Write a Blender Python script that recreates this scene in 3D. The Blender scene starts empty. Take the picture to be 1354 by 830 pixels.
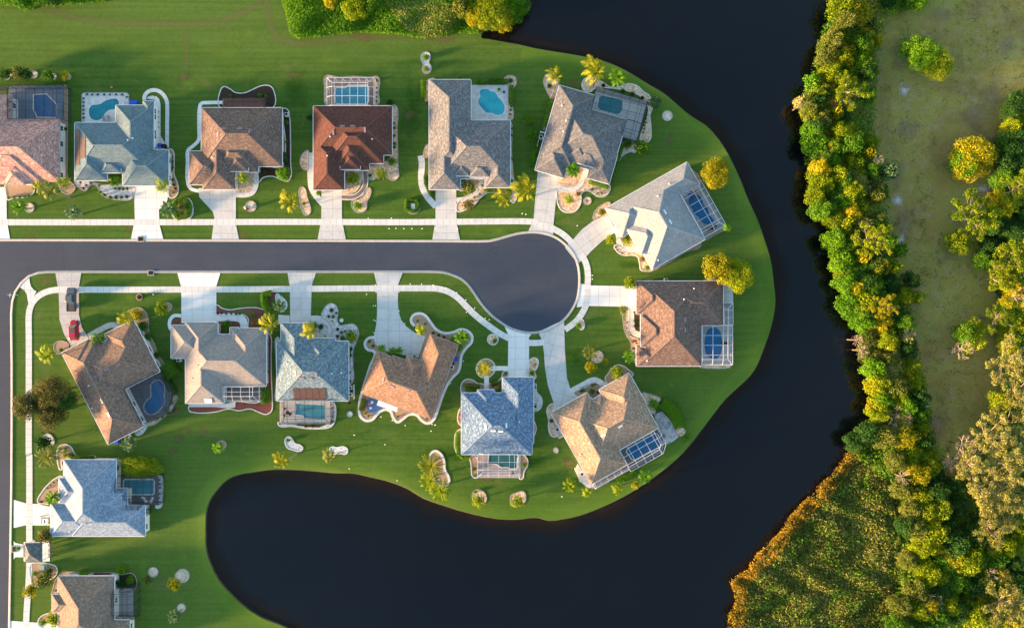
import bpy, bmesh, math, random
import numpy as np
from mathutils import Vector, Matrix, Euler
from mathutils.geometry import tessellate_polygon
R = math.radians
random.seed(7); RNG = np.random.default_rng(11)
scene = bpy.context.scene
C = scene.collection
# ------------------------------------------------------------------ camera, sky, sun, exposure
H = 165.0; S = 0.18; CX, CY = 677.0, 415.0
cd = bpy.data.cameras.new('camera'); cam = bpy.data.objects.new('camera', cd); C.objects.link(cam)
cam.location = (0, 0, H); cam.rotation_euler = (0, 0, 0)
cd.sensor_width = 36; cd.lens = 36*H/(1354*S); cd.clip_end = 6000; cd.clip_start = 1
scene.camera = cam
SUN_EL = 6.8; SUN_DIR_AZ = 196.0     # math azimuth (deg ccw from +X) of the direction TOWARDS the sun: from the left, slightly below
wd = bpy.data.worlds.new('World'); scene.world = wd; wd.use_nodes = True
nt = wd.node_tree; bg = nt.nodes['Background']
sky = nt.nodes.new('ShaderNodeTexSky'); sky.sky_type = 'NISHITA'; sky.sun_disc = False
sky.sun_elevation = R(SUN_EL); sky.sun_rotation = R(90 - SUN_DIR_AZ)
sky.air_density = 1.0; sky.dust_density = 0.6; sky.ozone_density = 1.1
nt.links.new(sky.outputs[0], bg.inputs[0]); bg.inputs[1].default_value = 0.125
sl = bpy.data.lights.new('sun', 'SUN'); so = bpy.data.objects.new('sun', sl); C.objects.link(so)
sl.energy = 4.9; sl.angle = R(5.0); sl.color = (1.0, 0.61, 0.32)
sdir = Vector((math.cos(R(SUN_DIR_AZ))*math.cos(R(SUN_EL)), math.sin(R(SUN_DIR_AZ))*math.cos(R(SUN_EL)), math.sin(R(SUN_EL))))
so.rotation_euler = sdir.to_track_quat('Z', 'Y').to_euler(); so.location = (-300, -80, 90)
vs = scene.view_settings; vs.view_transform = 'Standard'; vs.look = 'None'; vs.gamma = 1; vs.use_curve_mapping = False
vs.exposure = 2.38
scene.cycles.max_bounces = 6; scene.cycles.transparent_max_bounces = 12

# ------------------------------------------------------------------ coordinates: photo crops -> photo pixels -> metres on the ground
ZF = {'p': (0, 0, 1.0), 'z1': (0, 80, 3.32), 'z2': (230, 80, 3.318), 'z3': (370, 80, 3.32), 'z4': (540, 60, 3.073), 'z5': (690, 60, 3.322),
      'z6': (760, 190, 4.152), 'z7': (740, 330, 4.369), 'z8': (690, 470, 3.772), 'z9': (550, 430, 3.195), 'z10': (430, 350, 3.609),
      'z11': (340, 350, 3.075), 'z12': (200, 350, 3.322), 'z13': (0, 350, 3.32), 'z14': (0, 570, 3.192), 'z18': (0, 0, 3.761),
      'z19': (350, 0, 3.761), 'z20': (600, 0, 3.32), 'z21': (560, 290, 3.954), 'z22': (0, 300, 3.761), 'z23': (200, 560, 3.075),
      'z24': (560, 500, 2.708), 's1': (0, 370, 9.225), 's2': (0, 670, 9.225), 's4': (380, 395, 9.225), 's5': (110, 570, 9.225),
      's6': (560, 440, 9.225), 's7': (180, 110, 9.225), 's8': (460, 480, 9.225)}
def Q(z, pts):
    o = ZF[z]; return [(o[0]+x/o[2], o[1]+y/o[2]) for x, y in pts]
def M(p, h=0.0):
    k = (H-h)/H; return ((p[0]-CX)*S*k, (CY-p[1])*S*k)
def W(z, x, y, h=0.0): return M(Q(z, [(x, y)])[0], h)
def zs(z): return S/ZF[z][2]

# ------------------------------------------------------------------ materials
def mat(name, col, rough=0.85, spec=0.3, metal=0.0, noise=None, bump=0.0, alpha=None):
    """noise = (scale, amount, second colour)"""
    m = bpy.data.materials.new(name); m.use_nodes = True; n = m.node_tree; b = n.nodes['Principled BSDF']
    b.inputs['Base Color'].default_value = (*col, 1); b.inputs['Roughness'].default_value = rough
    b.inputs['Specular IOR Level'].default_value = spec; b.inputs['Metallic'].default_value = metal
    if noise:
        tc = n.nodes.new('ShaderNodeTexCoord'); t = n.nodes.new('ShaderNodeTexNoise'); t.inputs['Scale'].default_value = noise[0]
        t.inputs['Detail'].default_value = 6; n.links.new(tc.outputs['Object'], t.inputs['Vector'])
        r = n.nodes.new('ShaderNodeValToRGB'); r.color_ramp.elements[0].position = 0.5-noise[1]; r.color_ramp.elements[1].position = 0.5+noise[1]
        r.color_ramp.elements[0].color = (*col, 1); r.color_ramp.elements[1].color = (*noise[2], 1)
        n.links.new(t.outputs['Fac'], r.inputs['Fac']); n.links.new(r.outputs['Color'], b.inputs['Base Color'])
        if bump:
            bp = n.nodes.new('ShaderNodeBump'); bp.inputs['Strength'].default_value = bump; bp.inputs['Distance'].default_value = 0.05
            n.links.new(t.outputs['Fac'], bp.inputs['Height']); n.links.new(bp.outputs['Normal'], b.inputs['Normal'])
    return m
class NG:
    """small helper to write node trees"""
    def __init__(s, name):
        s.m = bpy.data.materials.new(name); s.m.use_nodes = True; s.n = s.m.node_tree; s.b = s.n.nodes['Principled BSDF']
    def new(s, t, **kw):
        x = s.n.nodes.new(t)
        for k, v in kw.items(): setattr(x, k, v)
        return x
    def link(s, a, b): s.n.links.new(a, b)
    def coord(s, which='Object', scale=(1, 1, 1), rot=(0, 0, 0)):
        tc = s.new('ShaderNodeTexCoord'); mp = s.new('ShaderNodeMapping'); mp.inputs['Scale'].default_value = scale; mp.inputs['Rotation'].default_value = rot
        s.link(tc.outputs[which], mp.inputs['Vector']); return mp.outputs['Vector']
    def noise(s, vec, scale, detail=5, rough=0.55, dist=0.0):
        t = s.new('ShaderNodeTexNoise'); t.inputs['Scale'].default_value = scale; t.inputs['Detail'].default_value = detail
        t.inputs['Roughness'].default_value = rough; t.inputs['Distortion'].default_value = dist; s.link(vec, t.inputs['Vector']); return t.outputs['Fac']
    def ramp(s, fac, stops):
        r = s.new('ShaderNodeValToRGB'); e = r.color_ramp.elements
        while len(e) < len(stops): e.new(0.5)
        for i, (p, c) in enumerate(stops):
            e[i].position = p; e[i].color = (*c, 1) if isinstance(c, tuple) else (c, c, c, 1)
        s.link(fac, r.inputs['Fac']); return r.outputs['Color']
    def mix(s, fac, a, b, mode='MIX'):
        x = s.new('ShaderNodeMix', data_type='RGBA', blend_type=mode)
        for sock, v in ((x.inputs[0], fac), (x.inputs[6], a), (x.inputs[7], b)):
            if isinstance(v, (int, float)): sock.default_value = v
            elif isinstance(v, tuple): sock.default_value = (*v, 1)
            else: s.link(v, sock)
        return x.outputs[2]
    def bump(s, h, strength, dist=0.03):
        bp = s.new('ShaderNodeBump'); bp.inputs['Strength'].default_value = strength; bp.inputs['Distance'].default_value = dist
        s.link(h, bp.inputs['Height']); s.link(bp.outputs['Normal'], s.b.inputs['Normal'])
    def done(s, col, rough=0.9, spec=0.2):
        if isinstance(col, tuple): s.b.inputs['Base Color'].default_value = (*col, 1)
        else: s.link(col, s.b.inputs['Base Color'])
        s.b.inputs['Roughness'].default_value = rough; s.b.inputs['Specular IOR Level'].default_value = spec; return s.m

def lawn_mat(nm='lawn_grass', shore=False):
    g = NG(nm); v = g.coord()
    big = g.noise(v, 0.035, 4, 0.6, 0.6); mid = g.noise(v, 0.18, 5, 0.6, 0.4); fine = g.noise(v, 2.2, 6, 0.75); tiny = g.noise(v, 9.0, 4, 0.8)
    base = g.ramp(big, [(0.30, (0.025, 0.082, 0.006)), (0.50, (0.042, 0.112, 0.009)), (0.66, (0.088, 0.160, 0.018))])
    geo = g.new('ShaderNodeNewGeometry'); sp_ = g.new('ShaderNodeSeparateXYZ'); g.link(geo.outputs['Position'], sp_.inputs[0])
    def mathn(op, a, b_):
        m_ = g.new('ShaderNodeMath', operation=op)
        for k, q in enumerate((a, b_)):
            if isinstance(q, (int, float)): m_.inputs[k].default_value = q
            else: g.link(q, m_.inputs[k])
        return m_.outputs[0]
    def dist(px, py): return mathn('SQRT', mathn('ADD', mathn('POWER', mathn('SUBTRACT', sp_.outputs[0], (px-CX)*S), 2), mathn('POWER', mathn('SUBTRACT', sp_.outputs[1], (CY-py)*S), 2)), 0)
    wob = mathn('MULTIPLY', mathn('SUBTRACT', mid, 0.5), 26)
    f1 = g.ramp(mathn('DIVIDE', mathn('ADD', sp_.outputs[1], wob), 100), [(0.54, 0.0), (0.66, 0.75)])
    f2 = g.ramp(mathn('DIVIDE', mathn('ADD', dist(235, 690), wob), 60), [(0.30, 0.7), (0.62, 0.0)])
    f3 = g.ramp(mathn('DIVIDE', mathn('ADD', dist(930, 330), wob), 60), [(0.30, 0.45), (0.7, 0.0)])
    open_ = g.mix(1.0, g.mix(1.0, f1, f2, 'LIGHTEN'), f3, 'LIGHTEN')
    base = g.mix(open_, base, (0.130, 0.205, 0.036))  # sparse open turf is lighter; shade near the houses is in the darker base
    patch = g.ramp(mid, [(0.46, 0.0), (0.64, 1.0)])
    c = g.mix(g.mix(0.55, 0.0, patch, 'MIX') if False else patch, base, (0.095, 0.160, 0.024))
    c = g.mix(0.42, base, c)
    mot = g.noise(v, 0.75, 6, 0.8, 0.3); c = g.mix(g.ramp(mot, [(0.42, 0.0), (0.60, 0.62)]), c, (0.100, 0.160, 0.026)); mot2 = g.noise(g.coord(rot=(0, 0, 2)), 1.1, 6, 0.8); c = g.mix(g.ramp(mot2, [(0.46, 0.0), (0.66, 0.5)]), c, (0.017, 0.064, 0.005))
    vs_ = g.coord(scale=(0.02, 1, 1)); stripe = g.noise(vs_, 1.3, 2, 0.5)
    c = g.mix(0.3, c, g.ramp(stripe, [(0.35, (0.02, 0.07, 0.006)), (0.65, (0.11, 0.19, 0.03))]))
    dry = g.noise(g.coord(scale=(1, 1.7, 1)), 0.085, 6, 0.65, 0.8)
    c = g.mix(g.ramp(dry, [(0.58, 0.0), (0.72, 0.6)]), c, (0.150, 0.150, 0.055))
    c = g.mix(g.ramp(fine, [(0.35, 0.0), (0.75, 0.55)]), c, (0.028, 0.075, 0.008))
    c = g.mix(g.ramp(tiny, [(0.4, 0.0), (0.8, 0.4)]), c, (0.14, 0.20, 0.05))
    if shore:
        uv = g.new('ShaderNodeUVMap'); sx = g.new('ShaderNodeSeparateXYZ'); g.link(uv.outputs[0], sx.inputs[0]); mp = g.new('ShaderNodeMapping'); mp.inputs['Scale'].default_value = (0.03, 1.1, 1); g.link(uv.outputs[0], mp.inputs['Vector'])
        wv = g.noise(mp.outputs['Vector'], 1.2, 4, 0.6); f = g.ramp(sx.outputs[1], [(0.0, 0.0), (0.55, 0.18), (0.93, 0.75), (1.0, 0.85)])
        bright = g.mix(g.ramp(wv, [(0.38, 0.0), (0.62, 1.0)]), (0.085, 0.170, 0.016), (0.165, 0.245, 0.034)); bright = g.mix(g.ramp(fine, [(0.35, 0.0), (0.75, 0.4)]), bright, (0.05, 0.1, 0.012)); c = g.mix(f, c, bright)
    g.bump(g.mix(0.5, fine, tiny), 0.5, 0.08)
    return g.done(c, 0.95, 0.1)
def scrub_mat():
    g = NG('rough_scrub_ground'); v = g.coord()
    big = g.noise(v, 0.05, 6, 0.65, 1.0); mid = g.noise(v, 0.35, 6, 0.7, 0.5); fine = g.noise(v, 3.0, 6, 0.8); big2 = g.noise(g.coord(rot=(0, 0, 1)), 0.03, 5, 0.6, 0.6)
    c = g.ramp(big, [(0.28, (0.22, 0.145, 0.055)), (0.45, (0.31, 0.24, 0.06)), (0.58, (0.34, 0.30, 0.07)), (0.75, (0.41, 0.37, 0.09))])
    c = g.mix(g.ramp(big2, [(0.5, 0.0), (0.7, 0.6)]), c, (0.22, 0.28, 0.045))
    c = g.mix(g.ramp(mid, [(0.5, 0.0), (0.75, 0.7)]), c, (0.40, 0.32, 0.21))
    c = g.mix(g.ramp(fine, [(0.4, 0.0), (0.7, 0.55)]), c, (0.13, 0.12, 0.04))
    g.bump(fine, 0.8, 0.15); return g.done(c, 0.95, 0.1)
def concrete_mat(name, col, jx=2.6, jy=2.6, stain=0.38, joint=0.55):
    g = NG(name); uv = g.new('ShaderNodeUVMap'); v = g.coord()
    br = g.new('ShaderNodeTexBrick'); br.offset = 0.0; br.inputs['Scale'].default_value = 1.0; br.inputs['Mortar Size'].default_value = 0.035
    br.inputs['Brick Width'].default_value = jx; br.inputs['Row Height'].default_value = jy; br.inputs['Mortar Smooth'].default_value = 0.2
    br.inputs['Color1'].default_value = (*col, 1); br.inputs['Color2'].default_value = (*[x*0.93 for x in col], 1); br.inputs['Mortar'].default_value = (*[x*(1-joint) for x in col], 1)
    g.link(uv.outputs[0], br.inputs['Vector'])
    n1 = g.noise(v, 0.6, 7, 0.7, 0.8); n2 = g.noise(v, 5, 4, 0.7)
    c = g.mix(g.ramp(n1, [(0.48, 0.0), (0.72, stain)]), br.outputs['Color'], tuple(x*0.45 for x in col))
    c = g.mix(g.ramp(n2, [(0.4, 0.0), (0.8, 0.18)]), c, tuple(x*0.6 for x in col))
    return g.done(c, 0.8, 0.3)
def asphalt_mat():
    g = NG('asphalt'); v = g.coord()
    n0 = g.noise(v, 0.12, 5, 0.6, 0.5); n1 = g.noise(v, 12, 3, 0.8); n2 = g.noise(g.coord(scale=(0.1, 1.5, 1)), 0.8, 4, 0.6)
    tt = g.noise(g.coord(scale=(0.04, 2.2, 1)), 1.0, 5, 0.7)
    c = g.ramp(n0, [(0.3, (0.038, 0.051, 0.075)), (0.7, (0.048, 0.062, 0.089))])
    c = g.mix(g.ramp(n2, [(0.5, 0.0), (0.8, 0.25)]), c, (0.060, 0.070, 0.085)); c = g.mix(g.ramp(n1, [(0.5, 0.0), (0.8, 0.3)]), c, (0.08, 0.09, 0.10))
    c = g.mix(g.ramp(tt, [(0.5, 0.0), (0.7, 0.3)]), c, (0.030, 0.034, 0.045)); vo = g.new('ShaderNodeTexVoronoi'); vo.feature = 'DISTANCE_TO_EDGE'; vo.inputs['Scale'].default_value = 0.10; g.link(g.coord(), vo.inputs['Vector'])
    c = g.mix(g.ramp(vo.outputs['Distance'], [(0.0, 0.45), (0.006, 0.0)]), c, (0.025, 0.027, 0.032))
    g.bump(n1, 0.3, 0.01); return g.done(c, 0.85, 0.25)
def water_mat():
    g = NG('dark_lake_water'); v = g.coord()
    n0 = g.noise(v, 0.02, 3, 0.5); n1 = g.noise(g.coord(scale=(1, 0.6, 1), rot=(0, 0, 0.5)), 1.6, 3, 0.6)
    c = g.ramp(n0, [(0.3, (0.0012, 0.0022, 0.0036)), (0.7, (0.0020, 0.0032, 0.0045))])
    g.bump(n1, 0.06, 0.05); return g.done(c, 0.10, 0.38)
def roof_mat(name, c1, c2, c3, w=0.62, h=0.24, tile=False, speck=0.5):
    g = NG(name); uv = g.new('ShaderNodeUVMap'); v = g.coord()
    br = g.new('ShaderNodeTexBrick'); br.inputs['Scale'].default_value = 1; br.inputs['Brick Width'].default_value = w; br.inputs['Row Height'].default_value = h
    br.inputs['Mortar Size'].default_value = 0.018 if not tile else 0.03; br.inputs['Color1'].default_value = (*c1, 1); br.inputs['Color2'].default_value = (*c2, 1)
    br.inputs['Mortar'].default_value = (*[x*0.55 for x in c1], 1); br.inputs['Bias'].default_value = 0.0; g.link(uv.outputs[0], br.inputs['Vector'])
    mp = g.new('ShaderNodeMapping'); mp.inputs['Scale'].default_value = (1/w*0.5, 1/h*0.5, 1); g.link(uv.outputs[0], mp.inputs['Vector'])
    wn = g.noise(mp.outputs['Vector'], 1.0, 2, 0.9)
    c = g.mix(g.ramp(wn, [(0.42, 0.0), (0.60, 0.85)]), br.outputs['Color'], c3)
    big = g.noise(v, 0.35, 5, 0.6); c = g.mix(g.ramp(big, [(0.42, 0.0), (0.7, 0.42)]), c, tuple(x*0.6 for x in c1)); ms = g.new('ShaderNodeMapping'); ms.inputs['Scale'].default_value = (1.1, 0.12, 1); g.link(uv.outputs[0], ms.inputs['Vector']); st = g.noise(ms.outputs['Vector'], 1.0, 5, 0.7); c = g.mix(g.ramp(st, [(0.5, 0.0), (0.72, 0.35)]), c, tuple(x*0.55 for x in c3))
    cell = g.new('ShaderNodeTexVoronoi'); cell.inputs['Scale'].default_value = 3.3; mc = g.new('ShaderNodeMapping'); mc.inputs['Scale'].default_value = (0.8, 1.5, 1); g.link(uv.outputs[0], mc.inputs['Vector']); g.link(mc.outputs['Vector'], cell.inputs['Vector'])
    sc = g.new('ShaderNodeSeparateColor'); g.link(cell.outputs['Color'], sc.inputs[0])
    c = g.mix(g.ramp(sc.outputs[0], [(0.55, 0.0), (0.8, speck)]), c, tuple(min(1, x*1.55) for x in c2)); c = g.mix(g.ramp(sc.outputs[1], [(0.6, 0.0), (0.85, speck)]), c, tuple(x*0.58 for x in c3))
    g.bump(br.outputs['Fac'], -0.35, 0.03 if not tile else 0.06); return g.done(c, 0.9, 0.15)
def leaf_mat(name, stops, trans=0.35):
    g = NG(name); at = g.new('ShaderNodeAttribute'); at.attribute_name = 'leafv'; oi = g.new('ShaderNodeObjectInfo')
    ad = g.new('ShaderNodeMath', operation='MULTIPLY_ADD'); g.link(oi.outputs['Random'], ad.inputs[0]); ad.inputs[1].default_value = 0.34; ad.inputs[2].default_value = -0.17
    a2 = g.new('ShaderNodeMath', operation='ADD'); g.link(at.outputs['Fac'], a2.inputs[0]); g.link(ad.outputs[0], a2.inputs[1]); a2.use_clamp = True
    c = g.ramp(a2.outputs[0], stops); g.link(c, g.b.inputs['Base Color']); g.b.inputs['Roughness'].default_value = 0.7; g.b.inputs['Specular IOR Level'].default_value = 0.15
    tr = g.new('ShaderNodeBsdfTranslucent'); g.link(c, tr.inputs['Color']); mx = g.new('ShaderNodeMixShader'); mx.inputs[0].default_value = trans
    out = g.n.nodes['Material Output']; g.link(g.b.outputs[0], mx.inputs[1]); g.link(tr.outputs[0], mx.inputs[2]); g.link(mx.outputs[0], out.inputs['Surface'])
    return g.m
def screen_mat(name, col, dens):
    g = NG(name); g.b.inputs['Base Color'].default_value = (*col, 1); g.b.inputs['Roughness'].default_value = 0.8
    t = g.new('ShaderNodeBsdfTransparent'); mx = g.new('ShaderNodeMixShader'); mx.inputs[0].default_value = dens
    g.link(t.outputs[0], mx.inputs[1]); g.link(g.b.outputs[0], mx.inputs[2]); g.link(mx.outputs[0], g.n.nodes['Material Output'].inputs['Surface']); return g.m
def pebble_mat(name, a, b, c, scale=3.0):
    g = NG(name); v = g.coord(); vo = g.new('ShaderNodeTexVoronoi'); vo.inputs['Scale'].default_value = scale; g.link(v, vo.inputs['Vector'])
    n = g.noise(v, 0.9, 5, 0.7); sp = g.new('ShaderNodeSeparateColor'); g.link(vo.outputs['Color'], sp.inputs[0])
    col = g.ramp(sp.outputs[0], [(0.15, a), (0.5, b), (0.85, c)]); col = g.mix(g.ramp(n, [(0.45, 0.0), (0.75, 0.45)]), col, tuple(x*0.7 for x in a))
    g.bump(vo.outputs['Distance'], 0.5, 0.04); return g.done(col, 0.9, 0.2)
MT = {}
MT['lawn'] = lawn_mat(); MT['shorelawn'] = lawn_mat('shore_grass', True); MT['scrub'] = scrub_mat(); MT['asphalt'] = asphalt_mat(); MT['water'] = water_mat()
MT['drive'] = concrete_mat('driveway_concrete', (0.58, 0.58, 0.56), 2.7, 2.7)
MT['drive_white'] = concrete_mat('pale_driveway_concrete', (0.76, 0.76, 0.74), 2.6, 2.6, 0.15)
MT['drive_old'] = concrete_mat('weathered_driveway_concrete', (0.48, 0.47, 0.46), 3.0, 2.6, 0.4)
MT['walk'] = concrete_mat('sidewalk_concrete', (0.66, 0.66, 0.63), 1.5, 9.0, 0.2)
MT['kerb'] = concrete_mat('kerb_concrete', (0.42, 0.41, 0.38), 3.0, 9.0, 0.3)
MT['edging'] = mat('white_edging_concrete', (0.74, 0.73, 0.70), 0.8, noise=(3, 0.2, (0.5, 0.49, 0.46)))
MT['edging_grey'] = mat('grey_edging_concrete', (0.40, 0.37, 0.33), 0.85, noise=(3, 0.2, (0.3, 0.28, 0.25)))
MT['mulch'] = mat('dark_mulch', (0.030, 0.019, 0.014), 0.95, noise=(5, 0.2, (0.055, 0.035, 0.024)), bump=0.5)
MT['redmulch'] = mat('red_mulch', (0.15, 0.042, 0.032), 0.95, noise=(4, 0.2, (0.22, 0.08, 0.06)), bump=0.5)
MT['brownmulch'] = mat('brown_mulch', (0.28, 0.185, 0.115), 0.95, noise=(4, 0.2, (0.44, 0.31, 0.21)), bump=0.5)
MT['pebble'] = pebble_mat('tan_pebbles', (0.50, 0.31, 0.18), (0.66, 0.46, 0.29), (0.78, 0.62, 0.45))
MT['whitestone'] = pebble_mat('white_gravel', (0.42, 0.43, 0.44), (0.55, 0.56, 0.57), (0.68, 0.68, 0.68))
MT['sand'] = pebble_mat('pale_sand_ring', (0.52, 0.41, 0.29), (0.66, 0.54, 0.40), (0.76, 0.65, 0.50), 4)
MT['deck_white'] = mat('white_pool_deck', (0.66, 0.63, 0.60), 0.75, noise=(0.9, 0.2, (0.5, 0.47, 0.44)))
MT['deck_grey'] = concrete_mat('grey_pool_deck', (0.40, 0.39, 0.37), 1.6, 1.6, 0.2)
MT['deck_pale'] = concrete_mat('pale_grey_pool_deck', (0.58, 0.58, 0.56), 1.8, 1.8, 0.15); MT['deck_brown'] = concrete_mat('brown_paver_deck', (0.25, 0.17, 0.14), 0.8, 0.4, 0.2, 0.3)
MT['deck_blue'] = concrete_mat('blue_grey_pool_deck', (0.17, 0.22, 0.29), 1.6, 1.6, 0.2); MT['deck_pink'] = concrete_mat('rose_paver_deck', (0.42, 0.35, 0.34), 1.0, 0.5, 0.2)
MT['deck_dark'] = concrete_mat('charcoal_paver_deck', (0.13, 0.13, 0.14), 1.6, 1.6, 0.2)
MT['deck_red'] = mat('red_porch_floor', (0.22, 0.07, 0.055), 0.8, noise=(2, 0.2, (0.15, 0.05, 0.04)))
MT['paver'] = pebble_mat('grey_flagstones', (0.3, 0.29, 0.29), (0.4, 0.39, 0.38), (0.5, 0.48, 0.47), 1.2)
MT['blue_floor'] = mat('blue_painted_patio', (0.10, 0.22, 0.40), 0.7, noise=(2, 0.2, (0.08, 0.17, 0.32)))
MT['stucco'] = mat('white_stucco', (0.74, 0.72, 0.68), 0.9, noise=(2, 0.25, (0.66, 0.64, 0.60)))
MT['stucco_tan'] = mat('cream_stucco', (0.58, 0.50, 0.40), 0.9, noise=(2, 0.25, (0.52, 0.45, 0.36)))
MT['stucco_pink'] = mat('peach_stucco', (0.60, 0.44, 0.34), 0.9, noise=(2, 0.25, (0.54, 0.40, 0.31)))
MT['white'] = mat('white_paint', (0.78, 0.78, 0.77), 0.5); MT['glass'] = mat('window_glass', (0.03, 0.04, 0.05), 0.08, 0.6)
MT['bronze'] = mat('dark_bronze_metal', (0.025, 0.024, 0.026), 0.45, 0.5, 0.3); MT['alu'] = mat('white_aluminium', (0.72, 0.73, 0.74), 0.4, 0.5)
MT['gutterdark'] = mat('grey_gutter', (0.30, 0.30, 0.31), 0.5); MT['garage'] = mat('garage_door_paint', (0.7, 0.68, 0.64), 0.6)
MT['door'] = mat('door_wood', (0.16, 0.06, 0.03), 0.5); MT['vent'] = mat('vent_metal', (0.27, 0.20, 0.24), 0.5, metal=0.3); MT['ventw'] = mat('white_vent', (0.75, 0.75, 0.75), 0.5)
MT['solar'] = mat('solar_pool_mat', (0.07, 0.035, 0.028), 0.45, noise=(3, 0.2, (0.10, 0.055, 0.045)))
MT['bark'] = mat('bark', (0.12, 0.09, 0.06), 0.95, noise=(6, 0.2, (0.2, 0.15, 0.11)), bump=0.5); MT['limb'] = mat('pale_limb_bark', (0.34, 0.26, 0.19), 0.95, noise=(4, 0.2, (0.45, 0.38, 0.32)))
MT['palmtrunk'] = mat('palm_trunk_bark', (0.24, 0.20, 0.16), 0.95, noise=(8, 0.2, (0.33, 0.28, 0.23)))
MT['scrd'] = screen_mat('dark_insect_screen', (0.05, 0.055, 0.065), 0.22); MT['scrb'] = screen_mat('black_insect_screen', (0.02, 0.02, 0.025), 0.42); MT['scrl'] = screen_mat('light_insect_screen', (0.10, 0.10, 0.10), 0.09)
MT['metal'] = mat('galvanised_metal', (0.35, 0.36, 0.37), 0.4, metal=0.6); MT['black'] = mat('black_plastic', (0.015, 0.015, 0.016), 0.6); MT['bluep'] = mat('blue_plastic', (0.01, 0.08, 0.6), 0.4)
MT['redp'] = mat('red_paint', (0.5, 0.02, 0.02), 0.4); MT['teal'] = mat('sage_green_metal', (0.20, 0.33, 0.29), 0.5); MT['grate'] = mat('drain_grate_iron', (0.015, 0.013, 0.014), 0.7)
MT['pinkp'] = mat('pink_plastic', (0.7, 0.1, 0.35), 0.5); MT['yellowp'] = mat('yellow_flower_pot', (0.75, 0.62, 0.02), 0.5); MT['limep'] = mat('lime_plastic', (0.3, 0.7, 0.12), 0.5)
def pool_mat(name, a, b):
    g = NG(name); v = g.coord(); n = g.noise(v, 0.5, 4, 0.5); w = g.noise(v, 3, 3, 0.5)
    g.bump(w, 0.15, 0.04); return g.done(g.ramp(n, [(0.35, a), (0.65, b)]), 0.4, 0.2)
MT['w_turq'] = pool_mat('turquoise_pool_water', (0.03, 0.33, 0.38), (0.05, 0.42, 0.47)); MT['w_teal'] = pool_mat('teal_pool_water', (0.012, 0.18, 0.23), (0.020, 0.24, 0.30))
MT['w_blue'] = pool_mat('deep_blue_pool_water', (0.001, 0.10, 0.24), (0.001, 0.14, 0.32)); MT['w_lt'] = pool_mat('light_blue_pool_water', (0.03, 0.24, 0.34), (0.05, 0.31, 0.42))
MT['w_dk'] = pool_mat('dim_green_pool_water', (0.02, 0.11, 0.12), (0.03, 0.15, 0.16))
L_ = leaf_mat
MT['lf_g'] = L_('green_leaves', [(0.0, (0.028, 0.090, 0.006)), (0.5, (0.075, 0.205, 0.010)), (1.0, (0.170, 0.330, 0.018))])
MT['lf_d'] = L_('dark_green_leaves', [(0.0, (0.010, 0.042, 0.008)), (0.5, (0.028, 0.095, 0.014)), (1.0, (0.075, 0.175, 0.028))])
MT['lf_y'] = L_('yellow_green_leaves', [(0.0, (0.070, 0.135, 0.004)), (0.5, (0.190, 0.270, 0.006)), (1.0, (0.400, 0.440, 0.010))])
MT['lf_gold'] = L_('golden_leaves', [(0.0, (0.110, 0.140, 0.004)), (0.5, (0.300, 0.290, 0.006)), (1.0, (0.560, 0.470, 0.012))])
MT['lf_o'] = L_('olive_leaves', [(0.0, (0.050, 0.080, 0.012)), (0.5, (0.125, 0.165, 0.024)), (1.0, (0.260, 0.280, 0.050))])
MT['lf_t'] = L_('tan_needles', [(0.0, (0.12, 0.14, 0.025)), (0.5, (0.30, 0.30, 0.065)), (1.0, (0.54, 0.50, 0.15))])
MT['lf_amber'] = L_('sun_tinted_amber_reeds', [(0.0, (0.10, 0.09, 0.012)), (0.5, (0.34, 0.22, 0.020)), (1.0, (0.62, 0.38, 0.04))])  # amber puts low sun on the reed edge into the leaf colour
MT['lf_pg'] = L_('golden_palm_fronds', [(0.0, (0.060, 0.110, 0.006)), (0.5, (0.200, 0.235, 0.008)), (1.0, (0.50, 0.44, 0.015))])
MT['lf_b'] = L_('blue_green_leaves', [(0.0, (0.028, 0.080, 0.030)), (0.5, (0.070, 0.150, 0.055)), (1.0, (0.15, 0.24, 0.10))])
MT['lf_r'] = L_('dark_red_leaves', [(0.0, (0.05, 0.010, 0.010)), (0.5, (0.11, 0.018, 0.016)), (1.0, (0.20, 0.04, 0.02))])
MT['lf_rust'] = L_('rusty_olive_leaves', [(0.0, (0.034, 0.050, 0.012)), (0.5, (0.100, 0.110, 0.026)), (1.0, (0.28, 0.22, 0.055))])
MT['lf_l'] = L_('bright_green_leaves', [(0.0, (0.045, 0.15, 0.005)), (0.5, (0.100, 0.26, 0.008)), (1.0, (0.200, 0.37, 0.015))])

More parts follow.
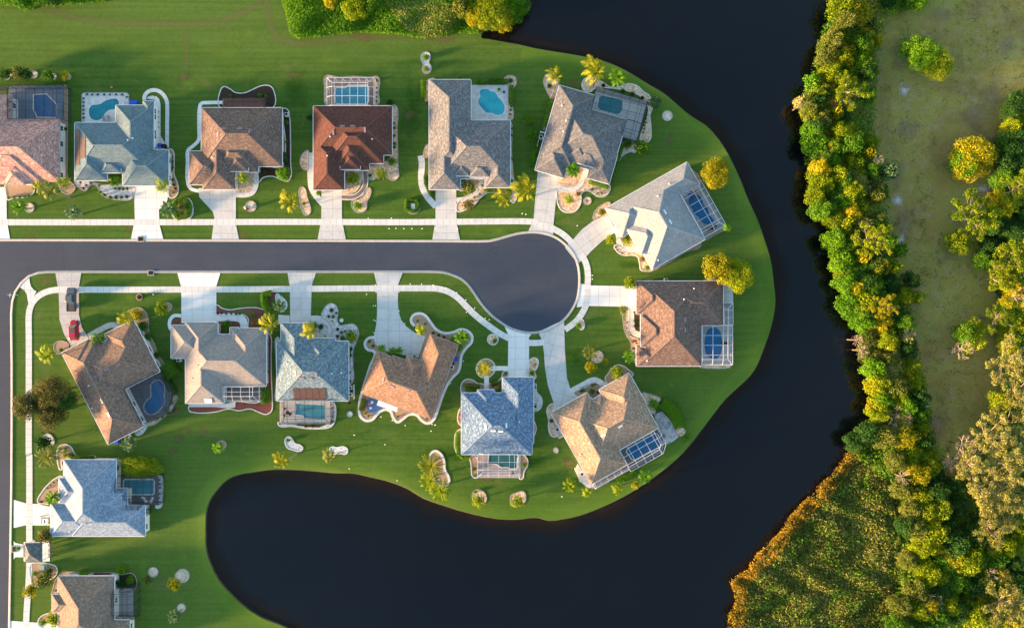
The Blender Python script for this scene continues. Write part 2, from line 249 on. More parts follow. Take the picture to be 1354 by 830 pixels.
def soft_mat(name, col, col2, amount=0.9, thr=(0.22, 0.95), scale=0.5, rough=0.95):
    """ground cover that thins out towards its edge: UV y runs 0 at the edge to 1 at the middle"""
    g = NG(name); uv = g.new('ShaderNodeUVMap'); sx = g.new('ShaderNodeSeparateXYZ'); g.link(uv.outputs[0], sx.inputs[0]); v = g.coord('Object')
    n = g.noise(v, scale, 6, 0.7, 0.6); a = g.new('ShaderNodeMath', operation='MULTIPLY_ADD'); g.link(n, a.inputs[0]); a.inputs[1].default_value = 1.1; a.inputs[2].default_value = -0.62
    b_ = g.new('ShaderNodeMath', operation='ADD'); g.link(a.outputs[0], b_.inputs[0]); g.link(sx.outputs[1], b_.inputs[1]); f = g.ramp(b_.outputs[0], [(thr[0], 0.0), (thr[1], amount)])
    n2 = g.noise(v, 2.5, 4, 0.7); g.link(g.mix(n2, col, col2), g.b.inputs['Base Color']); g.b.inputs['Roughness'].default_value = rough; g.b.inputs['Specular IOR Level'].default_value = 0.1
    t = g.new('ShaderNodeBsdfTransparent'); mx = g.new('ShaderNodeMixShader'); g.link(f, mx.inputs[0]); g.link(t.outputs[0], mx.inputs[1]); g.link(g.b.outputs[0], mx.inputs[2]); g.link(mx.outputs[0], g.n.nodes['Material Output'].inputs['Surface']); return g.m
MT['track'] = soft_mat('worn_turf', (0.22, 0.20, 0.09), (0.14, 0.18, 0.05), 0.45); MT['brownearth'] = soft_mat('bare_brown_earth', (0.14, 0.10, 0.07), (0.19, 0.14, 0.10), 0.85)
MT['palesoil'] = soft_mat('pale_bare_sand', (0.52, 0.46, 0.40), (0.66, 0.60, 0.54), 0.95); MT['greysoil'] = soft_mat('grey_brown_bare_soil', (0.27, 0.20, 0.10), (0.34, 0.27, 0.15), 0.7); MT['shallow'] = soft_mat('murky_shallows', (0.030, 0.020, 0.012), (0.018, 0.014, 0.010), 0.8, (0.3, 1.0), 0.15, 0.12)
MT['lightgrass'] = soft_mat('dry_light_grass', (0.17, 0.27, 0.045), (0.11, 0.22, 0.025), 0.6); MT['darkgrass'] = soft_mat('lush_dark_grass', (0.018, 0.085, 0.004), (0.03, 0.11, 0.006), 0.5)
# ------------------------------------------------------------------ mesh builder
class MB:
    def __init__(s): s.v = []; s.f = []; s.m = []; s.uv = []
    def vert(s, p): s.v.append(tuple(p)); return len(s.v)-1
    def face(s, pts, mi=0, uvs=None):
        i0 = len(s.v); s.v += [tuple(p) for p in pts]; s.f.append(list(range(i0, i0+len(pts)))); s.m.append(mi)
        s.uv.append(uvs or [(p[0], p[1]) for p in pts])
    def box(s, c, d, rz=0.0, mi=0):
        cx, cy, cz = c; dx, dy, dz = [x/2 for x in d]; co, si = math.cos(rz), math.sin(rz)
        def P(x, y, z): return (cx+x*co-y*si, cy+x*si+y*co, cz+z)
        a = [P(-dx, -dy, -dz), P(dx, -dy, -dz), P(dx, dy, -dz), P(-dx, dy, -dz), P(-dx, -dy, dz), P(dx, -dy, dz), P(dx, dy, dz), P(-dx, dy, dz)]
        for q in ((0, 3, 2, 1), (4, 5, 6, 7), (0, 1, 5, 4), (1, 2, 6, 5), (2, 3, 7, 6), (3, 0, 4, 7)): s.face([a[i] for i in q], mi)
    def beam(s, a, b, w, h=None, mi=0):
        a = Vector(a); b = Vector(b); h = h or w; d = b-a
        if d.length < 1e-4: return
        d.normalize(); up = Vector((0, 0, 1)) if abs(d.z) < 0.95 else Vector((1, 0, 0)); x = d.cross(up).normalized()*(w/2); y = x.normalized().cross(d).normalized()*(h/2)
        p = [a-x-y, a+x-y, a+x+y, a-x+y, b-x-y, b+x-y, b+x+y, b-x+y]
        for q in ((0, 3, 2, 1), (4, 5, 6, 7), (0, 1, 5, 4), (1, 2, 6, 5), (2, 3, 7, 6), (3, 0, 4, 7)): s.face([p[i] for i in q], mi)
    def tube(s, pts, rad, n=7, mi=0, cap=True):
        rings = []
        for i, p in enumerate(pts):
            p = Vector(p); d = (Vector(pts[min(i+1, len(pts)-1)])-Vector(pts[max(i-1, 0)])).normalized()
            up = Vector((0, 0, 1)) if abs(d.z) < 0.9 else Vector((1, 0, 0)); x = d.cross(up).normalized(); y = x.cross(d).normalized(); r = rad[i] if isinstance(rad, (list, tuple)) else rad
            rings.append([p+x*math.cos(2*math.pi*k/n)*r+y*math.sin(2*math.pi*k/n)*r for k in range(n)])
        for a, b in zip(rings, rings[1:]):
            for k in range(n): s.face([a[k], b[k], b[(k+1) % n], a[(k+1) % n]], mi)
        if cap: s.face(rings[0], mi); s.face(rings[-1][::-1], mi)
    def lathe(s, c, prof, n=16, mi=0):
        rings = [[(c[0]+r*math.cos(2*math.pi*k/n), c[1]+r*math.sin(2*math.pi*k/n), c[2]+z) for k in range(n)] for r, z in prof]
        for a, b in zip(rings, rings[1:]):
            for k in range(n): s.face([a[k], a[(k+1) % n], b[(k+1) % n], b[k]], mi)
        s.face(rings[-1], mi)
    def build(s, name, mats, parent=None, off=(0, 0, 0), weld=False, smooth=False):
        me = bpy.data.meshes.new(name); ox, oy, oz = off
        me.from_pydata([(x-ox, y-oy, z-oz) for x, y, z in s.v], [], s.f)
        if not isinstance(mats, (list, tuple)): mats = [mats]
        for m in mats: me.materials.append(MT[m] if isinstance(m, str) else m)
        me.polygons.foreach_set('material_index', s.m)
        ul = me.uv_layers.new(name='UVMap'); flat = [c for f in s.uv for p in f for c in p]; ul.data.foreach_set('uv', flat)
        if weld:
            bm = bmesh.new(); bm.from_mesh(me); bmesh.ops.remove_doubles(bm, verts=bm.verts, dist=0.0008); bm.to_mesh(me); bm.free()
        if smooth: me.polygons.foreach_set('use_smooth', [True]*len(me.polygons))
        me.update(); o = bpy.data.objects.new(name, me); C.objects.link(o); o.parent = parent
        if parent is None: o.location = off
        return o
def tag(o, label=None, cat=None, group=None, kind=None):
    for k, v in (('label', label), ('category', cat), ('group', group), ('kind', kind)):
        if v: o[k] = v
    return o
def empty(name, loc, label, cat, group=None, rz=0.0):
    o = bpy.data.objects.new(name, None); C.objects.link(o); o.location = loc; o.rotation_euler = (0, 0, rz); o.empty_display_size = 0.5
    return tag(o, label, cat, group)
def link_copy(src, parent=None, loc=None, rot=None, scale=None):
    o = src.copy(); C.objects.link(o); o.parent = parent
    if loc is not None: o.location = loc
    if rot is not None: o.rotation_euler = rot
    if scale is not None: o.scale = scale
    return o
# ------------------------------------------------------------------ 2D helpers
def _tan(p0, p1, p2):
    a = (p1[0]-p0[0], p1[1]-p0[1]); b = (p2[0]-p1[0], p2[1]-p1[1]); la = math.hypot(*a) or 1e-9; lb = math.hypot(*b) or 1e-9
    t = (a[0]/la+b[0]/lb, a[1]/la+b[1]/lb); l = math.hypot(*t)
    return (t[0]/l, t[1]/l, la, lb) if l > 1e-6 else (0, 0, la, lb)
def _herm(pts, closed, n):
    L = len(pts); out = []
    T = [_tan(pts[(i-1) % L] if closed or i > 0 else pts[0], pts[i], pts[(i+1) % L] if closed or i < L-1 else pts[-1]) for i in range(L)]
    for i in range(L if closed else L-1):
        j = (i+1) % L; p, q = pts[i], pts[j]; l = math.dist(p, q); d0 = min(l, 2.2*min(T[i][2] if T[i][2] > 1e-6 else l, l)); d1 = min(l, 2.2*min(T[j][3] if T[j][3] > 1e-6 else l, l))
        for k in range(n):
            t = k/n; a = 2*t**3-3*t*t+1; b = t**3-2*t*t+t; c = -2*t**3+3*t*t; d = t**3-t*t
            out.append(tuple(a*p[m]+b*T[i][m]*d0+c*q[m]+d*T[j][m]*d1 for m in (0, 1)))
    if not closed: out.append(tuple(pts[-1]))
    return out
def smooth_closed(pts, n=6): return _herm(pts, True, n)
def smooth_open(pts, n=6): return _herm(pts, False, n)
def area(p): return 0.5*sum(p[i][0]*p[(i+1) % len(p)][1]-p[(i+1) % len(p)][0]*p[i][1] for i in range(len(p)))
def inside(pt, poly):
    x, y = pt; c = False; n = len(poly); j = n-1
    for i in range(n):
        xi, yi = poly[i]; xj, yj = poly[j]
        if (yi > y) != (yj > y) and x < (xj-xi)*(y-yi)/(yj-yi)+xi: c = not c
        j = i
    return c
def normals(pts, closed):
    n = len(pts); out = []
    for i in range(n):
        a = pts[(i-1) % n] if closed or i > 0 else pts[i]; b = pts[(i+1) % n] if closed or i < n-1 else pts[i]
        dx, dy = b[0]-a[0], b[1]-a[1]; l = math.hypot(dx, dy) or 1; out.append((-dy/l, dx/l))
    return out
def sheet(name, pts, z, material, ang=0.0, skirt=True, kind='structure', holes=None):
    """a slab: top face at z with sides down to just under the lawn"""
    if area(pts) < 0: pts = pts[::-1]
    b = MB(); rings = [pts]+[h if area(h) < 0 else h[::-1] for h in (holes or [])]
    flat = [p for r in rings for p in r]; co, si = math.cos(ang), math.sin(ang)
    tr = tessellate_polygon([[Vector((x, y, 0)) for x, y in r] for r in rings])
    for t in tr:
        q = [flat[i] for i in t]
        if area(q) < 0: q = q[::-1]
        if abs(area(q)) < 1e-8: continue
        b.face([(x, y, z) for x, y in q], 0, [((x-flat[0][0])*co+(y-flat[0][1])*si, -(x-flat[0][0])*si+(y-flat[0][1])*co) for x, y in q])
    if skirt:
        for r in rings:
            for i in range(len(r)):
                p, q = r[i], r[(i+1) % len(r)]; b.face([(p[0], p[1], -0.05), (q[0], q[1], -0.05), (q[0], q[1], z), (p[0], p[1], z)], 0, [(0.5, 0.5)]*4)
    o = b.build(name, material); tag(o, kind=kind); return o
def strip(name, pts, w, z, material, closed=False, kind='structure', prof=None):
    """a band of width w centred on a line, UV u along it"""
    ns = normals(pts, closed); prof = prof or [(-w/2, -0.05), (-w/2, z), (w/2, z), (w/2, -0.05)]
    b = MB(); L = 0.0; n = len(pts)
    for i in range(n if closed else n-1):
        j = (i+1) % n; l = math.dist(pts[i], pts[j])
        for (o0, z0), (o1, z1) in zip(prof, prof[1:]):
            a = (pts[i][0]+ns[i][0]*o0, pts[i][1]+ns[i][1]*o0, z0); b2 = (pts[i][0]+ns[i][0]*o1, pts[i][1]+ns[i][1]*o1, z1)
            c = (pts[j][0]+ns[j][0]*o1, pts[j][1]+ns[j][1]*o1, z1); d = (pts[j][0]+ns[j][0]*o0, pts[j][1]+ns[j][1]*o0, z0)
            b.face([b2, a, d, c], 0, [(L, o1+w/2+.1), (L, o0+w/2+.1), (L+l, o0+w/2+.1), (L+l, o1+w/2+.1)])
        L += l
    o = b.build(name, material); tag(o, kind=kind); return o
def circle(c, r, n=20, j=0.0): return [(c[0]+r*(1+random.uniform(-j, j))*math.cos(2*math.pi*k/n), c[1]+r*(1+random.uniform(-j, j))*math.sin(2*math.pi*k/n)) for k in range(n)]
# ------------------------------------------------------------------ land, lake, roads
lake_px = [(700,-40),(690,0),(684,14),(672,26),(655,36),(640,40),(636,50)] + Q('z19',[(1110,195),(1190,210),(1260,222),(1350,243)])[0:] + \
  Q('z20',[(545,245),(640,265),(700,285),(770,320),(860,375),(920,410),(980,460),(1040,510),(1110,555),(1160,610),(1200,670),(1235,740),(1262,800),(1285,860)]) + \
  [(1001,290),(1010,315),(1019,345),(1023,375),(1025,400),(1020,430),(1010,460),(998,488)] + Q('z24',[(1160,0),(1080,75),(1010,165),(930,265),(850,335),(740,410),(640,460),(560,490),(500,503),(450,508),(410,498),(330,504),(270,502),(200,490),(140,475),(60,450),(0,428)]) + \
  Q('z23',[(1040,262),(960,232),(880,213),(820,200),(760,200),(680,193),(600,187),(500,185),(420,195),(360,205),(310,225),(265,270),(235,315),(222,360),(220,440),(222,510),(240,570),(270,630),(320,690),(380,745),(450,790),(545,828)]) + \
  [(400,850),(440,900),(520,960),(700,1000),(900,980),(945,900),(962,860),(968,825),(972,800),(968,775)] + Q('z17' if 'z17' in ZF else 'p',[]) + \
  [(985,755),(1005,735),(1025,712),(1045,690),(1062,668),(1085,650),(1105,625),(1125,595),(1140,565),(1155,540),(1152,515),(1146,490),(1142,455),(1128,435),(1115,410),(1110,380),(1105,350),(1098,325),(1092,300),(1080,275),(1068,255),(1066,225),(1062,200),(1064,175),(1062,155),(1052,140),(1058,120),(1075,105),(1078,75),(1086,50),(1092,25),(1096,0),(1100,-60),(1060,-160),(900,-220),(760,-180),(715,-100)]
lake_px = [((x+9, y) if x > 960 and i > 60 else (x, y)) for i, (x, y) in enumerate(lake_px)]
lake = smooth_closed([M(p) for p in lake_px], 4)
if area(lake) < 0: lake = lake[::-1]
_l = [lake[0]]
for p in lake[1:]:
    if math.dist(p, _l[-1]) > 0.6: _l.append(p)
lake = _l
BIG = 900.0; XD = M((1098, 0))[0]
# one land sheet with the lake cut out; the lake basin sits in it
def land():
    outer = [(-BIG, -BIG), (BIG, -BIG), (BIG, BIG), (-BIG, BIG)]
    flat = outer+lake[::-1]; tr = tessellate_polygon([[Vector((x, y, 0)) for x, y in outer], [Vector((x, y, 0)) for x, y in lake[::-1]]])
    return flat, tr
flat, tr = land(); b = MB()
for t in tr:
    q = [flat[i] for i in t]
    if area(q) < 0: q = q[::-1]
    b.face([(x, y, 0) for x, y in q])
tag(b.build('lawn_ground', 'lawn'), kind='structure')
ns = normals(lake, True)   # ccw: normal points inside the lake
bank = [(0.0, 0.0), (0.10, -0.12), (0.30, -0.45), (1.5, -1.2)]
b = MB()
for i in range(len(lake)):
    j = (i+1) % len(lake)
    for (o0, z0), (o1, z1) in zip(bank, bank[1:]):
        A = [(lake[i][0]+ns[i][0]*o0, lake[i][1]+ns[i][1]*o0, z0), (lake[j][0]+ns[j][0]*o0, lake[j][1]+ns[j][1]*o0, z0), (lake[j][0]+ns[j][0]*o1, lake[j][1]+ns[j][1]*o1, z1), (lake[i][0]+ns[i][0]*o1, lake[i][1]+ns[i][1]*o1, z1)]
        b.face(A, 0)
MT['bank'] = mat('muddy_bank', (0.035, 0.028, 0.015), 0.9, noise=(1.2, 0.2, (0.09, 0.07, 0.04)))
tag(b.build('lake_bank', 'bank'), kind='structure')
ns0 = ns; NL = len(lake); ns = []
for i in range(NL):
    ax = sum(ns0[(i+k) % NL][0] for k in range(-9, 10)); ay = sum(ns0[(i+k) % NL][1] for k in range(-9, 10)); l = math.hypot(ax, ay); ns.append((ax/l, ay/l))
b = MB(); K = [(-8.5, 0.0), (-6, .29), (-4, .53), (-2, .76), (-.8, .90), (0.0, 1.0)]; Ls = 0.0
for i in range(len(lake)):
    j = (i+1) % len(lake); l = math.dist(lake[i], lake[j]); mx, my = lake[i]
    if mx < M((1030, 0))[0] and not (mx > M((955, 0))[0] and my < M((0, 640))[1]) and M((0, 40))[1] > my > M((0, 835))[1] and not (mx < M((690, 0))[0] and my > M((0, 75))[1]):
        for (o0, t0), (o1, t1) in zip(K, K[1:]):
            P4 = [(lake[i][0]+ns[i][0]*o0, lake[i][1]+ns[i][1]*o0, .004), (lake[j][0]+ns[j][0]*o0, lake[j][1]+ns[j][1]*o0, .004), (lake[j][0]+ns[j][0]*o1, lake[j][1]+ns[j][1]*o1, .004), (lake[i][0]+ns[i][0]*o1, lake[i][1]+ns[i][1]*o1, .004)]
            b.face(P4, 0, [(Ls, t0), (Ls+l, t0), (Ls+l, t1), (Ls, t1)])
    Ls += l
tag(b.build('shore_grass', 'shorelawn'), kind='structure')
b = MB(); x0 = min(p[0] for p in lake)-1; x1 = max(p[0] for p in lake)+1; y0 = min(p[1] for p in lake)-1; y1 = max(p[1] for p in lake)+1
b.face([(x0, y0, -0.3), (x1, y0, -0.3), (x1, y1, -0.3), (x0, y1, -0.3)])
tag(b.build('lake_water', 'water'), kind='structure')
# east bank rough ground
shore_e = [(968,870),(968,825),(972,800),(968,775),(985,755),(1005,735),(1025,712),(1045,690),(1062,668),(1085,650),(1105,625),(1125,595),(1140,565),(1155,540),(1152,515),(1146,490),(1142,455),(1128,435),(1115,410),(1110,380),(1105,350),(1098,325),(1092,300),(1080,275),(1068,255),(1066,225),(1062,200),(1064,175),(1062,155),(1052,140),(1058,120),(1075,105),(1078,75),(1086,50),(1092,25),(1096,0),(1100,-60)]
sm = smooth_open([M((x+10, y)) for x, y in shore_e], 4)
sheet('scrub_ground', sm+[(BIG-5, BIG-5), (BIG-5, -BIG+5)], 0.02, 'scrub')
def patch(name, z, pts, zz, m, smooth=True, ang=0.0):
    p = [M(q) for q in (Q(z, pts) if isinstance(z, str) else pts)]
    if smooth: p = smooth_closed(p, 5)
    return sheet(name, p, zz, m, ang)
# ---- road: one asphalt sheet, kerb along both sides
culd = Q('z21', [(0,120),(340,120),(380,112),(440,95),(500,80),(560,74),(610,76),(650,85),(700,108),(745,145),(780,190),(800,240),(808,300),(806,360),(795,420),(770,470),(735,515),(690,550),(640,575),(600,583),(550,586),(500,578),(450,560),(410,535),(370,505),(330,465),(295,420),(265,375),(235,335),(200,305),(160,287),(110,272),(60,268),(0,267)])
south = culd + [(470,357.6),(300,357.8)] + Q('z22', [(330,217),(230,218),(190,222),(140,240),(100,275),(70,320),(55,370),(50,430),(50,489)]) + [(14,480),(14,560),(13.5,640),(12,740),(10.5,830),(9,950)]
north = [(-120, 319.0), (100,319.2), (350,319.8)]
main = [M(p) for p in north]+smooth_open([M(p) for p in culd], 4)+[M(p) for p in south[len(culd):]]
far = [M(p) for p in [(-33, 950), (-31, 600), (-32, 420), (-50, 385), (-120, 370)]]
sheet('asphalt_road', main+far, 0.012, 'asphalt', skirt=False)
kb = [(0.0, 0.0), (-0.02, 0.016), (-0.2, 0.05), (-0.34, 0.10), (-0.56, 0.11), (-0.58, -0.02)]
# the asphalt line runs clockwise seen from above on the north side, so its outside is to the left
def kerb(name, line, sgn): strip(name, line, 0.6, 0.1, 'kerb', prof=[(o*sgn, z) for o, z in kb])
kerb('kerb', main, -1)
kerb('kerb', far, -1)
MT['drive_white2'] = MT['drive_white']
DR = [
 ('driveway', Q('z1', [(-100,556),(28,556),(30,700),(45,787),(-100,787)]), 'drive_white', 0),
 ('driveway', Q('z1', [(588,545),(743,545),(742,590),(728,632),(698,655),(700,720),(718,787),(575,787),(592,700)]), 'drive_white', 0),
 ('driveway', Q('z2', [(128,560),(272,560),(272,720),(286,787),(165,787),(178,690),(172,665),(135,625),(112,600),(107,560)]), 'drive', 0),
 ('driveway', Q('z3', [(183,562),(272,562),(273,700),(290,788),(166,788),(182,700)]), 'drive', 0),
 ('driveway', Q('z4', [(110,580),(194,580),(196,720),(210,792),(97,792),(110,715)]), 'drive', 0),
 ('driveway', Q('z4', [(526,510),(609,532),(590,725),(588,778),(487,755),(508,712)]), 'drive', R(-8)),
 ('driveway', Q('z6', [(-54,569),(0,515),(40,470),(100,425),(178,386),(228,482),(150,535),(90,590),(58,625),(16,658)]), 'drive', R(35)),
 ('driveway', Q('z7', [(118,196),(180,207),(370,210),(446,214),(446,372),(405,330),(160,325),(98,333)]), 'drive_white', 0),
 ('driveway', Q('z21', [(600,588),(735,524),(738,640),(740,700),(750,830)]) + Q('z8', [(222,100),(245,175),(285,208),(150,288),(165,255),(130,150),(115,60)]) + Q('z21', [(630,700),(622,640)]), 'drive', R(-15)),
 ('driveway', Q('z21', [(422,556),(442,600)]) + Q('z9', [(390,60),(388,228),(477,228),(478,60)]) + Q('z21', [(550,620),(566,594),(500,590)]), 'drive_white', 0),
 ('driveway', Q('z10', [(233,36),(370,36),(348,95),(347,180),(350,222),(362,262),(385,292),(425,322),(477,342),(445,445),(395,434),(300,415),(240,382),(232,345),(243,290),(248,220),(247,100)]), 'drive', 0),
 ('driveway', Q('z11', [(124,33),(239,33),(222,85),(217,245),(135,245),(133,90)]), 'drive', 0),
 ('driveway', Q('z12', [(115,35),(304,35),(286,95),(286,256),(132,256),(132,100)]), 'drive_white', 0),
 ('driveway', Q('z13', [(244,36),(357,36),(347,95),(347,220),(360,275),(390,322),(315,364),(280,300),(262,240),(258,120)]), 'drive_old', 0),
 ('driveway', Q('z14', [(58,288),(110,303),(160,306),(215,318),(215,396),(105,396),(58,407)]), 'drive_white', 0),
 ('driveway', Q('z14', [(40,798),(243,812),(243,862),(36,862)]), 'drive_white', 0)]
for n_, p, m, a in DR: sheet(n_, [M(q) for q in p], 0.052, m, a)
SW = [
 (Q('z1', [(-100,710),(797,710)]) + [(370,293.4),(540,293.8),(705,293)] + Q('z21', [(600,27),(640,33),(680,50),(720,72),(752,98),(775,122)]), 1.45),
 (Q('z21', [(822,180),(842,212),(855,250),(860,300),(858,350),(856,400),(850,445),(835,480),(800,530),(740,577)]), 1.45),
 (Q('z21', [(632,640),(600,645),(545,645)]), 1.45),
 (Q('z21', [(448,622),(400,597),(330,548),(270,500),(220,450),(180,410),(130,378),(70,362),(0,360)]) + Q('z10', [(430,112),(340,112),(0,114)]) + [(360,382.2),(200,382.8)] + Q('z22', [(330,312),(290,312),(240,320),(195,342),(165,372),(148,410),(143,450),(143,489)]) + Q('z13', [(127,330),(127,500),(127,830)]) + Q('z14', [(124,100),(124,400),(123,600),(113,760),(108,880)]), 1.45)]
for p, w in SW: strip('sidewalk', smooth_open([M(q) for q in p], 4), w, 0.06, 'walk')
patch('kerb_ramp', 'z22', [(93,297),(104,278),(120,262),(146,251),(149,275),(155,296),(168,312),(182,320),(165,350),(144,390),(138,360),(134,335),(122,314)], 0.056, 'walk', smooth=False)
PATHS = [  # zoom, centre line, width in crop px, material
 ('s7', [(98,212),(104,160),(135,115),(180,92),(240,88),(300,112),(345,160),(372,215),(380,270),(379,500),(378,790)], 46, 'walk'),
 ('z2', [(216,185),(150,186),(120,190),(112,215),(110,300),(108,350),(85,375),(62,395),(60,440),(60,530),(72,560),(110,574)], 15, 'drive_white'),
 ('z2', [(361,488),(361,545),(345,580),(320,590),(270,590)], 20, 'walk'),
 ('z3', [(373,485),(375,545),(355,580),(325,599),(272,600)], 24, 'edging'),
 ('z3', [(130,405),(134,450),(135,520),(140,560),(160,595),(190,630)], 26, 'walk'),
 ('z4', [(50,448),(55,480),(52,530),(58,580),(80,620),(112,655)], 25, 'walk'),
 ('z4', [(296,538),(292,575),(270,606),(235,622),(194,628)], 17, 'walk'),
 ('z5', [(282,545),(264,598),(240,628),(205,634),(155,622)], 22, 'walk'),
 ('z6', [(215,455),(240,500),(245,545),(275,575),(345,582)], 30, 'walk'),
 ('z7', [(413,325),(415,430),(425,475),(468,495)], 34, 'walk'),
 ('z8', [(235,180),(300,145),(362,118),(400,135),(425,158)], 22, 'walk'),
 ('s6', [(1030,432),(870,432),(800,440)], 56, 'drive_white'), ('s6', [(770,520),(768,705)], 58, 'drive_white'),
 ('s4', [(275,235),(400,240),(470,280),(515,330),(520,400),(515,485)], 62, 'drive'),
 ('z12', [(285,231),(370,231),(398,240),(408,262),(408,282)], 34, 'drive_white'),
 ('z12', [(132,224),(100,224),(84,240),(80,262),(86,285)], 15, 'drive_white'),
 ('z13', [(388,314),(440,285),(490,264),(530,272)], 24, 'drive_old'),
 ('z5', [(420,512),(445,478),(475,465),(500,462)], 10, 'walk')]
for z, p, w, m in PATHS: strip('footpath', smooth_open([W(z, x, y) for x, y in p], 5), w*zs(z), 0.057, m)
strip('footpath', smooth_open([W('z3', x, y) for x, y in [(373,485),(375,545),(355,580),(325,599),(272,600)]], 5), 15*zs('z3'), 0.061, 'deck_brown')
PADS = [('z11', [(86,203),(133,206),(133,243),(86,243)], 'drive'), ('z14', [(58,462),(66,470),(104,478),(104,530),(66,530),(58,540)], 'drive_white'),
        ('z14', [(100,466),(210,466),(210,548),(100,548)], 'drive_white'), ('z7', [(946,203),(1002,205),(1002,308),(946,308)], 'drive'), ('z12', [(165,608),(318,612),(368,600),(368,624),(165,624)], 'edging'),
        ('z8', [(660,292),(700,278),(735,315),(770,368),(782,405),(750,430),(728,442),(700,410),(675,350)], 'paver'), ('z8', [(262,568),(278,538),(345,630),(370,660),(330,660),(290,625)], 'drive'), ('z8', [(155,350),(180,340),(215,400),(185,415)], 'drive'),
        ('s7', [(125,190),(150,165),(200,155),(250,165),(285,200),(298,260),(297,640),(352,730),(352,800),(225,800),(225,205)], 'walk')]
for z, p, m in PADS: sheet('paved_pad', [W(z, x, y) for x, y in p], 0.047, m)
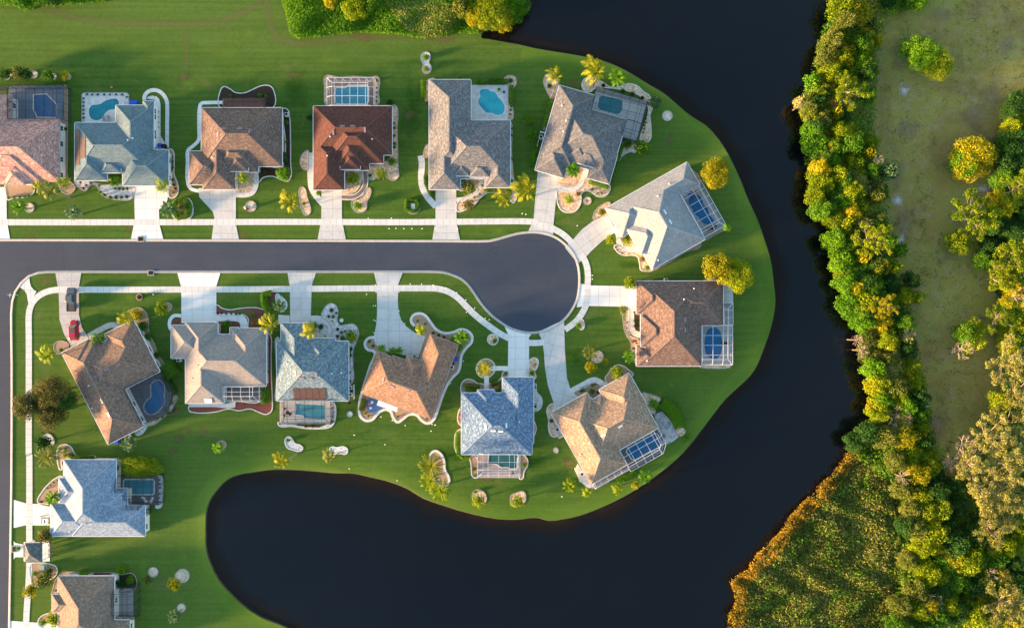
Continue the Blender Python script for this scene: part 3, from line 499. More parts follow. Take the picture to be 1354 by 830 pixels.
# ---- planting beds with edging
EDGE = {'w': ('edging', 0.22), 'W': ('edging', 0.55), 'g': ('edging_grey', 0.16), None: None}
BEDN = [0]
def bed(z, pts, m, e='g', zz=0.032, nm='planting_bed', sm=True):
    BEDN[0] += 1; zz += 0.0005*(BEDN[0] % 30)
    p = [W(z, x, y) for x, y in pts]
    if sm: p = smooth_closed(p, 5)
    if area(p) < 0: p = p[::-1]
    sheet(nm, p, zz, m)
    if EDGE[e]: strip('bed_edging', p, EDGE[e][1], 0.10, EDGE[e][0], closed=True)
def ring(z, x, y, r, m='sand', e='g'): bed(z, [(x+r*math.cos(a*math.pi/5), y+r*math.sin(a*math.pi/5)) for a in range(10)], m, e)
BEDS = [
 ('z1', [(280,110),(294,116),(297,250),(297,430),(300,520),(330,560),(298,588),(262,560),(262,400),(264,262),(279,250)], 'brownmulch', 'g'),
 ('z1', [(24,548),(148,540),(150,575),(135,592),(100,602),(60,604),(34,612),(28,590)], 'brownmulch', 'w'),
 ('z1', [(330,526),(350,560),(375,572),(400,548),(425,552),(440,582),(470,602),(520,612),(575,610),(588,592),(588,552),(450,545)], 'whitestone', 'g'),
 ('z1', [(743,390),(760,396),(765,450),(765,500),(778,535),(783,575),(768,600),(745,602),(740,500)], 'brownmulch', 'w'),
 ('z2', [(203,208),(202,140),(218,116),(240,122),(272,142),(310,143),(350,126),(385,112),(420,112),(436,128),(438,205)], 'mulch', 'w'),
 ('z2', [(476,212),(500,218),(508,250),(512,360),(513,460),(515,505),(500,530),(470,522),(430,508),(390,515),(372,532),(370,465),(470,465)], 'mulch', 'w'),
 ('z2', [(275,490),(352,490),(352,560),(335,580),(275,582)], 'pebble', None),
 ('z2', [(0,618),(20,606),(45,600),(72,612),(82,640),(80,680),(60,697),(20,697),(0,690),(-10,650)], 'brownmulch', 'w'),
 ('z3', [(200,70),(260,74),(330,70),(400,74),(425,70),(438,82),(434,140),(434,192),(410,196),(210,198),(198,190),(196,120)], 'pebble', 'g'),
 ('z3', [(493,200),(505,196),(518,215),(516,300),(518,400),(520,480),(522,510),(500,527),(478,518),(460,500),(430,516),(405,526),(386,515),(392,470),(455,450),(493,412)], 'pebble', 'g'),
 ('z3', [(92,425),(110,400),(125,395),(124,440),(124,480),(105,480),(90,455)], 'pebble', 'g'),
 ('z3', [(280,480),(362,480),(362,530),(340,570),(310,588),(274,590)], 'pebble', None),
 ('z3', [(318,615),(345,612),(365,590),(382,560),(398,562),(398,590),(384,620),(378,655),(348,668),(322,655)], 'pebble', 'g'),
 ('z3', [(86,565),(98,555),(112,565),(120,600),(134,640),(132,672),(112,680),(98,655),(86,610)], 'pebble', 'g'),
 ('z4', [(52,40),(68,28),(86,34),(90,52),(84,70),(94,90),(88,110),(70,115),(56,104),(60,80),(52,60)], 'whitestone', 'g'),
 ('z4', [(388,136),(405,124),(425,124),(438,138),(438,158),(425,180),(422,230),(424,300),(405,303),(405,170),(385,150)], 'pebble', 'g'),
 ('z4', [(70,150),(90,136),(108,138),(86,150),(84,236),(72,236)], 'pebble', 'g'), ('z4', [(62,430),(82,402),(86,450),(64,456)], 'pebble', 'g'),
 ('z4', [(205,585),(305,540),(312,578),(412,585),(440,598),(438,625),(425,640),(405,612),(360,598),(320,600),(290,622),(262,655),(230,670),(198,674),(200,640),(240,610),(280,585)], 'pebble', 'w'),
 ('z4', [(412,310),(422,330),(420,420),(424,480),(426,520),(430,570),(414,578)], 'pebble', 'g'),
 ('z5', [(94,160),(104,134),(128,124),(160,145),(160,180),(138,240),(118,300),(98,372),(92,360),(112,290),(124,240),(108,200)], 'pebble', 'g'),
 ('z5', [(264,170),(280,145),(310,142),(350,160),(395,186),(430,182),(465,170),(505,178),(535,205),(560,222),(574,270),(562,310),(566,350),(556,424),(520,420),(550,250),(325,188),(300,205),(272,198)], 'pebble', 'w'),
 ('z5', [(430,430),(460,418),(500,430),(500,472),(470,466),(445,478),(424,508)], 'pebble', 'g'),
 ('z5', [(160,585),(200,520),(270,535),(262,590),(235,620),(200,625),(160,612)], 'pebble', None),
 ('z5', [(155,640),(205,645),(250,640),(260,665),(256,700),(235,728),(205,735),(175,725),(158,695),(153,665)], 'pebble', 'w'),
 ('z5', [(285,560),(320,595),(385,612),(385,640),(360,665),(330,662),(305,645),(272,642),(255,660),(240,655),(240,640),(268,610)], 'pebble', 'w'),
 ('z6', [(150,334),(195,325),(175,358),(180,392),(130,402),(106,418),(108,375)], 'pebble', 'g'),
 ('z6', [(218,558),(232,592),(270,613),(320,612),(345,622),(356,660),(362,692),(395,700),(430,692),(420,680),(385,610),(340,560),(300,520),(250,515),(262,570),(235,560)], 'pebble', 'w'),
 ('z6', [(425,690),(480,672),(540,640),(600,600),(640,585),(680,575),(694,552),(690,545),(560,615)], 'brownmulch', 'g'),
 ('z6', [(712,512),(830,452),(832,462),(800,485),(760,505),(718,528)], 'brownmulch', 'g'), ('z6', [(625,130),(655,150),(685,175),(685,205),(660,190)], 'brownmulch', None),
 ('z7', [(372,345),(398,335),(400,460),(415,500),(455,515),(462,560),(450,662),(425,640),(412,600),(412,540),(385,495),(370,450)], 'pebble', 'g'),
 ('z7', [(432,372),(465,372),(465,462),(440,460),(430,430)], 'mulch', None),
 ('z7', [(186,640),(190,600),(210,584),(235,588),(252,610),(245,640),(215,655)], 'pebble', 'g'), ('z7', [(110,405),(130,402),(141,425),(138,455),(122,462)], 'pebble', 'w'),
 ('z7', [(828,185),(848,165),(870,152),(920,175),(945,190)], 'pebble', 'g'), ('z7', [(800,668),(990,665),(980,682),(820,682)], 'pebble', 'g'),
 ('z7', [(262,742),(280,715),(300,685),(335,665),(370,672),(400,695),(425,722),(400,735),(330,770),(285,780)], 'brownmulch', 'w'),
 ('z8', [(255,192),(310,160),(362,132),(400,160),(390,190),(350,218),(330,205),(290,210)], 'brownmulch', 'w'),
 ('z8', [(598,188),(635,190),(665,200),(692,215),(660,250),(665,285),(650,290),(625,245)], 'pebble', 'g'),
 ('z8', [(785,355),(815,375),(800,400),(785,400),(770,370)], 'pebble', 'g'),
 ('z8', [(124,275),(135,248),(160,240),(165,258),(150,285),(170,340),(182,398),(150,402),(134,372),(132,315)], 'pebble', 'w'),
 ('z8', [(160,462),(172,458),(182,472),(176,484),(160,480)], 'sand', 'g'),
 ('z9', [(197,290),(193,245),(212,228),(238,230),(262,245),(287,250),(287,278)], 'brownmulch', 'w'), ('z9', [(308,248),(335,242),(360,222),(370,195),(387,192),(387,220),(366,225),(366,290),(308,278)], 'brownmulch', 'w'),
 ('z9', [(200,340),(186,352),(176,385),(180,412),(198,422)], 'brownmulch', 'w'), ('z9', [(196,440),(172,448),(163,485),(168,530),(185,552),(215,562),(250,550),(262,640),(240,640),(225,560),(192,540)], 'brownmulch', 'w'),
 ('z9', [(495,232),(508,250),(510,280),(530,305),(532,335),(520,356),(496,360)], 'whitestone', 'w'), ('z9', [(478,150),(500,137),(515,145),(513,175),(502,195),(506,222),(478,222)], 'pebble', 'w'),
 ('z9', [(490,400),(504,415),(506,450),(490,470)], 'brownmulch', 'w'), ('z9', [(438,545),(468,560),(472,590),(456,620),(452,645),(438,648)], 'brownmulch', 'w'),
 ('z9', [(302,62),(308,44),(325,38),(345,48),(346,68),(332,82),(312,78)], 'pebble', 'w'),
 ('z9', [(255,190),(262,160),(285,143),(312,145),(332,165),(332,195),(300,222),(270,215)], 'brownmulch', 'w'),
 ('z9', [(62,545),(80,530),(102,540),(118,570),(122,610),(138,640),(138,665),(110,680),(70,640)], 'brownmulch', 'W'),
 ('z9', [(240,705),(262,692),(285,702),(298,725),(290,750),(250,750)], 'pebble', 'g'), ('z9', [(400,722),(430,704),(452,700),(464,718),(455,752),(410,760)], 'pebble', 'g'),
 ('z11', [(262,212),(268,185),(285,163),(305,157),(324,170),(330,195),(326,222),(338,245),(365,242),(390,240),(408,255),(414,285),(404,315),(392,345),(390,400),(392,470),(372,490),(372,320),(315,320),(300,300),(305,262),(285,228)], 'whitestone', 'g'),
 ('s4', [(275,262),(400,268),(470,330),(490,395),(475,485),(300,485),(270,300)], 'whitestone', None),
 ('z11', [(85,640),(92,655),(140,656),(200,665),(280,664),(302,656),(316,635),(314,562),(296,562),(292,648)], 'whitestone', 'w'),
 ('z11', [(76,300),(88,296),(84,400),(86,545),(76,550),(80,450),(77,380)], 'whitestone', 'w'),
 ('z11', [(114,712),(124,699),(140,703),(152,724),(175,732),(186,745),(175,757),(145,752),(122,742)], 'whitestone', 'w'), ('z11', [(294,752),(302,740),(325,742),(350,738),(368,750),(362,768),(338,766),(310,768)], 'whitestone', 'w'),
 ('z11', [(80,118),(92,125),(110,140),(122,160),(112,185),(95,190),(80,160)], 'whitestone', 'w'),
 ('z12', [(287,178),(310,190),(345,198),(385,192),(430,188),(470,190),(510,208),(515,282),(430,282),(425,235),(400,218),(287,218)], 'redmulch', 'w'),
 ('z12', [(288,244),(365,244),(386,258),(390,290),(300,315),(288,300)], 'redmulch', None),
 ('z12', [(168,618),(167,640),(190,648),(235,650),(290,644),(340,632),(385,640),(435,632),(470,645),(505,656),(528,642),(532,600),(528,500),(527,400),(524,310),(503,300),(502,533),(485,598),(370,600),(366,624)], 'redmulch', 'w'),
 ('z12', [(96,264),(96,244),(112,234),(131,240),(131,266)], 'redmulch', None), ('z12', [(498,120),(540,124),(545,150),(520,165),(530,200),(500,200),(490,160)], 'redmulch', None),
 ('z13', [(512,262),(520,235),(545,212),(580,195),(612,188),(638,205),(652,245),(655,300),(680,350),(695,395),(720,440),(700,455),(640,345),(590,258),(560,252)], 'brownmulch', 'g'),
 ('z13', [(638,700),(690,668),(755,610),(765,575),(778,572),(765,620),(720,668),(665,705)], 'pebble', 'g'), ('z13', [(238,350),(255,336),(285,336),(302,350),(290,372),(250,388)], 'brownmulch', 'g'),
 ('z13', [(560,560),(500,600)] and [(590,735),(645,700),(640,725),(605,750)], 'whitestone', None),
 ('z14', [(245,70),(275,55),(300,66),(322,100),(400,104),(405,122),(262,122),(262,160),(252,160)], 'brownmulch', 'w'), ('z14', [(400,116),(490,118),(490,124),(400,124)], 'edging', None),
 ('z14', [(262,190),(235,198),(205,222),(178,255),(160,300),(185,304),(216,304),(220,280),(255,272)], 'brownmulch', 'w'),
 ('z14', [(668,188),(683,188),(683,310),(674,322),(658,322),(664,300)], 'whitestone', 'w'), ('z14', [(130,560),(165,553),(215,560),(238,572),(240,600),(215,625),(180,640),(140,650),(130,620)], 'brownmulch', 'w'),
 ('z14', [(255,598),(300,592),(400,596),(490,598),(488,612),(246,612),(222,670),(218,690),(244,700)], 'brownmulch', 'g'), ('z14', [(480,610),(525,602),(560,600),(578,640),(568,665),(480,665)], 'mulch', 'g'),
 ('z14', [(165,790),(215,765),(245,775),(245,822),(165,822)], 'brownmulch', 'w'), ('z14', [(188,15),(205,10),(225,28),(228,52),(210,58)], 'whitestone', 'g')]
for z, p, m, e in BEDS: bed(z, p, m, e)
for z, x, y, r in [('z1',35,68,17),('z1',150,62,16),('z1',235,72,13),('z1',300,72,12),('z1',130,647,20),('z2',338,640,23),('z5',288,683,17),('z5',639,310,22),('z10',118,712,13),
                   ('z10',79,264,8),('z12',72,185,19),('z12',310,790,19),('z13',612,142,13),('z14',648,592,22),('z14',762,610,24),('z23',127,617,28),('z23',10,600,20),('z23',123,747,17),('z4',19,655,30)]:
    ring(z, x, y, r, 'whitestone' if (z, x) in (('z10',118),('z10',79)) else 'brownmulch' if z in ('z12', 'z13', 'z4') else 'sand')
# rim of white stones around the open kidney pool deck
bed('z1', [(360,150),(370,142),(555,142),(566,150),(566,196),(548,196),(548,156),(372,156),(372,270),(360,270)], 'whitestone', 'g', sm=False)
# K: broad white kerb snaking right round the house
kb_pts = [(240,345),(208,350),(190,372),(200,402),(236,416),(216,480),(190,560),(172,620),(162,680),(168,722),(195,743),(225,738),(246,715),(262,700),(290,690),(312,700),(325,730),(345,750),(372,735),(400,714),(435,716),(460,742),(490,756),(515,742),(538,690),(560,625),(585,570),(610,535),(636,508),(645,475),(652,430),(672,398),(698,370),(700,338),(680,316),(648,308),(610,322),(570,326),(530,308),(500,270),(475,240),(445,232),(418,244),(410,268),(426,292),(460,330),(400,500)]
p = [W('z10', x, y) for x, y in kb_pts]; sp = smooth_closed(p, 5)
sheet('planting_bed', sp, 0.04, 'brownmulch')
strip('bed_edging', smooth_open(p[:-2], 5), 0.62, 0.10, 'edging')
# bare earth patches where the turf has worn away
ZZ = [0.005]
MT['drypatch'] = soft_mat('thin_dry_turf', (0.17, 0.17, 0.05), (0.12, 0.15, 0.035), 0.5)
def worn(px, py, rx, ry, m='drypatch', name='bare_earth', z=None, n=14):
    ZZ[0] += 0.00025; z = z or ZZ[0]; b = MB(); c = M((px, py)); R0 = [(c[0]+rx*S*random.uniform(.8, 1.2)*math.cos(k*2*math.pi/n), c[1]+ry*S*random.uniform(.8, 1.2)*math.sin(k*2*math.pi/n)) for k in range(n)]
    for k in range(n): b.face([(*c, z), (*R0[k], z), (*R0[(k+1) % n], z)], 0, [(0, 1), (0, 0), (1, 0)])
    tag(b.build(name, m), kind='structure')
def softline(pts, w, m, name, z=None):
    ZZ[0] += 0.00025; z = z or ZZ[0]; P_ = smooth_open([M(p) for p in pts], 6); n_ = normals(P_, False); b = MB(); w = w*S/2
    for i in range(len(P_)-1):
        for s0, s1, t0, t1 in ((-w, 0, 0, 1), (0, w, 1, 0)):
            q = [(P_[i][0]+n_[i][0]*s1, P_[i][1]+n_[i][1]*s1, z), (P_[i][0]+n_[i][0]*s0, P_[i][1]+n_[i][1]*s0, z), (P_[i+1][0]+n_[i+1][0]*s0, P_[i+1][1]+n_[i+1][1]*s0, z), (P_[i+1][0]+n_[i+1][0]*s1, P_[i+1][1]+n_[i+1][1]*s1, z)]
            b.face(q, 0, [(i, t1), (i, t0), (i+1, t0), (i+1, t1)])
    tag(b.build(name, m), kind='structure')
softline([(50,8),(75,17),(110,26),(160,31),(215,32),(270,31),(310,22),(338,8),(350,-8)], 20, 'track', 'worn_track')
softline([(350,-8),(358,30),(366,50),(400,56),(470,50),(520,47),(600,50)], 24, 'track', 'worn_track'); softline([(246,40),(247,75),(243,118)], 13, 'track', 'worn_track')
MT['drypatch'] = soft_mat('thin_dry_turf', (0.21, 0.155, 0.075), (0.15, 0.13, 0.045), 0.6)
for a in [(237,578,14,14),(248,568,9,9),(170,302,10,8),(482,50,26,9),(585,52,34,9),(230,595,14,10)]: worn(*a)
for a in [(180,60,60,22),(90,62,50,16),(300,70,40,20),(210,95,60,14),(40,30,30,16),(330,45,30,20),(440,80,50,12),(470,620,40,10),(520,580,30,14),(240,735,26,34),(190,745,24,20),(330,600,40,10),(900,230,22,34),(975,380,16,44),(870,520,30,20),(120,300,26,4),(560,90,30,10),(700,85,50,10),(960,470,20,26),(30,270,20,8)]: worn(*a, 'lightgrass', 'light_turf')
for a in [(390,120,30,40),(545,150,22,60),(60,110,60,10),(590,600,50,20),(700,610,40,24),(840,350,50,12),(300,250,30,20),(470,270,40,16),(430,320,30,3),(560,420,30,20),(760,470,26,20)]: worn(*a, 'darkgrass', 'lush_turf')
for a in [(1187,265,12,14),(1192,316,10,13),(1205,560,14,26),(1228,640,10,20),(1195,120,12,14),(1300,250,20,10)]: worn(*a[:4], 'palesoil', 'bare_sand', ZZ[0]+.03)
for a in [(1190,70,26,40),(1200,170,30,26),(1185,230,22,30),(1310,130,24,34),(1330,60,20,26),(1195,300,20,40),(1205,470,12,50),(1318,440,10,60),(1225,590,26,40),(1245,20,30,16),(1210,400,14,40),(1290,150,30,24),(1240,560,30,40),(1255,330,24,30)]: worn(*a[:4], 'greysoil', 'bare_soil', ZZ[0]+.026)
rr_ = random.Random(3)
for _ in range(90):
    px, py = rr_.uniform(20, 960), rr_.uniform(90, 700)
    if (240 < px < 600 and 600 < py) or (px > 900 and py > 520) or (317 < py < 362) or inside(M((px, py)), lake) or inside(M((px+18, py-8)), lake): continue
    worn(px, py, rr_.uniform(8, 26), rr_.uniform(5, 16), rr_.choice(['lightgrass', 'lightgrass', 'drypatch']), 'light_turf')
# murky shallows over the water close to the bank
b = MB(); sh = [(0.3, 1.0), (2.2, .62), (5.0, .25), (7.5, 0.0)]
for i in range(len(lake)):
    j = (i+1) % len(lake); mx, my = lake[i]
    if mx < M((1030, 0))[0]:
        for (o0, t0), (o1, t1) in zip(sh, sh[1:]):
            b.face([(lake[i][0]+ns[i][0]*o0, lake[i][1]+ns[i][1]*o0, -.294), (lake[j][0]+ns[j][0]*o0, lake[j][1]+ns[j][1]*o0, -.294), (lake[j][0]+ns[j][0]*o1, lake[j][1]+ns[j][1]*o1, -.294), (lake[i][0]+ns[i][0]*o1, lake[i][1]+ns[i][1]*o1, -.294)], 0, [(0, t0), (1, t0), (1, t1), (0, t1)])
tag(b.build('shallow_water', 'shallow'), kind='structure')
# ------------------------------------------------------------------ houses: hip roofs as the upper envelope of hipped rectangles
def clip(poly, a, b_, c, keep=1e-7):
    """keep the side a*x+b*y+c >= 0"""
    out = []; n = len(poly)
    for i in range(n):
        p, q = poly[i], poly[(i+1) % n]; dp = a*p[0]+b_*p[1]+c; dq = a*q[0]+b_*q[1]+c
        if dp >= 0: out.append(p)
        if (dp > 0 and dq < 0) or (dp < 0 and dq > 0):
            t = dp/(dp-dq); out.append((p[0]+(q[0]-p[0])*t, p[1]+(q[1]-p[1])*t))
    r = []
    for p in out:
        if not r or math.dist(p, r[-1]) > 1e-5: r.append(p)
    if len(r) > 1 and math.dist(r[0], r[-1]) < 1e-5: r.pop()
    return r if len(r) > 2 and abs(area(r)) > 1e-5 else []
class Roof:
    def __init__(s, rects, pitch=0.44):
        """rects in local metres (u0,v0,u1,v1,eave,gables) ; gables = string of sides that are gable ends"""
        s.r = rects; s.pl = []
        for (u0, v0, u1, v1, e, g) in rects:
            P = {'W': (pitch, 0, e-pitch*u0), 'E': (-pitch, 0, e+pitch*u1), 'N': (0, pitch, e-pitch*v0), 'S': (0, -pitch, e+pitch*v1)}
            s.pl.append({k: v for k, v in P.items() if k not in g})
    def h(s, i, u, v):
        u0, v0, u1, v1, e, g = s.r[i]
        if not (u0 <= u <= u1 and v0 <= v <= v1): return -1
        return min(a*u+b_*v+c for a, b_, c in s.pl[i].values())
    def top(s, u, v): return max(s.h(i, u, v) for i in range(len(s.r)))
    def faces(s):
        out = []
        for i, (u0, v0, u1, v1, e, g) in enumerate(s.r):
            for k, (a, b_, c) in s.pl[i].items():
                poly = [(u0, v0), (u1, v0), (u1, v1), (u0, v1)]
                for k2, (a2, b2, c2) in s.pl[i].items():
                    if k2 != k and poly: poly = clip(poly, a2-a, b2-b_, c2-c)
                if not poly: continue
                rem = [poly]
                for j, (x0, y0, x1, y1, e2, g2) in enumerate(s.r):
                    if j == i: continue
                    eps = 1e-4 if j < i else -1e-4
                    cons = [(1, 0, -x0), (-1, 0, x1), (0, 1, -y0), (0, -1, y1)]+[(aj-a, bj-b_, cj-c+eps) for aj, bj, cj in s.pl[j].values()]
                    nw = []
                    for q in rem:
                        cur = q
                        for (A, B, D) in cons:
                            if not cur: break
                            o = clip(cur, -A, -B, -D); cur = clip(cur, A, B, D)
                            if cur == [] and A == 0 and B == 0: pass
                            if o: nw.append(o)
                    rem = nw
                for q in rem: out.append((i, k, (a, b_, c), q))
        return out
HOUSES = {}
class House:
    def __init__(s, key, z, th, p0, rects, roofm, wallm, name, label, trim='alu', eave=2.9, garage=None, doors=(), pitch=0.44, group=None):
        s.key, s.z, s.th, s.p0 = key, z, R(th), p0; s.sc = zs(z)*(H-eave)/H; s.eave = eave
        o = W(z, *p0, eave); s.o = (o[0], o[1], 0.0); co, si = math.cos(s.th), math.sin(s.th)
        s.U = (co, -si); s.V = (-si, -co)
        s.root = empty(name, s.o, label, 'house', 'houses around the cul-de-sac')
        rr = [(r[0]*s.sc, r[1]*s.sc, r[2]*s.sc, r[3]*s.sc, eave+(r[4] if len(r) > 4 else 0), r[5] if len(r) > 5 else '') for r in rects]
        s.rr = rr; s.R = Roof(rr, pitch); s.pitch = pitch
        b = MB(); gt = MB(); fa = s.R.faces()
        for (i, k, (a, b_, c), q) in fa:
            pts = [s.P(u, v, a*u+b_*v+c+0.004*i) for u, v in q]
            L = math.sqrt(1+pitch*pitch)
            uv = [((u if k in 'NS' else v)+i*3.3, (v if k in 'NS' else u)*L+i*1.7) for u, v in q]
            if s.flip(pts): pts, uv = pts[::-1], uv[::-1]
            b.face(pts, 0, uv)
            u0, v0, u1, v1, e, g = rr[i]
            for n in range(len(q)):
                p, r_ = q[n], q[(n+1) % len(q)]
                for side, on, nx in (('W', abs(p[0]-u0)+abs(r_[0]-u0) < 1e-3, (-1, 0)), ('E', abs(p[0]-u1)+abs(r_[0]-u1) < 1e-3, (1, 0)), ('N', abs(p[1]-v0)+abs(r_[1]-v0) < 1e-3, (0, -1)), ('S', abs(p[1]-v1)+abs(r_[1]-v1) < 1e-3, (0, 1))):
                    if not on: continue
                    m_ = ((p[0]+r_[0])/2+nx[0]*0.02, (p[1]+r_[1])/2+nx[1]*0.02); zt = a*m_[0]+b_*m_[1]+c
                    if any(s.R.h(j, *m_) > zt-0.05 for j in range(len(rr)) if j != i): continue
                    zp, zr = a*p[0]+b_*p[1]+c, a*r_[0]+b_*r_[1]+c; low = e-0.18
                    if side in g:   # rake board
                        f = [s.P(p[0], p[1], zp), s.P(r_[0], r_[1], zr), s.P(r_[0], r_[1], low), s.P(p[0], p[1], low)]; b.face(f, 1)
                    else:
                        f = [s.P(p[0], p[1], zp+.004*i), s.P(r_[0], r_[1], zr+.004*i), s.P(r_[0], r_[1], low), s.P(p[0], p[1], low)]; b.face(f, 1)
                        d = 0.06; A = s.P(p[0]+nx[0]*d, p[1]+nx[1]*d, zp-0.07); B = s.P(r_[0]+nx[0]*d, r_[1]+nx[1]*d, zr-0.07); gt.beam(A, B, 0.12, 0.13)
        for i, (u0, v0, u1, v1, e, g) in enumerate(rr):   # soffit
            zz = e-0.18-0.003*i; b.face([s.P(u0, v0, zz), s.P(u1, v0, zz), s.P(u1, v1, zz), s.P(u0, v1, zz)], 1)
        # ridge and hip caps
        rid = {}
        for (i, k, (a, b_, c), q) in fa:
            for n in range(len(q)):
                p, r_ = q[n], q[(n+1) % len(q)]; m_ = ((p[0]+r_[0])/2, (p[1]+r_[1])/2)
                d = (r_[0]-p[0], r_[1]-p[1]); l = math.hypot(*d)
                if l < 0.4: continue
                nx = (-d[1]/l*0.05, d[0]/l*0.05); z0 = a*m_[0]+b_*m_[1]+c
                h1 = s.R.top(m_[0]+nx[0], m_[1]+nx[1]); h2 = s.R.top(m_[0]-nx[0], m_[1]-nx[1])
                if h1 > 0 and h2 > 0 and h1 < z0-0.004 and h2 < z0-0.004 and abs(s.R.top(*m_)-z0) < 0.01:
                    rid[(round(m_[0], 1), round(m_[1], 1))] = (s.P(p[0], p[1], a*p[0]+b_*p[1]+c+.012), s.P(r_[0], r_[1], a*r_[0]+b_*r_[1]+c+.012))
        for A, B in rid.values(): b.beam(A, B, 0.26, 0.05, mi=2)
        ridgem = roofm+'_ridge'
        if ridgem not in MT: ridgem = roofm
        s.roof = b.build('roof', [roofm, 'gutterdark' if trim == 'gutterdark' else 'alu', ridgem], s.root, s.o)
        gt.build('gutter', trim, s.root, s.o)
        w = MB(); ins = 0.5
        for i, (u0, v0, u1, v1, e, g) in enumerate(rr):
            q = ins+i*0.004; zt = e-0.1-i*0.003
            if u1-u0 < 1.2 or v1-v0 < 1.2: continue
            c_ = [(u0+q, v0+q), (u1-q, v0+q), (u1-q, v1-q), (u0+q, v1-q)]
            for n in range(4):
                A, B = c_[n], c_[(n+1) % 4]; w.face([s.P(*A, -.1), s.P(*B, -.1), s.P(*B, zt), s.P(*A, zt)])
            for sd in g:   # gable wall
                if sd in 'NS':
                    vv = v0+q if sd == 'N' else v1-q; um = (u0+u1)/2; w.face([s.P(u0+q, vv, zt), s.P(u1-q, vv, zt), s.P(um, vv, e+(u1-u0)/2*pitch-0.1)])
                else:
                    uu = u0+q if sd == 'W' else u1-q; vm = (v0+v1)/2; w.face([s.P(uu, v0+q, zt), s.P(uu, v1-q, zt), s.P(uu, vm, e+(v1-v0)/2*pitch-0.1)])
        w.build('wall', wallm, s.root, s.o)
        s.openings(garage, doors)
        HOUSES[key] = s
    def flip(s, pts):
        a = Vector(pts[1])-Vector(pts[0]); c = Vector(pts[2])-Vector(pts[1]); return a.cross(c).z < 0
    def P(s, u, v, z): return (s.o[0]+u*s.U[0]+v*s.V[0], s.o[1]+u*s.U[1]+v*s.V[1], z)
    def local(s, x, y, z0=None):
        """crop pixel -> local metres"""
        dx, dy = (x-s.p0[0])*s.sc, (y-s.p0[1])*s.sc; co, si = math.cos(s.th), math.sin(s.th); return (dx*co+dy*si, -dx*si+dy*co)
    def slope_frame(s, u, v):
        d = 0.05; z = s.R.top(u, v); gu = (s.R.top(u+d, v)-s.R.top(u-d, v))/(2*d); gv = (s.R.top(u, v+d)-s.R.top(u, v-d))/(2*d)
        P0 = Vector(s.P(u, v, z)); Uw = Vector((s.U[0], s.U[1], gu)).normalized(); Vw = Vector((s.V[0], s.V[1], gv)).normalized(); n = Uw.cross(Vw)
        if n.z < 0: n = -n
        return P0, Uw, Vw, n.normalized(), (gu, gv)
    def vent(s, x, y, w, l, m='vent', name='roof_vent', h=0.10):
        """low box vent lying on the slope; w across, l along, in metres along local u and v"""
        u, v = s.local(x, y); P0, A, B, n, _ = s.slope_frame(u, v); b = MB()
        for dz0, dz1, k in ((0.01, h, 1.0), (h, h+.02, 0.9)):
            c = [P0+A*(su*w/2*k)+B*(sv*l/2*k)+n*dz for dz in (dz0, dz1) for su, sv in ((-1, -1), (1, -1), (1, 1), (-1, 1))]
            for q in ((0, 3, 2, 1), (4, 5, 6, 7), (0, 1, 5, 4), (1, 2, 6, 5), (2, 3, 7, 6), (3, 0, 4, 7)): b.face([c[i] for i in q])
        b.build(name, m, s.root, s.o)
    def pipe(s, x, y, r=0.09):
        u, v = s.local(x, y); z = s.R.top(u, v)
        if z < 0: return
        p = s.P(u, v, z); b = MB(); b.lathe((p[0], p[1], z-0.1), [(r*2.2, 0.05), (r*2, .16), (r, .2), (r, .5), (r*.6, .5)], 10); b.build('vent_pipe', 'ventw', s.root, s.o)
    def solar(s, x0, y0, x1, y1, n, m='solar', vertical=True):
        """n panels side by side between the two corners (crop pixels)"""
        a = s.local(x0, y0); c = s.local(x1, y1)
        for i in range(n):
            if vertical: u0, u1, v0, v1 = a[0]+(c[0]-a[0])*i/n, a[0]+(c[0]-a[0])*(i+1)/n-0.08, a[1], c[1]
            else: v0, v1, u0, u1 = a[1]+(c[1]-a[1])*i/n, a[1]+(c[1]-a[1])*(i+1)/n-0.08, a[0], c[0]
            um, vm = (u0+u1)/2, (v0+v1)/2; P0, A, B, nn, (gu, gv) = s.slope_frame(um, vm)
            def pt(u, v, dz): return Vector(s.P(u, v, P0.z+gu*(u-um)+gv*(v-vm)))+nn*dz
            b = MB(); c8 = [pt(u, v, dz) for dz in (0.03, 0.09) for u, v in ((u0, v0), (u1, v0), (u1, v1), (u0, v1))]
            for q in ((0, 3, 2, 1), (4, 5, 6, 7), (0, 1, 5, 4), (1, 2, 6, 5), (2, 3, 7, 6), (3, 0, 4, 7)): b.face([c8[k] for k in q])
            b.build('solar_panel', m, s.root, s.o)
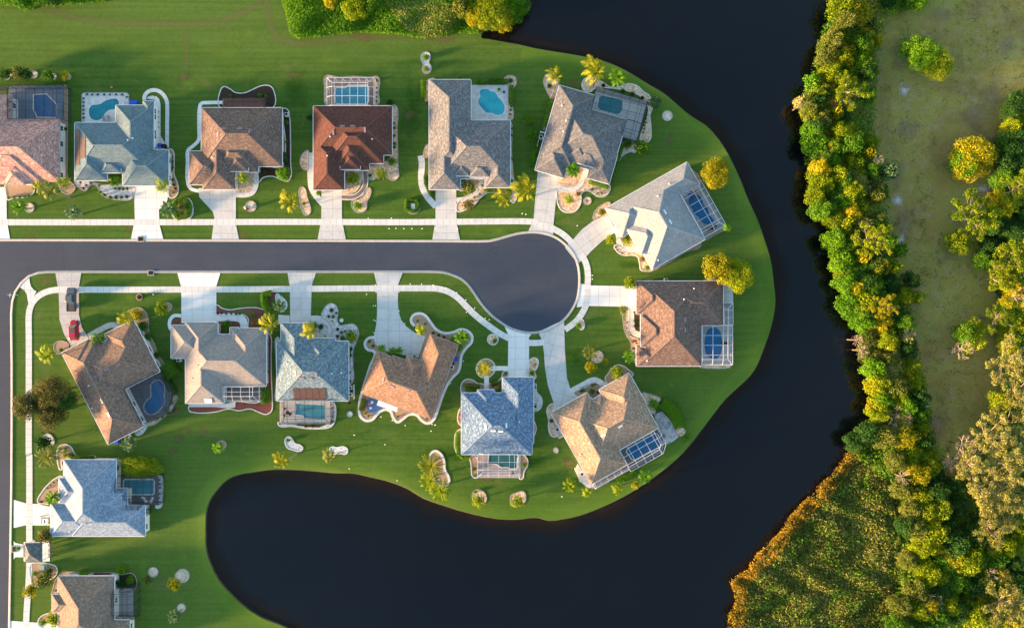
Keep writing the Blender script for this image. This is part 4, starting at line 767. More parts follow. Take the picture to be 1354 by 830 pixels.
    def openings(s, garage, doors):
        def wall_item(i, side, t, w, h, z0, kind):
            u0, v0, u1, v1, e, g = s.rr[i]; q = 0.5+i*0.004
            if side == 'N': c, d, n = (u0+t, v0+q), (1, 0), (0, -1)
            elif side == 'S': c, d, n = (u0+t, v1-q), (1, 0), (0, 1)
            elif side == 'W': c, d, n = (u0+q, v0+t), (0, 1), (-1, 0)
            else: c, d, n = (u1-q, v0+t), (0, 1), (1, 0)
            def bx(b, a0, a1, z_0, z_1, t0, t1):
                p = [s.P(c[0]+d[0]*a+n[0]*tt, c[1]+d[1]*a+n[1]*tt, z) for tt in (t0, t1) for a, z in ((a0, z_0), (a1, z_0), (a1, z_1), (a0, z_1))]
                for f in ((0, 1, 2, 3), (4, 5, 6, 7), (0, 1, 5, 4), (1, 2, 6, 5), (2, 3, 7, 6), (3, 0, 4, 7)): b.face([p[k] for k in f])
            if kind == 'window':
                b = MB(); f = 0.08
                bx(b, -w/2-f, w/2+f, z0-f, z0, 0.0, 0.07); bx(b, -w/2-f, w/2+f, z0+h, z0+h+f, 0, 0.07); bx(b, -w/2-f, -w/2, z0, z0+h, 0, 0.07); bx(b, w/2, w/2+f, z0, z0+h, 0, 0.07); bx(b, -0.025, 0.025, z0, z0+h, 0.01, 0.05)
                fr = b.build('window', 'white', s.root, s.o); b = MB(); bx(b, -w/2, w/2, z0, z0+h, 0.004, 0.02); o = b.build('pane', 'glass', fr, s.o)
            elif kind == 'garage_door':
                b = MB()
                for k in range(4): bx(b, -w/2, w/2, z0+k*h/4, z0+(k+1)*h/4-0.03, 0.003, 0.05)
                g_ = b.build('garage_door', 'garage', s.root, s.o)
            else:
                b = MB(); bx(b, -w/2, w/2, z0, z0+h, 0.003, 0.05); dd = b.build('front_door', 'door', s.root, s.o); b = MB(); bx(b, w/2-.15, w/2-.08, z0+.95, z0+1.1, .05, .1); b.build('handle', 'metal', dd, s.o)
        used = []
        if garage:
            i, side = garage; u0, v0, u1, v1, e, g = s.rr[i]; L = (u1-u0) if side in 'NS' else (v1-v0)
            wall_item(i, side, L/2, min(5.0, L-1.6), 2.2, 0.02, 'garage_door'); used.append((i, side))
        for (i, side, fr) in doors:
            u0, v0, u1, v1, e, g = s.rr[i]; L = (u1-u0) if side in 'NS' else (v1-v0); wall_item(i, side, L*fr, 1.0, 2.15, 0.05, 'front_door')
        for i, (u0, v0, u1, v1, e, g) in enumerate(s.rr):
            for side in 'NSWE':
                if (i, side) in used or any((i, side) == d[:2] for d in doors): continue
                L = (u1-u0) if side in 'NS' else (v1-v0); k = max(1, int(L/3.6))
                for j in range(k):
                    t = L*(j+0.5)/k
                    u, v = {'N': (u0+t, v0+.5), 'S': (u0+t, v1-.5), 'W': (u0+.5, v0+t), 'E': (u1-.5, v0+t)}[side]; nx = {'N': (0, -1), 'S': (0, 1), 'W': (-1, 0), 'E': (1, 0)}[side]
                    dd = (nx[1], nx[0]); ok = True
                    for f in (-0.75, 0, 0.75):
                        x, y = u+dd[0]*f+nx[0]*0.1, v+dd[1]*f+nx[1]*0.1
                        for m_, (a0, b0, a1, b1, e2, g2) in enumerate(s.rr):
                            if m_ != i and a0+.4 < x < a1-.4 and b0+.4 < y < b1-.4: ok = False
                    if ok: wall_item(i, side, t, 1.1, 1.15, 0.95, 'window')
RM = {'tile': ((0.46, 0.26, 0.21), (0.60, 0.38, 0.31), (0.34, 0.15, 0.14), 0.7, 0.5, True),
      'bluegrey': ((0.13, 0.195, 0.225), (0.18, 0.26, 0.29), (0.10, 0.15, 0.18)), 'brown': ((0.165, 0.115, 0.095), (0.225, 0.160, 0.13), (0.125, 0.087, 0.075)),
      'maroon': ((0.115, 0.050, 0.040), (0.165, 0.075, 0.055), (0.080, 0.036, 0.031)), 'greytan': ((0.165, 0.165, 0.172), (0.235, 0.230, 0.232), (0.115, 0.118, 0.125)),
      'grey': ((0.145, 0.147, 0.155), (0.195, 0.196, 0.205), (0.112, 0.114, 0.121)), 'palegrey': ((0.30, 0.315, 0.325), (0.36, 0.375, 0.38), (0.26, 0.275, 0.285)),
      'brown2': ((0.17, 0.115, 0.095), (0.235, 0.16, 0.13), (0.125, 0.085, 0.075)), 'tan': ((0.33, 0.225, 0.155), (0.43, 0.305, 0.215), (0.245, 0.17, 0.125)),
      'blue': ((0.12, 0.20, 0.32), (0.20, 0.29, 0.40), (0.075, 0.13, 0.225)), 'rust': ((0.28, 0.165, 0.11), (0.37, 0.225, 0.15), (0.20, 0.125, 0.09)),
      'bluegrey2': ((0.14, 0.215, 0.26), (0.21, 0.285, 0.33), (0.095, 0.15, 0.19)), 'taupe': ((0.30, 0.27, 0.25), (0.36, 0.325, 0.30), (0.25, 0.225, 0.215)),
      'brown3': ((0.22, 0.145, 0.11), (0.29, 0.20, 0.15), (0.165, 0.11, 0.09)), 'paleblue': ((0.23, 0.30, 0.39), (0.29, 0.36, 0.445), (0.18, 0.245, 0.33)), 'brown4': ((0.23, 0.17, 0.13), (0.29, 0.215, 0.165), (0.18, 0.135, 0.11)), 'slate': ((0.12, 0.135, 0.14), (0.16, 0.175, 0.18), (0.09, 0.1, 0.105))}
for k, v in RM.items():
    v = tuple(tuple(x*0.95 for x in q) if isinstance(q, tuple) else q for q in v)
    MT['rf_'+k] = roof_mat(k+'_roof', *v[:3], *(v[3:] if len(v) > 3 else (0.55, 0.22)), speck=0.5 if k in ('blue', 'bluegrey2') else 0.2 if k in ('palegrey', 'bluegrey', 'maroon', 'taupe') else 0.4)
    MT['rf_'+k+'_ridge'] = mat(k+'_ridge_cap', tuple(min(1, x*1.15) for x in v[1]), 0.9, noise=(5, 0.2, v[0]))
ENT = 0.45
House('A', 'z1', 0, (0, 257), [(-115, 0, 262, 275), (-115, -107, 52, 140), (-70, 60, 190, 285), (15, 130, 150, 285, .1), (30, 205, 118, 290, ENT)], 'rf_tile', 'stucco', 'tile_roofed_house', 'house with pink and terracotta clay tile roof at the left end of the upper row', 'gutterdark', garage=(0, 'S'), doors=[(3, 'S', .6)])
House('B', 'z1', 0, (328, 273), [(0, 0, 347, 222), (0, 60, 142, 254), (180, -76, 347, 180), (300, -95, 347, -20, -.05), (210, 119, 412, 277), (120, 158, 207, 222, ENT)], 'rf_bluegrey', 'stucco', 'shingle_roofed_house', 'house with blue-grey shingle roof beside the open kidney-shaped pool and curved path', garage=(4, 'S'), doors=[(5, 'S', .5)])
House('C', 'z2', 0, (120, 208), [(0, 0, 355, 257), (-53, 190, 110, 337), (8, 120, 150, 357), (60, 130, 250, 282), (120, 190, 210, 280, ENT)], 'rf_brown', 'stucco_tan', 'shingle_roofed_house', 'house with brown roof, dark mulch beds and a narrow red-floored porch', garage=(2, 'S'), doors=[(4, 'S', .5)])
House('D', 'z3', 0, (147, 200), [(0, 0, 346, 215), (55, 40, 308, 252), (0, 150, 136, 368), (83, 110, 246, 282), (120, 190, 208, 280, ENT)], 'rf_maroon', 'stucco_pink', 'shingle_roofed_house', 'house with dark maroon shingle roof in front of the small white-framed pool cage', garage=(2, 'S'), doors=[(4, 'S', .6)])
House('E', 'z4', 0, (84, 140), [(0, 0, 170, 380), (36, 165, 330, 402), (0, 240, 127, 446), (228, 300, 330, 438), (66, 270, 246, 398, .05), (102, 275, 165, 392, ENT), (165, 330, 246, 397, ENT-.02)], 'rf_greytan', 'stucco', 'shingle_roofed_house', 'house with mottled grey-tan roof wrapped round the open turquoise pool', garage=(2, 'S'), doors=[(5, 'S', .7)])
House('F', 'z5', 16.1, (163, 180), [(0, -5, 168, 345), (0, 240, 133, 382), (30, 58, 328, 315), (228, 220, 331, 352), (106, 180, 215, 302, ENT), (150, 215, 257, 303, ENT-.03)], 'rf_grey', 'stucco', 'shingle_roofed_house', 'house with mid grey roof, slightly turned, beside the dark cage by the upper shore', garage=(1, 'S'), doors=[(5, 'S', .7)])
House('G', 'z6', -29.5, (168, 355), [(0, 0, 515, 141), (60, 0, 394, 418), (0, 0, 180, 182), (44, 158, 190, 318, ENT), (58, 318, 160, 418, .02)], 'rf_palegrey', 'stucco_tan', 'shingle_roofed_house', 'house with pale grey roof standing diagonally at the upper right of the turning circle', garage=(2, 'W'), doors=[(1, 'W', .5)])
House('H', 'z7', 0, (443, 182), [(25, 0, 377, 490), (180, 0, 502, 253), (0, 0, 170, 190), (23, 194, 185, 378, ENT), (0, 370, 130, 490), (180, 150, 487, 255)], 'rf_brown2', 'stucco_tan', 'shingle_roofed_house', 'brown-roofed house at the right end of the close beside the blue oval pool', garage=(2, 'W'), doors=[(3, 'W', .5)])
House('I', 'z8', -29.4, (145, 285), [(0, 0, 205, 409), (0, 0, 161, 180), (70, 60, 431, 328), (265, 18, 437, 200), (130, 30, 212, 180, .1), (205, 44, 262, 150, .05)], 'rf_tan', 'stucco', 'shingle_roofed_house', 'house with tan roof standing diagonally above the long dark blue pool', garage=(1, 'N'), doors=[(4, 'N', .5)])
House('J', 'z9', 0, (192, 285), [(0, 0, 298, 260), (173, -65, 305, 215), (68, -13, 140, 115, .05), (5, 2, 168, 190)], 'rf_blue', 'stucco_pink', 'shingle_roofed_house', 'house with vivid blue shingle roof directly below the turning circle', garage=(1, 'N'), doors=[(2, 'N', .5)])
House('K', 'z10', 20.4, (240, 410), [(5, 0, 362, 213), (218, -165, 362, 110), (150, -32, 246, 110, .05), (85, -8, 165, 100)], 'rf_rust', 'stucco_tan', 'shingle_roofed_house', 'house with orange-brown roof inside a wavy white kerb, standing at an angle below the street', 'gutterdark', garage=(1, 'W'), doors=[(2, 'N', .5)])
House('L', 'z11', 0, (80, 310), [(0, 0, 292, 243), (17, -73, 142, 120), (120, -12, 238, 110, .02)], 'rf_bluegrey2', 'stucco', 'shingle_roofed_house', 'house with speckled blue-grey roof carrying five brown pool-heating panels above its dark cage', garage=(1, 'N'), doors=[(2, 'N', .8)])
House('M', 'z12', 0, (150, 305), [(0, 0, 355, 228), (197, -27, 355, 175), (-63, -40, 90, 105), (0, -53, 142, 135), (0, 75, 170, 303), (196, -30, 234, 40, .12)], 'rf_taupe', 'stucco', 'shingle_roofed_house', 'house with pale taupe roof surrounded by red mulch beds below the street', garage=(3, 'N'), doors=[(1, 'N', .2)])
House('N', 'z13', -26.9, (272, 390), [(0, 0, 177, 447), (0, -5, 133, 150), (40, 38, 348, 264), (205, 8, 346, 180), (120, 44, 230, 190, .05)], 'rf_brown3', 'stucco', 'shingle_roofed_house', 'house with brown roof turned diagonally on the street corner behind the two parked vehicles', garage=(1, 'N'), doors=[(3, 'N', .4)])
House('O', 'z14', 0, (213, 120), [(55, 0, 277, 320), (0, 182, 190, 321), (90, 192, 400, 322), (37, 77, 190, 182, .2), (120, 120, 325, 238)], 'rf_paleblue', 'stucco', 'shingle_roofed_house', 'house with pale icy blue roof on the lower left facing the side street', garage=(1, 'W'), doors=[(3, 'W', .6)])
House('P', 'z14', 0, (245, 610), [(0, 0, 238, 300), (-23, 77, 100, 152, .2), (80, 185, 303, 330), (0, 180, 120, 320)], 'rf_brown4', 'stucco', 'shingle_roofed_house', 'house with brown roof cut off by the bottom edge at the lower left', garage=(3, 'W'), doors=[(1, 'W', .6)])
Hs = HOUSES
for k, L in {'C': [(236,311),(307,311)], 'D': [(285,300),(330,300)], 'E': [(210,399),(280,399)], 'J': [(328,437),(359,439)], 'L': [(195,455),(228,457)], 'K': [(326,575),(399,590)]}.items():
    for x, y in L: Hs[k].vent(x, y, 1.15, 0.42, 'ventw' if k == 'J' else 'vent')
for k, L in {'C': [(351,323),(211,337)], 'D': [(383,316),(245,328)], 'E': [(319,410),(174,411)], 'J': [(297,422),(382,415)], 'L': [(170,437),(254,441)], 'K': [(285,545),(453,580)], 'H': [(712,404),(712,463)], 'G': [(482,384),(511,437)]}.items():
    for x, y in L: Hs[k].vent(x, y, 0.42, 1.15, 'ventw' if k in 'JG' else 'vent')
for x, y in [(441,486),(496,455)]: Hs['N'].vent(x, y, 1.15, 0.5)
for x, y in [(469,593),(499,653)]: Hs['N'].vent(x, y, 0.5, 1.15)
for x, y in [(400,389),(484,345)]: Hs['I'].vent(x, y, 1.15, 0.42, 'ventw')
Hs['M'].vent(254, 594, 1.7, 1.2, 'ventw', 'skylight', 0.16)
for k, L in {'B': [(583,360),(600,350)], 'C': [(180,430)], 'D': [(229,342),(411,352),(216,425)], 'F': [(192,340),(180,387),(175,270)], 'H': [(707,288),(771,226),(502,640)], 'G': [(448,293),(512,225),(455,640)], 'I': [(335,428),(290,490)], 'J': [(252,421),(437,404)], 'L': [(126,396),(310,440),(345,438)], 'M': [(213,440),(186,497)], 'N': [(405,528),(410,628)], 'O': [(376,381),(300,420)]}.items():
    for x, y in L: Hs[k].pipe(x, y)
Hs['B'].solar(330, 306, 360, 464, 5, vertical=False); Hs['B'].solar(363, 338, 394, 436, 3, vertical=False)
Hs['L'].solar(153, 499, 284, 546, 5)
# ------------------------------------------------------------------ screen enclosures (pool cages)
def inset(poly, ds):
    n = len(poly); out = []
    for i in range(n):
        a, b_, c = poly[(i-1) % n], poly[i], poly[(i+1) % n]
        def line(p, q, d):
            dx, dy = q[0]-p[0], q[1]-p[1]; l = math.hypot(dx, dy); nx, ny = -dy/l, dx/l; return nx, ny, nx*p[0]+ny*p[1]+d
        n1 = line(a, b_, ds[(i-1) % n]); n2 = line(b_, c, ds[i]); D = n1[0]*n2[1]-n2[0]*n1[1]
        out.append(((n1[2]*n2[1]-n2[2]*n1[1])/D, (n1[0]*n2[2]-n2[0]*n1[2])/D))
    return out
def seg_in(poly, p, d):
    """parameter range of the line p+t*d inside a ccw convex polygon"""
    t0, t1 = -1e9, 1e9
    for i in range(len(poly)):
        a, b_ = poly[i], poly[(i+1) % len(poly)]; nx, ny = -(b_[1]-a[1]), b_[0]-a[0]; den = nx*d[0]+ny*d[1]; num = nx*(a[0]-p[0])+ny*(a[1]-p[1])
        if abs(den) < 1e-9:
            if num > 0: return None
        elif den > 0: t0 = max(t0, num/den)
        else: t1 = min(t1, num/den)
    return (t0, t1) if t1 > t0+1e-4 else None
def cage(z, pts, open_sides, ang, nx, ny, frame, scr, label, lo=2.75, hi=3.35, din=1.3, deck='deck_grey', parent=None, deck_pts=None, wt=0.08, wallscr=None):
    """pts: convex outline (crop pixels); open_sides: indices of edges that carry a screened outer wall; grid nx by ny along angle ang"""
    P2 = [W(z, x, y, lo) for x, y in pts]; op = list(open_sides); n = len(P2)
    if area(P2) < 0:
        P2 = P2[::-1]; op = [(n-2-i) % n for i in op]
    cx, cy = sum(p[0] for p in P2)/n, sum(p[1] for p in P2)/n; o = tuple(parent.location) if parent else (cx, cy, 0.0)
    root = parent or empty('screen_enclosure', o, label, 'pool cage', 'screened cages behind the houses')
    inn = inset(P2, [din if i in op else 0.0 for i in range(n)]); fr = MB(); sc_ = MB(); ws = MB()
    sc_.face([(*p, hi) for p in inn])
    for i in range(n):
        j = (i+1) % n; a, b_, c, d = P2[i], P2[j], inn[j], inn[i]
        if i in op:
            sc_.face([(*a, lo), (*b_, lo), (*c, hi), (*d, hi)]); ws.face([(*a, .1), (*b_, .1), (*b_, lo), (*a, lo)])
            fr.beam((*a, lo), (*b_, lo), wt); fr.beam((*a, .12), (*b_, .12), wt*.8); fr.beam((*a, 1.0), (*b_, 1.0), wt*.6); fr.beam((*d, hi), (*c, hi), wt*.9)
        else: fr.beam((*d, hi), (*c, hi), wt*.9)
        if i in op or (i-1) % n in op:
            fr.beam((*a, 0), (*a, lo), wt); fr.beam((*a, lo), (*d, hi), wt*.9)
    co, si = math.cos(ang), math.sin(ang)
    def zat(p):
        ds = []
        for i in op:
            a, b_ = P2[i], P2[(i+1) % n]; l = math.dist(a, b_); ds.append(((-(b_[1]-a[1]))*(p[0]-a[0])+(b_[0]-a[0])*(p[1]-a[1]))/l)
        return lo+(hi-lo)*min(1, max(0, min(ds+[9])/din))
    for (dx, dy), k in (((co, si), ny), ((-si, co), nx)):
        nx_, ny_ = -dy, dx; pr = [p[0]*nx_+p[1]*ny_ for p in P2]; a0, a1 = min(pr), max(pr)
        for m_ in range(1, k):
            q = a0+(a1-a0)*m_/k; p = (nx_*q, ny_*q); t = seg_in(P2, p, (dx, dy)); t2 = seg_in(inn, p, (dx, dy))
            if not t: continue
            ts = sorted(set([t[0], t[1]]+([t2[0], t2[1]] if t2 else []))); q3 = [(p[0]+dx*u, p[1]+dy*u) for u in ts]; q3 = [(*u, zat(u)) for u in q3]
            for A, B in zip(q3, q3[1:]): fr.beam(A, B, wt*.8)
            for E in (q3[0], q3[-1]):
                if E[2] < lo+0.01: fr.beam((E[0], E[1], 0), E, wt*.8)
    fr.build('frame', frame, root, o); sc_.build('roof_screen', scr, root, o)
    if ws.f: ws.build('wall_screen', wallscr or scr, root, o)
    return root
DKN = [0]
def pool(z, pts, water, label, deck=None, deck_m='deck_grey', coping='edging', smooth=True, dz=0.12, steps=None, ang=0.0):
    p = [W(z, x, y) for x, y in pts]
    if smooth: p = smooth_closed(p, 5)
    if area(p) < 0: p = p[::-1]
    DKN[0] += 1; dz += 0.001*(DKN[0] % 9)
    if deck: sheet('pool_deck', [W(z, x, y) for x, y in deck], dz, deck_m, ang, holes=[p])
    c = (sum(q[0] for q in p)/len(p), sum(q[1] for q in p)/len(p), 0); root = empty('swimming_pool', c, label, 'swimming pool', 'back garden swimming pools')
    b = MB(); tr = tessellate_polygon([[Vector((x, y, 0)) for x, y in p]])
    for t in tr:
        q = [p[i] for i in t]
        if area(q) < 0: q = q[::-1]
        b.face([(x, y, dz-0.07) for x, y in q])
    b.build('water', water, root, c)
    ns = normals(p, True); b = MB()
    for i in range(len(p)):
        j = (i+1) % len(p); pr = [(0.02, dz-.1), (0.02, dz+.02), (-.26, dz+.02), (-.26, dz-.1)]
        for (o0, z0), (o1, z1) in zip(pr, pr[1:]): b.face([(p[i][0]+ns[i][0]*o0, p[i][1]+ns[i][1]*o0, z0), (p[j][0]+ns[j][0]*o0, p[j][1]+ns[j][1]*o0, z0), (p[j][0]+ns[j][0]*o1, p[j][1]+ns[j][1]*o1, z1), (p[i][0]+ns[i][0]*o1, p[i][1]+ns[i][1]*o1, z1)])
    b.build('coping', coping, root, c)
    if steps:
        b = MB(); q = [W(z, x, y) for x, y in steps]; b.face([(x, y, dz-.062) for x, y in (q if area(q) > 0 else q[::-1])]); b.build('pool_step', 'w_lt', root, c)
    return root
def rect(x0, y0, x1, y1): return [(x0, y0), (x1, y0), (x1, y1), (x0, y1)]
def rrect(x0, y0, x1, y1, c=8): return [(x0+c, y0), (x1-c, y0), (x1, y0+c), (x1, y1-c), (x1-c, y1), (x0+c, y1), (x0, y1-c), (x0, y0+c)]
def loc2px(k, pts):
    h = HOUSES[k]; co, si = math.cos(h.th), math.sin(h.th); return [(h.p0[0]+u*co-v*si, h.p0[1]+u*si+v*co) for u, v in pts]
# A
pool('z1', [(150,152),(205,150),(248,195),(248,250),(165,248),(150,215)], 'w_blue', 'dark blue pool under the black cage of the clay-tiled house', rect(40,112,276,262), 'deck_blue', smooth=False)
cage('z1', rect(40, 110, 279, 260), [0, 1], 0, 6, 4, 'bronze', 'scrd', 'black-framed cage over the pool behind the clay-tiled house', deck=None)
cage('z1', rect(-115, 110, 40, 152), [0], 0, 4, 2, 'bronze', 'scrd', 'narrow black-framed cage strip above the clay-tiled roof at the left picture edge')
# B
pool('z1', [(391,232),(393,212),(404,198),(425,195),(445,190),(462,178),(488,170),(514,170),(523,182),(520,203),(503,215),(480,220),(465,232),(452,252),(430,264),(408,260),(395,248)], 'w_teal', 'kidney-shaped teal pool on the uncovered white deck', rect(372,156,549,274), 'deck_white')
# C
sheet('porch_floor', [W('z2', x, y) for x, y in rect(217, 168, 402, 214)], 0.1, 'deck_red')
cage('z2', rect(214, 165, 402, 208), [0, 1, 3], 0, 4, 2, 'bronze', 'scrd', 'narrow dark-framed porch screen behind the brown house with dark mulch beds', din=.5)
# D
pool('z3', [(247,122),(290,122),(300,112),(385,112),(388,120),(388,180),(380,190),(247,190),(243,160)], 'w_lt', 'stepped light blue pool inside the small white-framed cage', rect(209,80,411,202), 'deck_brown', smooth=False)
cage('z3', rect(207, 77, 413, 200), [0, 1, 3], 0, 6, 3, 'alu', 'scrl', 'white-framed cage behind the dark maroon-roofed house')
# E
pool('z4', [(289,188),(298,180),(325,180),(333,187),(350,190),(366,212),(386,236),(391,262),(386,276),(368,284),(352,282),(340,276),(318,275),(300,258),(286,240),(284,222),(292,210)], 'w_turq', 'bright turquoise freeform pool on the uncovered pale deck', rect(254,162,405,306), 'deck_white', steps=[(289,238),(296,232),(326,266),(320,273),(300,257)])
# F
fc = loc2px('F', [(158,-44),(396,-44),(398,58),(168,58)]); fc2 = loc2px('F', [(328,60),(398,60),(398,138),(328,138)])
pool('z5', [(340,228),(352,222),(432,238),(443,246),(442,285),(430,300),(415,304),(345,285),(333,272)], 'w_teal', 'teal rectangular pool under the dark cage nearest the upper lake shore', loc2px('F', [(160,-42),(394,-42),(394,136),(322,136),(322,64),(160,64)]), 'deck_pale', smooth=False, ang=R(-16))
cg = cage('z5', fc, [0, 1], R(-14), 6, 3, 'bronze', 'scrd', 'dark-framed L-shaped cage behind the mid grey roof by the lake', wallscr='scrb')
cage('z5', fc2, [1, 2], R(-14), 2, 2, 'bronze', 'scrd', None, parent=cg, wallscr='scrb')
# G
pool('z6', [(622,318),(632,292),(655,280),(680,284),(700,308),(708,335),(730,356),(736,385),(752,405),(762,425),(750,436),(715,443),(692,425),(675,400),(652,385),(645,360),(630,345)], 'w_blue', 'wavy dark blue pool under the white-framed cage of the pale grey house', loc2px('G', [(394,139),(530,125),(530,405),(394,405)]), 'deck_grey', 'deck_grey', ang=R(29.5))
cage('z6', loc2px('G', [(394,122),(532,122),(532,407),(394,407)]), [0, 1, 2], R(29.5), 2, 6, 'alu', 'scrl', 'white-framed cage on the lake side of the pale grey diagonal house', wallscr='scrb')
# H
pool('z7', [(848,475),(862,456),(890,448),(915,458),(932,485),(937,520),(936,580),(925,612),(905,630),(880,630),(850,608),(837,570),(836,520)], 'w_blue', 'deep blue oval pool inside the white-framed cage at the right-hand house', rect(824,438,998,663)[:1]+[(943,438),(943,310),(1000,310),(998,663),(824,663)], 'deck_grey', 'deck_grey')
cg = cage('z7', rect(822, 438, 1000, 665), [1, 2], 0, 3, 4, 'alu', 'scrl', 'white-framed L-shaped cage over the oval pool at the right-hand house', wallscr='scrd')
cage('z7', rect(945, 308, 1002, 434), [0, 1], 0, 1, 3, 'alu', 'scrd', None, parent=cg)
# I
pool('z8', loc2px('I', [(235,352),(245,345),(400,345),(408,352),(408,400),(395,412),(380,412),(372,418),(352,418),(345,408),(250,408),(240,400)]), 'w_blue', 'long dark blue pool inside the white-framed cage of the tan diagonal house', loc2px('I', [(206,328),(427,328),(424,414),(390,449),(205,449)]), 'deck_dark', smooth=False, ang=R(29.4))
cg = cage('z8', loc2px('I', [(206,328),(428,328),(426,416),(390,451),(204,451)]), [1, 2, 3], R(29.4), 5, 3, 'alu', 'scrl', 'white-framed cage along the lower side of the tan diagonal house', wallscr='scrb')
sheet('pool_deck', [W('z8', x, y) for x, y in loc2px('I', [(10,408),(204,408),(204,439),(10,439)])], 0.11, 'deck_dark', R(29.4))
cage('z8', loc2px('I', [(8,411),(202,411),(202,440),(8,440)]), [2, 3], R(29.4), 5, 1, 'alu', 'scrd', None, parent=cg, din=.4)
# J
pool('z9', rrect(305,546,430,602,5)[:5]+[(400,604),(385,596),(360,598),(340,584),(305,582)], 'w_dk', 'dim green pool in the cage behind the vivid blue-roofed house', rect(262,545,438,640), 'deck_pink', smooth=False)
cage('z9', rect(260, 542, 440, 642), [1, 2, 3], 0, 4, 3, 'alu', 'scrl', 'white-framed cage behind the vivid blue-roofed house')
# L
pool('z11', [(160,564),(276,570),(276,628),(190,622),(190,612),(158,608)], 'w_lt', 'light blue rectangular pool in the dark cage below the brown roof panels', rect(92,552,298,646), 'deck_pale', smooth=False)
cage('z11', rect(90, 550, 300, 648), [1, 2, 3], 0, 6, 3, 'bronze', 'scrd', 'dark-framed cage below the speckled blue-grey roof with brown panels')
# M
sheet('porch_floor', [W('z12', x, y) for x, y in rect(322, 536, 486, 598)], 0.1, 'deck_dark')
cage('z12', rect(320, 535, 474, 600), [1, 2], 0, 4, 3, 'alu', 'scrd', 'white-framed porch cage cut into the pale taupe roof', wallscr='scrd')
# N
pool('z13', [(690,508),(712,515),(722,540),(720,575),(722,595),(712,620),(690,645),(665,655),(642,645),(634,620),(645,598),(665,580),(664,550),(668,522)], 'w_blue', 'figure-eight blue pool under the black cage of the diagonal corner house', loc2px('N', [(178,263),(346,263),(354,371),(300,440),(178,435)]), 'deck_dark', 'deck_grey')
cage('z13', loc2px('N', [(177,262),(347,262),(356,372),(301,442),(177,437)]), [1, 2, 3], R(26.9), 3, 3, 'bronze', 'scrd', 'black-framed cage on the diagonal corner house')
# O
pool('z14', rrect(524,204,650,264,4), 'w_teal', 'teal rectangular pool beside the big rounded golden hedge', [(491,192),(668,192),(668,310),(612,310),(612,356),(538,356),(538,308),(491,308)], 'deck_dark', smooth=False)
cg = cage('z14', rect(490, 192, 669, 309), [0, 1, 2], 0, 6, 3, 'bronze', 'scrd', 'dark-framed cage over the teal pool behind the icy blue roof')
cage('z14', rect(538, 309, 613, 357), [1, 2], 0, 3, 2, 'bronze', 'scrd', None, parent=cg)
# P
sheet('porch_floor', [W('z14', x, y) for x, y in rect(480, 662, 563, 791)], 0.1, 'deck_grey')
cage('z14', rect(478, 660, 565, 793), [0, 1, 2], 0, 2, 4, 'bronze', 'scrd', 'dark-framed porch cage on the brown house at the bottom edge')
# small white flat awning and blue patio of K
sheet('patio', smooth_closed([W('z10', x, y) for x, y in [(200,680),(198,655),(210,638),(240,636),(275,652),(268,690),(250,703),(215,702)]], 5), 0.07, 'blue_floor')
b = MB(); q = [W('z10', x, y, 2.6) for x, y in [(254,646),(346,681),(340,702),(246,669)]]; q = q if area(q) > 0 else q[::-1]
b.face([(*p, 2.6) for p in q]); b.face([(*p, 2.5) for p in q[::-1]])
for i in range(4): b.face([(*q[i], 2.5), (*q[(i+1) % 4], 2.5), (*q[(i+1) % 4], 2.6), (*q[i], 2.6)])
for i in (1, 2, 3, 0): b.beam((*q[i], 0), (*q[i], 2.5), .09)
b.build('awning', 'white', Hs['K'].root, Hs['K'].o)
# mail pavilion
def pavilion():
    c = W('z14', 141, 512, 2.8); root = empty('mail_pavilion', (c[0], c[1], 0), 'small open pavilion with a slate hipped roof straddling the pavement at lower left', 'pavilion')
    w = 74*zs('z14')*.983/2; h = 83*zs('z14')*.983/2; b = MB(); z0, z1 = 2.8, 4.1
    C4 = [(c[0]-w, c[1]-h), (c[0]+w, c[1]-h), (c[0]+w, c[1]+h), (c[0]-w, c[1]+h)]
    for i in range(4):
        a, d = C4[i], C4[(i+1) % 4]; b.face([(*a, z0), (*d, z0), (c[0], c[1], z1)], 0, [(0, 0), (4, 0), (2, 2.5)])
        b.face([(*a, z0-.18), (*d, z0-.18), (*d, z0), (*a, z0)], 1)
    b.face([(*p, z0-.18) for p in C4[::-1]], 1); b.build('roof', ['rf_slate', 'alu'], root, (c[0], c[1], 0))
    for sx in (-1, 1):
        for sy in (-1, 1):
            b = MB(); x, y = c[0]+sx*(w-.35), c[1]+sy*(h-.35); b.box((x, y, 1.31), (.22, .22, 2.62)); b.box((x, y, .15), (.34, .34, .3)); b.build('post', 'white', root, (c[0], c[1], 0))
    # mailbox banks to the right under the eave
    x = c[0]+w+.5
    for k in range(3):
        m = MB(); y = c[1]+1.2-k*1.2; m.box((x, y, .85), (.45, .75, .8)); m.box((x, y, .25), (.15, .2, .45)); m.box((x-.24, y, .85), (.02, .65, .7))
        o = m.build('mailbox_bank', 'metal', None, (x, y, 0)); tag(o, ['grey metal mailbox bank beside the pavilion, uppermost of three', 'grey metal mailbox bank beside the pavilion, middle of three', 'grey metal mailbox bank beside the pavilion, lowest of three'][k], 'mailbox', 'mailbox banks by the pavilion')
pavilion()
